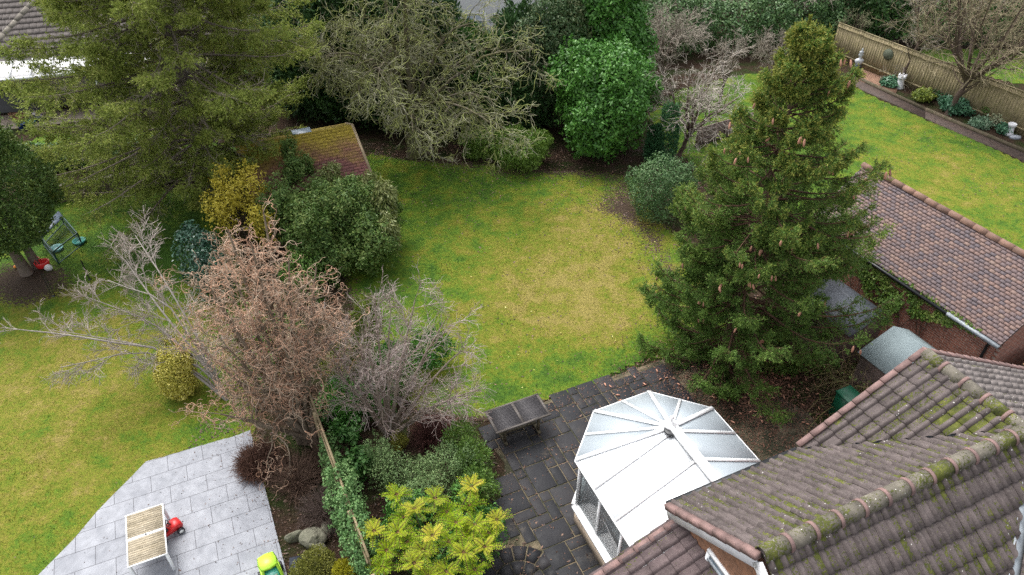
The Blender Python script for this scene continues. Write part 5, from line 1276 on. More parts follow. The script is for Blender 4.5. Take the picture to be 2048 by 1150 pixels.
# small green patches at back of far lawn on the right
hedge('loose light green shrubs behind the far right lawn', (30.5, 40.5, 0), (39, 33, 0), 1.6, 3.2, 22000, .17, leafmat('light far leaves', (0.05, 0.10, 0.02), (0.10, 0.18, 0.03), (0.2, 0.28, 0.06)), 68)

# ---- bare trees of the right garden
MGT = bark_mat('pale far twigs', (0.40, 0.36, 0.30), (0.24, 0.20, 0.16)); MGB2 = bark_mat('dark far bark', (0.13, 0.095, 0.075), (0.07, 0.05, 0.04)); MPALE = bark_mat('lichened pale twigs', (0.52, 0.48, 0.42), (0.30, 0.25, 0.21))
def small_tree(lab, u, v, vtop, rpx, seed, mt_, mc_, n0=6, fork=.35, tr0=.1, dens=(9, 8, 4), lean=0.0, cat='tree', name='bare_tree', up=.0, rscale=1.0, gr=-.02):
    g = G(u, v); x, y = g[0], g[1]; h_ = HT(y, vtop); rm = px2m(rpx, x, y, h_ * .6); rt = random.Random(seed); tr = []
    fx = x + lean * .4
    tr.append(([(x, y, -.05), (x + lean * .2, y, h_ * fork * .5), (fx, y, h_ * fork)], tr0, tr0 * .8))
    for k_ in range(n0):
        a = 6.283 * k_ / n0 + rt.uniform(-.3, .3); q = rm * rt.uniform(.4, .7); hh = h_ * rt.uniform(.75, 1.0)
        tr.append(([(fx, y, h_ * fork * .9), (fx + math.cos(a) * q * .5, y + math.sin(a) * q * .5, h_ * (fork + .2)), (fx + lean * .3 + math.cos(a) * q, y + math.sin(a) * q, hh)], tr0 * .6, .015))
    return bare_tree(name, (x, y, 0), tr, [dict(n=dens[0], len=rm * .75, ang=.75, S=7, wig=.16, rr=.5, rmax=.035, t0=.3, k=5, limb=True, rmin=.013 * rscale, up=up, grav=gr),
        dict(n=dens[1], len=rm * .38, ang=.7, S=6, wig=.22, rr=.6, rmin=.009 * rscale, r1=.006 * rscale, t0=.15, k=3, up=up, grav=gr), dict(n=dens[2], len=rm * .16, ang=.7, S=4, wig=.25, rr=.7, rmin=.007 * rscale, r1=.005 * rscale, k=3)], mt_, mc_, seed, label=lab, category=cat)
small_tree('pale lichened fruit tree leaning right beside the cypresses', 1357, 312, 150, 112, 71, MGB2, MPALE, 8, .34, .11, (9, 6, 3), 1.0)
small_tree('wide bare tree in front of the green hedge', 1320, 178, 40, 85, 72, MGB2, MGT, 7, .5, .09, (9, 8, 4))
small_tree('thin upright bare tree by the middle of the green hedge', 1436, 215, 70, 48, 73, MGB2, MGT, 5, .4, .06, (8, 7, 3), .2)
small_tree('small gnarled bare tree at the far lawn corner', 1540, 165, 78, 50, 74, MGB2, MGT, 6, .5, .07, (9, 8, 4))
small_tree('young bare tree against the panel fence near round plaque', 1796, 171, -80, 110, 75, MGB2, MGT, 6, .4, .085, (8, 7, 3), .9)
small_tree('stout bare tree with many upswept shoots by the fence', 1897, 228, -80, 200, 76, MGB2, bark_mat('olive shoots', (0.36, 0.31, 0.20), (0.22, 0.18, 0.11)), 12, .26, .15, (9, 7, 3), .6, up=.08)
small_tree('wispy green stemmed bush behind the bust', 1694, 108, 20, 36, 77, MGB2, bark_mat('green stems', (0.26, 0.27, 0.15), (0.15, 0.16, 0.09)), 7, .1, .04, (8, 6, 2), cat='shrub', name='bush', up=.1)
for i, (u, v, vt, rp, lab) in enumerate([(1270, 150, 50, 55, 'bare twiggy tree beside the laurel at the hedge'), (1490, 70, -40, 60, 'bare brown tree behind the hedge left part'), (1590, 80, -40, 70, 'bare brown tree behind the hedge right part'), (1400, 70, -30, 60, 'bare brown tree behind the hedge centre'), (1060, 60, -120, 70, 'pale bare tree crown above the red tinged evergreen')]):
    small_tree(lab, u, v, vt, rp, 90 + i, MGB2, MGT, 6, .35, .08, (8, 7, 3))

# ------------------------------------------------------------------ fences
MFENCE = wood('old greenish fence boards', (0.24, 0.185, 0.095), (0.11, 0.10, 0.04), 3, 20)
MFTOP = wood('bleached fence rail', (0.36, 0.28, 0.17), (0.20, 0.16, 0.08), 4, 10)
def panel_fence(name, pts, h_, mat, mrail, lab, bw=.12, lens=1.83, post=True, gaps=0.004, lean=0.0, jit=.012, gap_panels=()):
    root = empty(name, (*pts[0], 0), label=lab, category='fence'); r = random.Random(8)
    for i in range(len(pts) - 1):
        a = np.array(pts[i][:2]); b = np.array(pts[i + 1][:2]); D = np.linalg.norm(b - a); t = (b - a) / D; an = math.atan2(t[1], t[0]); n = int(D / bw); np_ = max(1, int(round(D / lens)))
        l = np.array([-t[1], t[0]])
        for p_ in range(np_):
            mb = MB(); k0, k1 = int(n * p_ / np_), int(n * (p_ + 1) / np_)
            for k in range(k0, k1):
                q = a + t * (D * (k + .5) / n); hh = h_ + r.uniform(-jit, jit)
                mb.box((*(q + l * (.008 * (k % 2))), .03), D / n - gaps, .018, hh - .03, an)
            mb.build('fence_panel', mat, root)
            mb = MB(); q0 = a + t * D * p_ / np_; q1 = a + t * D * (p_ + 1) / np_
            mb.bar(v3(q0, h_ + .015), v3(q1, h_ + .015), .05, .03)
            mb.build('capping', mrail, root)
            for z in (.35, h_ - .2): mb = MB(); mb.bar(v3(q0 - l * .04, z), v3(q1 - l * .04, z), .04, .07); mb.build('rail', mrail, root)
            if post: mb = MB(); mb.box((*(q0 - l * .05), 0), .09, .09, h_ + .06, an); mb.build('post', mrail, root)
    return root
f0 = FL0 - FD * 2.2; fA = FL0 + FD * .9; fB = FL0 + FD * 3.0; fC = FL0 + FD * 6.9; fD = FL0 + FD * 10.0
panel_fence('fence', [fC, fB], 1.8, MFENCE, MFTOP, 'old lichened board fence seen nearly end on between willow and middle bed', lens=1.9)
panel_fence('fence', [fB + FD * .0, fA - FD * .4], 1.72, MFENCE, MFTOP, 'fence length smothered in small leaved ivy beside the yellow rosette shrub', lens=1.6)
panel_fence('fence', [fA - FD * .9, f0], 1.75, MFENCE, MFTOP, 'short fence end at bottom edge left of the yellow rosette shrub', lens=1.6)
panel_fence('fence', [fD, fC + FD * .1], 1.6, MFENCE, MFTOP, 'far length of garden fence hidden behind willow and rhododendron', lens=1.9)
MRF = wood('long fence boards', (0.34, 0.27, 0.17), (0.19, 0.165, 0.07), 2.2, 12)
rfb = [G(1650, 88), G(1717, 136), G(1767, 151), G(1822, 177), G(1939, 209), G(2038, 266)]
RF0 = G(1660, 112)[:2]; RF1 = G(1822, 180)[:2]; RF2 = G(2048, 275)[:2] + (G(2048, 275)[:2] - G(1822, 180)[:2]) * .5
panel_fence('fence', [RF0, RF1, RF2], 1.95, MRF, MRF, 'long tall close board fence behind the raised border at top right', bw=.15, post=False)
mb = MB(); tl = norm(RF1 - RF0); ln_ = np.array([tl[1], -tl[0]]); ln_ = ln_ if ln_[1] < 0 else -ln_
pq = RP(1776, 109, v3(RF0 + ln_ * .06, 0), v3(ln_, 0)); aa_ = []
for k in range(24): a = 6.283 * k / 24; aa_.append(pq + v3(tl, 0) * math.cos(a) * .3 + np.array([0, 0, math.sin(a) * .3]))
mb.poly(aa_, .05, v3(ln_, 0)); mb.build('wall_plaque', plain('green grey plaque', (0.15, 0.17, 0.12), (0.05, 0.06, 0.04), 14, .9, .8, 20), label='round grey green plaque hung on the long panel fence', category='plaque')
panel_fence('fence', [G(1390, 295)[:2], G(1500, 262)[:2]], .95, MGW, MGW, 'low grey board fence behind the cone bearing spruce', lens=1.8)
# low brick wall behind the tall conifer
wa, wb = G(100, 408)[:2], G(470, 338)[:2]
wallbox('garden_wall', wa, wb, 0, .75, .22, brick_mat('old grey brick', (0.17, 0.12, 0.09), (0.11, 0.085, 0.06), (0.19, 0.17, 0.14)), label='low weathered brick wall under the tall conifer', category='wall')

# ------------------------------------------------------------------ tables
MDT = wood('dark wet teak', (0.075, 0.068, 0.070), (0.028, 0.026, 0.030), 4, 16, .55); MDT2 = wood('mossy teak legs', (0.16, 0.135, 0.085), (0.07, 0.06, 0.04), 4, 8)
pt = empty('garden_table', tuple(G(1038, 868)[:2]) + (0,), ANG, label='dark weathered slatted wooden table on the patio edge by the lawn', category='table')
tA = G(968, 823, .75)[:2]; tL, tW = 1.66, .87
tp_ = lambda a, b, z: v3(tA + E2 * a - N2 * b, z)
pt.location = Vector(tp_(tL / 2, tW / 2, 0.03))
mb = MB(); n = 17
for half_ in (0, 1):
    for k in range(n):
        b_ = .055 + (tW - .11) * (k + .5) / n
        mb.bar(tp_(.08 + half_ * (tL / 2 - .04), b_, .742), tp_(tL / 2 - .04 + half_ * (tL / 2 - .04), b_, .742), (tW - .11) / n - .008, .02)
mb.build('slats', MDT, pt)
mb = MB()
for b_ in (.028, tW - .028): mb.bar(tp_(0, b_, .74), tp_(tL, b_, .74), .056, .03)
for a_ in (.04, tL / 2, tL - .04): mb.bar(tp_(a_, .056, .741), tp_(a_, tW - .056, .741), .075, .028)
mb.build('tabletop_frame', wood('weathered teak frame', (0.16, 0.135, 0.115), (0.055, 0.05, 0.048), 4, 10, .6), pt)
for a_ in (.32, tL - .32):
    for b_ in (.16, tW - .16):
        mb = MB(); mb.box(tuple(tp_(a_, b_, .09)), .06, .08, .63, ANG); mb.build('leg', MDT2, pt)
    mb = MB(); mb.bar(tp_(a_, .04, .07), tp_(a_, tW - .04, .07), .08, .07); mb.build('foot', MDT2, pt)
    mb = MB(); mb.bar(tp_(a_, .1, .69), tp_(a_, tW - .1, .69), .07, .06); mb.build('cross_rail', MDT2, pt)
mb = MB()
for b_ in (tW / 2 - .1, tW / 2 + .1): mb.bar(tp_(.3, b_, .22), tp_(tL - .3, b_, .22), .05, .05)
for k in range(4): mb.bar(tp_(.55 + k * .19, tW / 2 - .1, .225), tp_(.55 + k * .19, tW / 2 + .1, .225), .05, .03)
mb.build('stretcher', MDT2, pt)

wtA = G(250.4, 1031.7, .74)[:2]; wL, wW = 1.50, .86                         # long side runs -N
wt_ = lambda a, b, z: v3(wtA + E2 * b - N2 * a, z)
wt = empty('garden_table', tuple(wt_(wL / 2, wW / 2, .045)), ANG, label='white metal garden table with weathered slat top on pale paving', category='table')
MWG = wood('grey slats', (0.40, 0.345, 0.26), (0.22, 0.18, 0.13), 4, 26, .85)
def slat_mat():
    m, nt, N, L, B = nodes('weathered grey slats'); g = N.new('ShaderNodeNewGeometry')
    tc = N.new('ShaderNodeTexCoord'); mp = N.new('ShaderNodeMapping'); mp.inputs['Scale'].default_value = (3, 60, 3); L.new(tc.outputs['Object'], mp.inputs[0])
    n = noise(nt, 1.5, 5, .7, vec=mp.outputs[0]); n2 = noise(nt, 5, 4, .7)
    c = ramp(nt, n, [(0.3, (0.17, 0.135, 0.09)), (0.5, (0.31, 0.265, 0.19)), (.7, (0.44, 0.39, 0.30))])
    c = mixc(nt, 1, c, ramp(nt, n2, [(.3, (.7, .68, .62)), (.6, (1.1, 1.1, 1.1))]), 'MULTIPLY')
    h = N.new('ShaderNodeHueSaturation'); L.new(c, h.inputs['Color']); L.new(mth(nt, 'MULTIPLY_ADD', g.outputs['Random Per Island'], .35, .85), h.inputs['Value'])
    L.new(h.outputs[0], B.inputs['Base Color']); B.inputs['Roughness'].default_value = .85; return m
MSL = slat_mat()
for h0 in (0, 1):
    mb = MB(); n = 11; s0 = .03 + h0 * (wL / 2 + .005); s1_ = wL / 2 - .035 + h0 * (wL / 2 + .005)
    for k in range(n): a_ = s0 + (s1_ - s0) * (k + .5) / n; mb.bar(wt_(a_, .03, .735), wt_(a_, wW - .03, .735), (s1_ - s0) / n - .006, .018)
    mb.build('slats', MSL, wt)
mb = MB()
for b_ in (.014, wW - .014): mb.bar(wt_(0, b_, .735), wt_(wL, b_, .735), .028, .03)
for a_ in (.014, wL - .014): mb.bar(wt_(a_, .028, .7352), wt_(a_, wW - .028, .7352), .028, .03)
mb.bar(wt_(wL / 2, .03, .735), wt_(wL / 2, wW - .03, .735), .065, .026); mb.build('tabletop_frame', MWHITE, wt)
for a_ in (.035, wL - .035):
    for b_ in (.035, wW - .035): mb = MB(); mb.box(tuple(wt_(a_, b_, .045)), .06, .06, .68, ANG, .004); mb.build('leg', MWHITE, wt)
mb = MB(); mb.lathe(wt_(wL / 2, wW / 2, .748), [(.024, 0), (.024, .004), (.01, .005)], 12); mb.build('parasol_hole', MBLACK, wt)

# ------------------------------------------------------------------ toys
MREDP = plain('red plastic', (0.66, 0.035, 0.035), (0.52, 0.02, 0.02), 4, .35); MBLP = plain('black plastic', (0.025, 0.025, 0.03), (0.015, 0.015, 0.018), 5, .45); MWHP = plain('white plastic', (0.8, 0.8, 0.78), (0.7, 0.7, 0.7), 5, .4)
MLIME = plain('lime plastic', (0.46, 0.78, 0.06), (0.40, 0.70, 0.05), 3, .4); MTEAL = plain('teal plastic', (0.05, 0.30, 0.26), (0.03, 0.2, 0.18), 4, .4); MBLUE = plain('blue plastic', (0.03, 0.08, 0.35), None, 4, .4)
def wheel(mbw, c, ax, R_w, w_):
    ax = norm(np.array(ax, float)); c = np.array(c, float); P = [c - ax * w_ / 2, c - ax * w_ * .4, c + ax * w_ * .4, c + ax * w_ / 2]; V, Q = tubes(np.array(P)[None], np.array([[R_w * .85, R_w, R_w, R_w * .85]]), 18)
    mbw.add(V, Q)
    for s in (0, 3): mbw.poly(V.reshape(4, 18, 3)[s], 0.001, ax * (1 if s else -1))
def ride_on(name, pos, ang, lab, hub=MWHP):
    root = empty(name, pos, ang, label=lab, category='toy car'); e = np.array([math.cos(ang), math.sin(ang)]); n = np.array([-e[1], e[0]]); c = np.array(pos[:2]); z = pos[2]
    q = lambda a, b, zz: v3(c + e * a + n * b, z + zz)
    prof = [(-.30, .14), (-.31, .24), (-.2, .27), (-.1, .25), (.04, .25), (.10, .33), (.24, .35), (.32, .30), (.35, .2), (.33, .13)]
    mb = MB(); V = []; n_ = len(prof)
    for b_, k in ((-.13, .82), (-.10, 1), (.10, 1), (.13, .82)):
        for a, zz in prof: V.append(q(a * (.96 if k < 1 else 1), b_, .2 + (zz - .2) * k))
    Q = [(j * n_ + i, j * n_ + (i + 1) % n_, (j + 1) * n_ + (i + 1) % n_, (j + 1) * n_ + i) for j in range(3) for i in range(n_)]
    o = mb.n; mb.add(V, Q); mb.poly([V[i] for i in range(n_)], .001, v3(-n, 0)); mb.poly([V[3 * n_ + i] for i in range(n_)], .001, v3(n, 0)); mb.build('body', MREDP, root, smoothf=False)
    mb = MB(); mb.box(tuple(q(-.12, 0, .26)), .26, .2, .05, ang, .02); mb.box(tuple(q(-.26, 0, .26)), .04, .2, .16, ang, .015); mb.build('seat', MBLP, root)
    mb = MB(); mb.tube([q(.12, 0, .33), q(.06, 0, .43)], .015, 8); ring = [q(.06 + math.cos(t) * .03, math.sin(t) * .09, .43 + math.cos(t) * .07) for t in np.linspace(0, 6.283, 16)]; mb.tube(ring, .012, 6); mb.build('steering_wheel', MBLP, root)
    for a, b_, R_w in ((.23, .17, .09), (.23, -.17, .09), (-.22, .17, .09), (-.22, -.17, .09)):
        mb = MB(); wheel(mb, q(a, b_, R_w), v3(n, 0), R_w, .06); w = mb.build('wheel', MBLP, root)
        mb = MB(); wheel(mb, q(a, b_ + (.012 if b_ > 0 else -.012), R_w), v3(n, 0), R_w * .6, .055); mb.build('hub', hub, w)
    return root
tc_ = G(348, 1062, .12); ride_on('toy_car', (tc_[0] - .10, tc_[1] - .06, .046), math.radians(48), 'red and black toy ride on car beside the white table')
tb = G(92, 537); 
rb = empty('toy_barrow', (tb[0], tb[1], 0), .4, label='red toy tub with white wheel behind the clipped conifer trunks', category='toy')
mb = MB(); mb.lathe((tb[0] - .05, tb[1], .06), [(.12, 0), (.22, .04), (.26, .26), (.24, .27), (.2, .1), (.0, .08)], 14, 1, .75, .4); mb.build('tub', MREDP, rb)
mb = MB(); wheel(mb, (tb[0] + .2, tb[1] - .12, .13), (.35, -.9, 0), .13, .07); w = mb.build('wheel', MWHP, rb)
mb = MB(); mb.tube([(tb[0] - .05, tb[1] + .1, .3), (tb[0] - .35, tb[1] + .25, .42), (tb[0] - .38, tb[1] + .05, .42), (tb[0] - .1, tb[1] - .1, .3)], .015, 6); mb.build('handle', MREDP, rb)
# lime toy coupe at the bottom edge
lc = G(545, 1150, .3)[:2]; la = math.radians(-58); le = np.array([math.cos(la), math.sin(la)]); lnn = np.array([-le[1], le[0]]); lq = lambda a, b, z: v3(lc + le * a + lnn * b, .045 + z)
lroot = empty('toy_car', (*lc, .045), la, label='lime green toy coupe cut off by the bottom edge', category='toy car')
mb = MB(); mb.poly([lq(a, b, .86) for a, b in [(-.17, -.17), (-.2, 0), (-.17, .17), (0, .2), (.17, .17), (.2, 0), (.17, -.17), (0, -.2)]], .07); mb.build('roof', MLIME, lroot)
mb = MB()
for a, b, a2, b2 in ((-.16, -.16, -.28, -.2), (-.16, .16, -.28, .2), (.16, -.16, .26, -.2), (.16, .16, .26, .2)): mb.tube([lq(a, b, .83), lq((a + a2) / 2, (b + b2) / 2, .62), lq(a2, b2, .36)], .03, 8)
mb.build('pillars', MLIME, lroot)
mb = MB(); 
for (a, b, sx_, sy_, z_, h__) in ((0, -.2, .72, .05, .1, .3), (0, .2, .72, .05, .1, .3), (.34, 0, .1, .42, .1, .28), (-.34, 0, .1, .42, .1, .28), (0, 0, .66, .38, .08, .04)): mb.box(tuple(lq(a, b, z_)), sx_, sy_, h__, la, .02)
mb.build('body', MLIME, lroot)
mb = MB(); mb.box(tuple(lq(-.08, 0, .14)), .3, .32, .1, la, .03); mb.box(tuple(lq(-.22, 0, .2)), .06, .32, .26, la, .02); mb.build('seat', MTEAL, lroot)
mb = MB(); ring = [lq(.16 + math.cos(t) * .04, math.sin(t) * .1, .44 + math.cos(t) * .07) for t in np.linspace(0, 6.283, 16)]; mb.tube(ring, .014, 6); mb.tube([lq(.3, 0, .36), lq(.16, 0, .44)], .02, 6); mb.build('steering_wheel', MWHP, lroot)
for a in (-.24, .24):
    for b in (-.25, .25): mb = MB(); wheel(mb, lq(a, b, .1), v3(lnn, 0), .1, .07); mb.build('wheel', MBLP, lroot)
tg = G(597, 1132, .15); mb = MB(); mb.bar(lq(.1, .36, .28) * 0 + np.array([tg[0] - .2, tg[1] - .02, .2]), np.array([tg[0] + .16, tg[1] + .06, .2]), .4, .04); mb.build('dark_tray', plain('dark tray', (0.03, 0.035, 0.05), None, 4, .4), label='dark plastic tray on the soil beside the lime toy coupe', category='tray')

# ------------------------------------------------------------------ pet run and odds under the left conifer
pr = [G(88, 490), G(118, 528), G(165, 490), G(128, 447)]; pcx = np.mean([p[:2] for p in pr], 0)
run = empty('pet_run', (*pcx, 0), .3, label='dark green wire pet run with solid dark roof end', category='pet run'); MGREEN = plain('dark green metal', (0.010, 0.055, 0.045), (0.006, 0.035, 0.03), 6, .5); hr = .55
mb = MB(); T_ = [v3(p, hr) for p in pr]; Bt = [v3(p, .02) for p in pr]
for i in range(4):
    j = (i + 1) % 4; mb.tube([T_[i], T_[j]], .028, 6); mb.tube([Bt[i], Bt[j]], .025, 6); mb.tube([Bt[i], T_[i]], .028, 6)
mb.build('frame', MGREEN, run)
mb = MB()
for i in range(4):
    j = (i + 1) % 4
    for k in range(1, 14): t = k / 14; mb.tube([Bt[i] * (1 - t) + Bt[j] * t, T_[i] * (1 - t) + T_[j] * t], .004, 3)
    for k in range(1, 6): z = k / 6; mb.tube([Bt[i] * (1 - z) + T_[i] * z, Bt[j] * (1 - z) + T_[j] * z], .004, 3)
for k in range(1, 14): t = k / 14; mb.tube([T_[0] * (1 - t) + T_[1] * t, T_[3] * (1 - t) + T_[2] * t], .004, 3)
mb.build('wire_mesh', MGREEN, run)
mb = MB(); a = .28; mb.poly([T_[0] * (1 - a) + T_[1] * a + (0, 0, .04), T_[3] * (1 - a) + T_[2] * a + (0, 0, .04), T_[3] + (0, 0, .04), T_[0] + (0, 0, .04)][::-1], .03); mb.build('roof_sheet', plain('dark blue grey sheet', (0.09, 0.12, 0.17), (0.06, 0.08, 0.11), 3, .4), run)
for u, v, lab, mt_ in ((115, 500, 'pale teal bowl in front of the pet run', plain('pale teal', (0.20, 0.42, 0.42), (0.10, 0.28, 0.28), 6, .35)), (160, 486, 'green dish of fallen leaves beside the pet run', MTEAL)):
    g = G(u, v); mb = MB(); mb.lathe((g[0], g[1], .0), [(.14, 0), (.2, .03), (.24, .13), (.22, .13), (.17, .05), (0, .04)], 16); mb.build('bowl', mt_, label=lab, category='bowl')
def ladder(u0, v0, u1, v1, lab, w_=.05):
    b = G(u1, v1); k = (575 - v0) / F_PX; zt = HT(b[1], v0) ; t = b + np.array([0, 0, zt]); mb = MB()
    for s in (-1, 1): mb.tube([b + (s * w_, 0, 0), t + (s * w_ * .8, 0, 0)], .012, 5)
    for k in range(7): p = b + (t - b) * (k + .5) / 7; mb.tube([p + (-w_, 0, 0), p + (w_, 0, 0)], .007, 4)
    mb.lathe(tuple(b), [(.07, 0), (.05, .04), (.02, .06)], 8)
    mb.build('plant_support', MBLACK, label=lab, category='plant support')
ladder(79, 546, 108, 593, 'thin black ladder like post standing on the left lawn by the clipped conifer'); ladder(161, 521, 180, 560, 'thin black post behind silvery bare twigs', .02)
mb = MB(); g = G(33, 537); mb.lathe((g[0], g[1], .03), [(.03, 0), (.07, .04), (.06, .09), (.01, .1)], 10); mb.build('ball', plain('orange plastic', (0.8, 0.28, 0.03)), label='small orange ball left of the conifer trunk', category='ball')
# clutter under the bungalow canopy
MTERR = plain('terracotta', (0.42, 0.24, 0.15), (0.28, 0.15, 0.09), 8, .85); 
def pot(u, v, R_p, h_, mat, lab, soil=True):
    g = G(u, v); root = empty('plant_pot', (g[0], g[1], 0), label=lab, category='plant pot'); mb = MB(); mb.lathe(tuple(g), [(R_p * .7, 0), (R_p * .95, h_ * .85), (R_p * 1.05, h_ * .87), (R_p * 1.05, h_), (R_p * .9, h_), (R_p * .85, h_ * .8), (0, h_ * .8)], 16); mb.build('pot', mat, root, smoothf=False)
for u, v, R_p, h_, m_, lab in ((33, 238, .24, .32, MTERR, 'left terracotta pot of the row under the canopy'), (42, 246, .22, .3, MTERR, 'terracotta pot in front of its row by the canopy'), (52, 237, .25, .3, MTERR, 'right terracotta pot of the row under the canopy'), (67, 238, .22, .28, MWHP, 'whitish tub between terracotta and blue pots'), (80, 243, .2, .3, MBLUE, 'blue pot at right end of the row'), (60, 250, .3, .18, MTEAL, 'long green trough in front of the pots'), (46, 258, .18, .3, MBLUE, 'blue pot nearest the round left lawn'), (97, 240, .24, .25, MBLACK, 'black tub right of the blue pot')): pot(u, v, R_p, h_, m_, lab)
sh_ = empty('garden_storage', tuple(G(30, 215)), .26, label='dark cluttered potting rack under the left canopy', category='rack')
g = G(30, 218); mb = MB()
for dx in (-1.0, 0, 1.0):
    for dy in (0, .5): mb.box((g[0] + dx, g[1] + dy, 0), .06, .06, 1.5, .26)
for z in (.5, 1.0): mb.box((g[0], g[1] + .25, z), 2.1, .6, .03, .26)
mb.build('frame', MGW, sh_); mb = MB(); mb.poly([(g[0] - .8, g[1], 1.15), (g[0] - .2, g[1] + .05, 1.15), (g[0] - .5, g[1], 1.6)], .3, (0, -1, 0)); mb.build('bird_house', MGW, sh_)
mb = MB(); mb.poly([v3(cl0 + dC * 3, .8), v3(cl0 + dC * 6.5, .6), v3(cl0 + dC * 6.2 + dCn * .6, 1.9), v3(cl0 + dC * 3 + dCn * .6, 2.0)], .02); mb.build('cover_sheet', plain('dark sheet', (0.05, 0.05, 0.055), (0.03, 0.03, 0.03), 3, .7), sh_)

# ------------------------------------------------------------------ ornaments of the right border
MSTONE = plain('white painted stone', (0.78, 0.78, 0.80), (0.60, 0.60, 0.62), 7, .6, .2, 30); MSTEEL = plain('silvery bust', (0.62, 0.64, 0.68), (0.44, 0.46, 0.50), 6, .45, .2, 20)
g = G(1711, 146); bust = empty('bust', (g[0], g[1], 0), 0, label='silvery stone bust with topknot on a dark plinth by the fence', category='statue')
mb = MB(); mb.lathe(tuple(g), [(.24, 0), (.24, .06), (.19, .1), (.17, .36), (.2, .40), (.2, .45)], 12); mb.build('plinth', plain('dark blue grey plinth', (0.06, 0.08, 0.10), (0.04, 0.05, 0.06), 5, .6), bust)
mb = MB(); mb.lathe((g[0], g[1], .52), [(.13, 0), (.2, .08), (.33, .28), (.36, .40), (.30, .50), (.16, .55), (.10, .60), (.095, .68), (.13, .73), (.165, .82), (.17, .92), (.155, 1.02), (.175, 1.04), (.17, 1.10), (.12, 1.18), (.06, 1.22), (.075, 1.28), (.05, 1.36), (.01, 1.42)], 22, 1, .62)
fd = np.array([-.2, -1, 0]); fd = norm(fd); sd2 = np.array([fd[1], -fd[0], 0]); fz = np.array([g[0], g[1], .52])
mb.tube([fz + fd * .09 + (0, 0, .95), fz + fd * .135 + (0, 0, .86), fz + fd * .10 + (0, 0, .84)], [.018, .03, .01], 6)
mb.tube([fz + fd * .095 + sd2 * -.04 + (0, 0, .80), fz + fd * .115 + (0, 0, .795), fz + fd * .095 + sd2 * .04 + (0, 0, .80)], .012, 6)
for s in (-1, 1):
    mb.tube([fz + fd * .10 + sd2 * s * .09 + (0, 0, .95), fz + fd * .115 + sd2 * s * .05 + (0, 0, .965), fz + fd * .11 + sd2 * s * .015 + (0, 0, .95)], .012, 6)
    mb.tube([fz + sd2 * s * .165 + (0, 0, .84), fz + sd2 * s * .185 + (0, 0, .90), fz + sd2 * s * .165 + (0, 0, .95)], .02, 6)
for q_ in mb.V: q_[:] = (q_ - np.array([g[0], g[1], .52])) * .68 + np.array([g[0], g[1], .45])
mb.build('figure', MSTEEL, bust, smoothf=True)
def chimney_pot(u, v, h_, lab, crown=True, R_=.2):
    g = G(u, v); root = empty('chimney_pot', (g[0], g[1], 0), label=lab, category='garden ornament'); mb = MB()
    mb.lathe(tuple(g), [(R_ * 1.25, 0), (R_ * 1.25, .08), (R_ * 1.05, .12), (R_ * .82, h_ * .6), (R_ * .85, h_ * .66), (R_ * 1.1, h_ * .7), (R_ * 1.1, h_ * .86), (R_ * .95, h_ * .88), (R_ * .8, h_ * .86), (R_ * .75, h_ * .6), (0, h_ * .6)], 8 if crown else 16); mb.build('pot', MSTONE, root)
    if crown:
        mb = MB()
        for k in range(6): a = 6.283 * k / 6; mb.box((g[0] + math.cos(a) * R_ * .95, g[1] + math.sin(a) * R_ * .95, h_ * .85), .09, .06, h_ * .13, a + 1.57, .008)
        mb.build('crown', MSTONE, root)
chimney_pot(1797, 176, .78, 'white castellated chimney pot standing left of the leafy border shrubs'); chimney_pot(2016, 269, .66, 'plain white chimney pot at right end of the border', False, .17)
mb = MB(); g = G(2030, 276); mb.lathe(tuple(g), [(.3, 0), (.25, .1), (.1, .14)], 9, 1, .6); mb.build('stone', plain('pale blue grey stone', (0.36, 0.38, 0.42), (0.2, 0.21, 0.24), 8, .9), label='flat pale stone beside the plain white chimney pot', category='stone')
MB2 = leafmat('bluish green leaves', (0.02, 0.06, 0.035), (0.045, 0.12, 0.065), (0.10, 0.20, 0.11), rough=.4, transl=.15); MYG = leafmat('yellow green border leaves', (0.08, 0.12, 0.02), (0.18, 0.24, 0.035), (0.36, 0.38, 0.08), rough=.5); MGR = leafmat('fresh green leaves', (0.04, 0.10, 0.015), (0.09, 0.18, 0.03), (0.18, 0.29, 0.06), rough=.5); MCRM = leafmat('cream variegated leaves', (0.20, 0.24, 0.13), (0.42, 0.45, 0.28), (0.66, 0.66, 0.48), rough=.5)
for (u, v, rp, vt, n_, L_, m_, lab) in ((1777, 177, 18, 156, 1600, .16, MB2, 'low bluish leafy plant left of the castellated chimney pot'), (1843, 207, 20, 178, 2600, .13, MYG, 'yellow green border shrub next along from the castellated chimney pot'), (1873, 203, 15, 173, 1800, .12, MOLV, 'dark upright shrub behind the yellow green border shrub'), (1890, 212, 14, 190, 1500, .14, MB2, 'small bluish plant at the foot of the stout bare tree'), (1915, 233, 34, 198, 4200, .17, MB2, 'broad dark bluish shrub in front of the stout bare tree'), (1972, 240, 34, 186, 6500, .10, MGR, 'rounded bright green shrub beside the cream variegated one'), (1958, 259, 20, 238, 1500, .16, leafmat('pale blue green', (0.10, 0.20, 0.12), (0.20, 0.32, 0.20), (0.42, 0.50, 0.36)), 'low pale green leafy plant in front of the bright green shrub'), (1998, 255, 22, 221, 5200, .07, MCRM, 'rounded cream variegated shrub near the plain white chimney pot'), (2004, 271, 15, 250, 1600, .12, MB2, 'small bluish shrub between cream shrub and white pot')):
    shrub('border_shrub', mound(u, v, rp, vt, seed=u, lobes=3), n_, L_, L_ * .5, m_, u, label=lab, category='shrub')

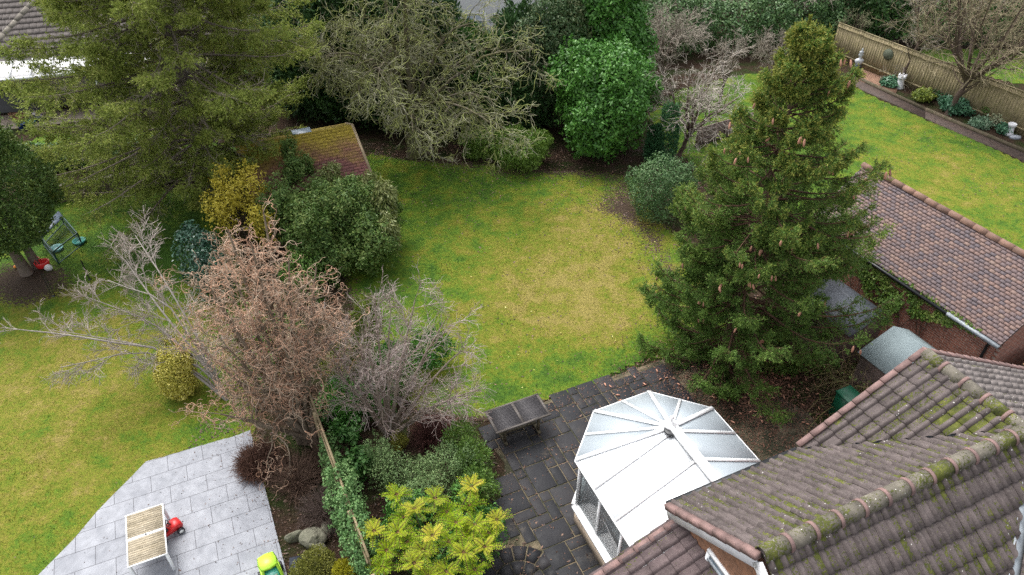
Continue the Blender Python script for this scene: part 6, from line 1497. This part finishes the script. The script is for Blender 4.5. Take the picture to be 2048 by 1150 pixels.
# ------------------------------------------------------------------ shrubs in the left and middle beds
MRH = leafmat('rhododendron leaves', (0.030, 0.066, 0.014), (0.065, 0.115, 0.025), (0.15, 0.185, 0.052), rough=.5, transl=.18, spec=.3, nscale=1.3)
MRH2 = leafmat('pale drooping leaves', (0.10, 0.13, 0.035), (0.19, 0.225, 0.07), (0.33, 0.34, 0.14), rough=.45, transl=.15)
def at(u, v, z, rx, ry, rz): g = G(u, v, z); return (g[0], g[1], z, rx, ry, rz)
shrub('rhododendron', [at(690, 440, 1.6, 1.0, 1.1, 1.5), at(745, 490, 1.2, .75, .9, 1.1), at(640, 420, 1.7, .95, 1.0, 1.1), at(728, 420, 1.7, .75, .8, .9), at(620, 470, 1.7, .9, .9, 1.4), at(585, 345, 2.3, .45, .45, .6), at(580, 300, 2.7, .28, .28, .5), at(612, 330, 2.3, .3, .3, .5), at(700, 395, 1.7, .7, .7, .6), at(560, 420, 2.0, .8, .8, 1.2), at(775, 430, 1.3, .5, .6, .9), at(660, 520, .9, .8, .8, .9)], 46000, .12, .045, MRH, 21, stem=(.06, 6), shell=.6, lump=.4, shoots=.35, label='large green rhododendron in front of the mossy roofed shed', category='shrub')
shrub('pale_leaved_shrub', [at(738, 372, 1.9, .45, .45, .5), at(768, 410, 1.9, .42, .5, .9), at(660, 345, 2.2, .4, .4, .35), at(780, 470, 1.4, .3, .4, .8)], 5200, .15, .045, MRH2, 22, 'droop', shell=.6, lump=.4, label='shrub with pale drooping leaves right of the rhododendron by the lawn', category='shrub')
MYEL = leafmat('golden leaves', (0.26, 0.22, 0.02), (0.55, 0.46, 0.05), (0.75, 0.64, 0.10), rough=.5, transl=.2)
shrub('golden_shrub', [at(470, 380, 2.6, .8, .7, .9), at(445, 430, 2.1, .6, .6, 1.0), at(500, 370, 2.8, .6, .6, .7), at(520, 450, 1.9, .5, .5, .9)], 6500, .085, .05, MYEL, 23, stem=(.03, 5), shell=.8, lump=.5, label='loose golden leaved shrub behind the corkscrew willow', category='shrub')
shrub('holly_bush', [at(400, 520, 1.4, .8, .7, 1.2), at(430, 560, 1.2, .7, .7, 1.0)], 7000, .10, .05, leafmat('dark blue green holly', (0.008, 0.03, 0.018), (0.02, 0.06, 0.035), (0.06, 0.12, 0.08), rough=.3, transl=.05, spec=.6), 24, stem=(.05, 3), label='dark blue green holly half hidden left of the willow twigs', category='shrub')
MEUO = leafmat('yellow variegated leaves', (0.26, 0.27, 0.03), (0.60, 0.53, 0.09), (0.85, 0.76, 0.26), rough=.45, transl=.15)
shrub('variegated_bush', mound(368, 812, 42, 700, seed=25, lobes=3), 26000, .055, .035, MEUO, 25, stem=(.03, 3), shell=.2, lump=.1, sub=3, shoots=.06, label='upright yellow variegated bush on the left lawn edge', category='shrub')
shrub('variegated_bush', [at(352, 705, 1.1, .35, .35, .6)], 1600, .055, .035, MEUO, 26, label='thin yellow foliage above the upright variegated bush', category='shrub')
shrub('green_undergrowth', [at(520, 740, .8, .8, .7, .7), at(480, 650, .8, .9, .7, .7), at(560, 660, .7, .7, .7, .6), at(600, 560, 1.0, .8, .8, .9)], 9000, .08, .04, leafmat('undergrowth', (0.03, 0.09, 0.012), (0.08, 0.18, 0.025), (0.17, 0.28, 0.05)), 27, shell=.7, lump=.4, label='green leafy undergrowth showing through the willow stems', category='shrub')
shrub('conifer_shrub', [at(735, 640, 1.6, .38, .38, .9), at(700, 720, .9, .6, .5, .7)], 7000, .11, .03, leafmat('yellow tipped conifer', (0.04, 0.075, 0.008), (0.10, 0.15, 0.012), (0.26, 0.28, 0.03)), 28, 'spray', label='small yellow green conifer inside the bare shrub branches', category='shrub')
shrub('cypress_shrub', [at(780, 740, .8, .75, .7, .8), at(740, 800, .5, .7, .5, .5), at(850, 700, .7, .7, .6, .6), at(690, 800, .6, .6, .6, .55)], 15000, .10, .035, leafmat('dark green conifer shrub', (0.015, 0.06, 0.010), (0.035, 0.11, 0.016), (0.08, 0.19, 0.03)), 29, 'spray', shell=.6, lump=.4, label='dark green conifer shrub behind the stems of the bare shrub', category='shrub')
MIVY = leafmat('ivy leaves', (0.035, 0.085, 0.025), (0.080, 0.155, 0.05), (0.17, 0.25, 0.10), rough=.5, transl=.15, spec=.25); MSMALL = leafmat('tiny grey green leaves', (0.045, 0.085, 0.028), (0.095, 0.15, 0.055), (0.18, 0.24, 0.10), rough=.5, spec=.25, transl=.15)
iv = [(*(FL0 + FD * t), 1.25 - abs(t - 2) * .12, .34, .55, .75) for t in (1.1, 1.7, 2.3, 2.9)]
shrub('ivy', iv, 9000, .06, .045, MIVY, 30, shell=.4, lump=.35, label='small leaved ivy swallowing the old fence', category='climber')
shrub('ivy', [(*(FL0 + FD * t), .75, .25, .4, .75) for t in (.0, .5, 3.6, 4.2)], 3500, .07, .05, MIVY, 31, shell=.6, lump=.4, label='ivy trailing at foot of the old fence beside the dark soil', category='climber')
shrub('small_leaved_shrub', [at(800, 950, .7, .75, .6, .65), at(900, 930, .75, .75, .55, .65), at(850, 990, .8, .7, .5, .6), at(760, 920, .8, .35, .35, .8)], 17000, .042, .024, MSMALL, 32, stem=(.02, 7), shell=.5, lump=.35, label='grey green tiny leaved shrub between bare shrub and yellow rosettes', category='shrub')
MPIE = leafmat('pieris leaves', (0.04, 0.10, 0.015), (0.095, 0.18, 0.03), (0.22, 0.32, 0.07), rough=.42, transl=.15)
shrub('star_leaved_shrub', [at(945, 920, .7, .45, .5, .6), at(960, 980, .7, .42, .45, .6), at(925, 880, .5, .45, .45, .45), at(940, 1010, .45, .35, .35, .45)], 9500, .085, .028, MPIE, 33, 'spray', stem=(.02, 5), shell=.6, lump=.35, label='bright green narrow leaved shrub spilling over the dark patio edge', category='shrub')
shrub('bramble', [at(690, 870, .5, .45, .6, .4), at(720, 930, .6, .4, .5, .5), at(660, 820, .4, .4, .6, .4)], 2200, .11, .08, leafmat('bramble', (0.03, 0.11, 0.02), (0.07, 0.19, 0.04), (0.14, 0.28, 0.08)), 34, shell=.9, label='bramble leaves in the dark soil right of the old fence', category='plant')
shrub('moss_mound', mound(800, 905, 20, 870, seed=35, lobes=2), 5000, .03, .014, leafmat('moss', (0.08, 0.085, 0.01), (0.15, 0.15, 0.02), (0.24, 0.22, 0.04)), 35, shell=.1, inner=.3, label='rounded mossy stump below the bare shrub', category='stump')
# heather like twiggy ball and dead stems on the patio border
r = rng(44)
def twigball(u, vf, rp, vt, n, mat, lab, seed, L=.4, name='twiggy_shrub'):
    B = mound(u, vf, rp, vt, seed=seed, lobes=0)[0]; r = rng(seed); d = norm(r.normal(size=(n, 3)) + (0, 0, .35)); st = np.array([B[0], B[1], .02]) + r.normal(size=(n, 3)) * (.08, .08, .02)
    d[:, 2] = np.abs(d[:, 2]) * .9 + .03; P = grow(st, d, r.uniform(.75, 1.05, n) * np.array([1 / np.linalg.norm(x / np.array([B[3], B[4], B[2] + B[5]])) for x in norm(d)]), 7, .07, 0, r)
    Rn = taper(n, 7, np.full(n, .006), .003); V, Q = tubes(P, Rn, 3); s, dd, _, _ = kids(P, Rn, 5, .45, 1, .5, r); P2 = grow(s, dd, r.uniform(.06, .2, len(s)), 4, .12, 0, r); V2, Q2 = tubes(P2, taper(len(P2), 4, np.full(len(P2), .0035), .0025), 3)
    root = empty(name, (B[0], B[1], 0), label=lab, category='shrub'); MB().add(V, Q).add(V2, Q2).build('stems', mat, root)
twigball(522, 968, 50, 888, 1500, bark_mat('red brown fine twigs', (0.20, 0.11, 0.08), (0.10, 0.055, 0.04)), 'round reddish brown twiggy shrub overhanging the pale patio corner', 45)
MDTW = bark_mat('brown stems', (0.22, 0.14, 0.10), (0.10, 0.065, 0.05))
twigball(600, 1010, 60, 900, 420, MDTW, 'sprawling brown bare stems in the border below the willow', 46); twigball(655, 1075, 62, 985, 480, bark_mat('grey fine twigs', (0.19, 0.14, 0.12), (0.10, 0.07, 0.06)), 'fine grey brown tangle around the rockery stones', 47); twigball(655, 960, 50, 860, 300, MDTW, 'bare brown stems against the left side of the old fence', 48)
twigball(870, 910, 62, 842, 700, bark_mat('dark red stems', (0.16, 0.07, 0.06), (0.08, 0.035, 0.03)), 'dark reddish dead stems in the middle bed near the slatted table', 49)
def rock(u, v, s, lab, seed, sq=(1, .8, .7)):
    g = G(u, v); bm = bmesh.new(); bmesh.ops.create_icosphere(bm, subdivisions=3, radius=s); r = rng(seed)
    for vv in bm.verts:
        c = np.array(vv.co) / s; k = 1 + .5 * (vn(c[0] * 1.3 + seed, c[1] * 1.3 + c[2], .7, seed) - .5) + .2 * (vn(c[0] * 4, c[1] * 4 + c[2] * 3, .6, seed) - .5)
        vv.co = Vector((c[0] * sq[0] * s * k, c[1] * sq[1] * s * k, c[2] * sq[2] * s * k))
    me = bpy.data.meshes.new('rock'); bm.to_mesh(me); bm.free(); o = link('rock', me, MROCK, label=lab, category='rock'); o.location = (g[0], g[1], s * sq[2] * .5); o.rotation_euler = (0, 0, seed)
MROCK = plain('lichened stone', (0.21, 0.20, 0.15), (0.13, 0.13, 0.09), 7, .95, .7, 20)
rock(593, 1078, .2, 'narrow upright grey stone beside the pale patio', 2, (.45, 1.2, 1.0)); rock(628, 1080, .33, 'large lichened rockery stone in the tangle of twigs', 3); rock(640, 1104, .2, 'smaller stone in front of the large rockery stone', 5); rock(655, 1060, .22, 'stone behind the large rockery stone', 8)
shrub('gold_conifer', mound(635, 1185, 42, 1108, seed=36, lobes=3), 9000, .05, .022, leafmat('dull gold leaves', (0.09, 0.10, 0.02), (0.19, 0.20, 0.035), (0.34, 0.33, 0.08)), 36, 'spray', label='dull golden bush at the bottom edge beside the lime toy', category='shrub')
shrub('gold_conifer', mound(695, 1185, 25, 1130, seed=37, lobes=2), 6000, .05, .022, leafmat('bright gold leaves', (0.20, 0.20, 0.015), (0.38, 0.36, 0.02), (0.55, 0.50, 0.05)), 37, 'spray', label='small brighter golden conifer at the bottom edge', category='shrub')

# ---- yellow green mahonia rosettes
def mahonia():
    r = rng(90); S_ = 2.875
    ros = [(1130, 640, 2.05, 1), (700, 690, 1.9, .2), (800, 770, 1.95, .7), (920, 710, 1.85, .3), (570, 900, 1.75, .6), (705, 905, 1.8, .25), (905, 925, 2.1, 1), (1040, 850, 1.85, .1), (1150, 860, 1.8, .3), (1275, 835, 1.65, .8), (1085, 1020, 1.85, .45), (1205, 990, 1.75, .6), (800, 1085, 1.75, .5), (985, 1130, 1.6, .3), (640, 1010, 1.55, .1), (850, 1010, 1.8, .4), (1150, 1120, 1.5, .1), (740, 820, 1.6, 0), (990, 790, 1.6, 0), (620, 1100, 1.4, .1), (1000, 960, 1.75, .1), (1230, 910, 1.45, .1), (1120, 750, 1.5, 0), (760, 960, 1.6, .1), (880, 1160, 1.6, .3), (1080, 930, 1.6, .1)]
    gb = G(550 + 900 / S_, 750 + 1100 / S_); root = empty('mahonia', (gb[0], gb[1], 0), label='large yellow green mahonia with rosettes of toothed leaves by the dark patio', category='shrub')
    V = []; T = []; st = MB(); nrib = []
    for (zx, zy, z, yl) in ros:
        c = G(550 + zx / S_, 750 + zy / S_, z); nl_ = int(r.integers(15, 20))
        b = np.array([gb[0] + r.normal() * .12, gb[1] + r.normal() * .12, 0]); st.tube([b, b * .55 + c * .45 + (0, 0, -.1), c - (0, 0, .05)], [.022, .018, .012], 5)
        for k in range(nl_):
            ring = k % 2; a = k * 2.4 + r.uniform(0, 1); L = r.uniform(.32, .42) * (1 if ring else .72); el = r.uniform(.1, .4) if ring else r.uniform(.5, .95)
            d = np.array([math.cos(a) * math.cos(el), math.sin(a) * math.cos(el), math.sin(el)]); m_ = 11; P = grow(c[None], d[None], np.array([L]), m_, .01, -.10, r)[0]
            side = norm(np.cross(norm(P[-1] - P[0]), (0, 0, 1.0))); st2 = P
            nrib.append(P)
            for i in range(2, m_):
                t = norm(P[i] - P[i - 1]); up = np.cross(side, t); l = .078 * (1 - .45 * abs(i / m_ - .45)) * (.75 if i == m_ - 1 else 1); w = .019
                for s in ((-1, 1) if i < m_ - 1 else (0,)):
                    ax = norm(side * s * 1.0 + t * (.35 if s else 1) - up * .15 * abs(s) + r.normal(size=3) * .04); q = norm(np.cross(ax, up)); p = P[i] + ax * .005
                    V += [p, p + ax * l * .25 + q * w * .5, p + ax * l * .6 + q * w * .42, p + ax * l, p + ax * l * .6 - q * w * .42, p + ax * l * .25 - q * w * .5]
                    T.append(np.clip(yl * (.1 + .8 * (1 - ring)) * r.uniform(.3, 1.0) + .12 * (i / m_) * (yl > .2), 0, 1))
    V = np.array(V); n = len(V) // 6; F = np.arange(n * 6).reshape(-1, 6)
    fmesh('foliage', V, F, MMAH, root, attrs={'tip': np.repeat(T, 6)})
    Vr, Qr = tubes(np.array(nrib), np.full((len(nrib), 11), .0035), 3); MB().add(Vr, Qr).build('leaf_ribs', bark_mat('red ribs', (0.30, 0.20, 0.08), (0.18, 0.08, 0.04)), root)
    st.build('stem', MBARK, root)
MMAH = leafmat('mahonia leaflets', (0.07, 0.16, 0.008), (0.20, 0.32, 0.008), (0.38, 0.45, 0.010), rough=.55, spec=.15, transl=.3, tip=(0.52, 0.43, 0.055, 1))
mahonia()
shrub('dark_leaved_underplanting', [at(900, 1110, .7, 1.0, .8, .8), at(820, 1060, .8, .7, .7, .8), at(960, 1070, .7, .6, .6, .7), at(930, 1000, .7, .4, .4, .7)], 9000, .10, .04, leafmat('lower mahonia leaves', (0.02, 0.07, 0.012), (0.045, 0.13, 0.02), (0.10, 0.21, 0.035)), 91, shell=.8, label='dark green lower foliage beneath the yellow mahonia rosettes', category='shrub')

# ---- right side: ivy on garage wall, brambles, bin, cones on the ground
def wall_ivy():
    r = rng(60); P = []; a = R0 + gN * (wi + .12); n = 17000
    x = r.uniform(1.2, 6.4, n); z = r.uniform(.4, 2.5, n)
    k = (z > 2.5 - (.75 + .9 * vn(x, z, .7, 3)) * np.clip(1.3 - abs(x - 3.7) * .5, .18, 1)) & (vn(x, z, .22, 5) > .42)
    x, z = x[k], z[k]; q = a + x[:, None] * gE + r.uniform(0, .1, len(x))[:, None] * gN; P = np.column_stack([q, z]); Nn = np.tile(v3(gN, 0), (len(P), 1))
    V = bigfaces(Nn, P, r, .075, .07, .35); root = empty('ivy', (*a, 0), label='ivy climbing the brick garage wall below the gutter', category='climber'); fmesh('foliage', V, quads(V), leafmat('wall ivy', (0.05, 0.12, 0.018), (0.13, 0.22, 0.035), (0.36, 0.42, 0.12), rough=.45), root)
    mb = MB()
    for i in range(14): x0 = r.uniform(1.5, 5.5); pts = [v3(a + gE * (x0 + .15 * math.sin(j + i)) + gN * .02, .1 + j * .35) for j in range(6)]; mb.tube(pts, .012, 4)
    mb.build('stem', MBARK, root)
wall_ivy()
r = rng(65); bg = G(1725, 790); n = 260
st = np.column_stack([bg[0] + r.normal(size=n) * .55, bg[1] + r.normal(size=n) * .5, np.full(n, .02)]); d = norm(np.column_stack([r.normal(size=n) * .5, r.normal(size=n) * .5, r.uniform(.6, 1.2, n)]))
P = grow(st, d, r.uniform(.8, 2.2, n), 14, .12, .0, r, -.30, curl=.18); P[:, :, 2] = np.maximum(P[:, :, 2], .03); R_n = taper(n, 14, np.full(n, .009), .004); V, Q = tubes(P, R_n, 4); s, dd, _, _ = kids(P, R_n, 7, .2, 1, .8, r); P2 = grow(s, dd, r.uniform(.1, .5, len(s)), 6, .2, -.04, r, curl=.3); V2, Q2 = tubes(P2, taper(len(P2), 6, np.full(len(P2), .004), .003), 3)
br = empty('bramble', (bg[0], bg[1], 0), label='tangle of dry brown brambles between the spruce and the house roof', category='shrub'); MB().add(V, Q).add(V2, Q2).build('stems', bark_mat('dry bramble stems', (0.32, 0.24, 0.15), (0.16, 0.11, 0.07), (0.22, 0.22, 0.08)), br)
lf = P2[:, -1][::3]; V = bigfaces(np.tile([0, 0, 1.0], (len(lf), 1)), lf, r, .09, .055); fmesh('leaves', V, quads(V), leafmat('bramble mixed leaves', (0.04, 0.07, 0.015), (0.12, 0.16, 0.03), (0.20, 0.34, 0.10)), br)
shrub('cherry_laurel_sprig', [at(1700, 455, 2.2, .35, .35, .4)], 500, .17, .075, leafmat('bright sprig', (0.03, 0.12, 0.03), (0.07, 0.22, 0.07), (0.16, 0.36, 0.16)), 66, label='bright green laurel sprig against the garage roof edge', category='shrub')
bq = G(1682, 838); binr = empty('wheelie_bin', (bq[0], bq[1], 0), ANG, label='dark green bin under the spruce just above the roof verge', category='bin')
MBIN = plain('green bin', (0.008, 0.10, 0.05), (0.005, 0.07, 0.035), 4, .4)
mb = MB(); mb.box((bq[0], bq[1], .05), .5, .55, .9, ANG, .03); mb.build('body', MBIN, binr); mb = MB(); mb.box((bq[0], bq[1], .955), .56, .62, .06, ANG, .02); mb.build('lid', MBIN, binr)
for s in (-.2, .2): mb = MB(); wheel(mb, v3(bq[:2] + E2 * s + N2 * .28, .1), E3, .1, .05); mb.build('wheel', MBLACK, binr)
rc = rng(99); cnt = 0
cand = [(1400, 700, 1560, 800)] * 6 + [(1380, 720, 1640, 850)] * 6 + [(1150, 730, 1390, 800)] * 3
while cnt < 120:
    u0, v0, u1, v1 = cand[int(rc.integers(len(cand)))]; u = rc.uniform(u0, u1); v = rc.uniform(v0, v1)
    if v < 820 - .42 * (u - 1150) - 45 : continue
    g = G(u, v, .05); o = bpy.data.objects.new('fallen_cone', cme); COL.objects.link(o); o.rotation_euler = (math.pi / 2 + rc.normal() * .1, 0, rc.uniform(0, 6.28)); g = G(u, v, .06)
    o.location = (g[0], g[1], .062); s_ = rc.uniform(.7, 1.0); o.scale = (s_, s_, s_); cnt += 1
    tag(o, 'fallen brown spruce cone lying on ground near the spruce', 'cone', 'fallen spruce cones')
# needle litter and cone scales under the spruce
def under(r, n):
    a = r.uniform(0, 6.28, n); q = np.abs(r.normal(size=n)) * 2.3; return 7.2 + np.cos(a) * q * .95, 15.2 + np.sin(a) * q * .9
litter('needle_litter', under, 16000, 7, .028, leafmat('needle litter', (0.06, 0.03, 0.02), (0.15, 0.07, 0.045), (0.30, 0.16, 0.11), rough=.8, transl=0), 'reddish needle and cone scale litter under the spruce', .04)
def onpatio(r, n):
    x = r.uniform(-1, 8, n * 4); y = r.uniform(8, 16.8, n * 4); d = pdist(x, y, Pg([(960, 860), (1100, 800), (1300, 728), (1390, 700)]), False); k = inpoly(x, y, DARK) & (r.uniform(size=len(x)) < .04 + .9 * np.exp(-(d / .35) ** 2)); return x[k][:n], y[k][:n]
litter('patio_litter', onpatio, 2600, 8, .022, leafmat('patio litter', (0.07, 0.03, 0.02), (0.18, 0.09, 0.06), (0.34, 0.20, 0.13), rough=.8, transl=0), 'scattered brown debris along the patio and lawn joint', .04)
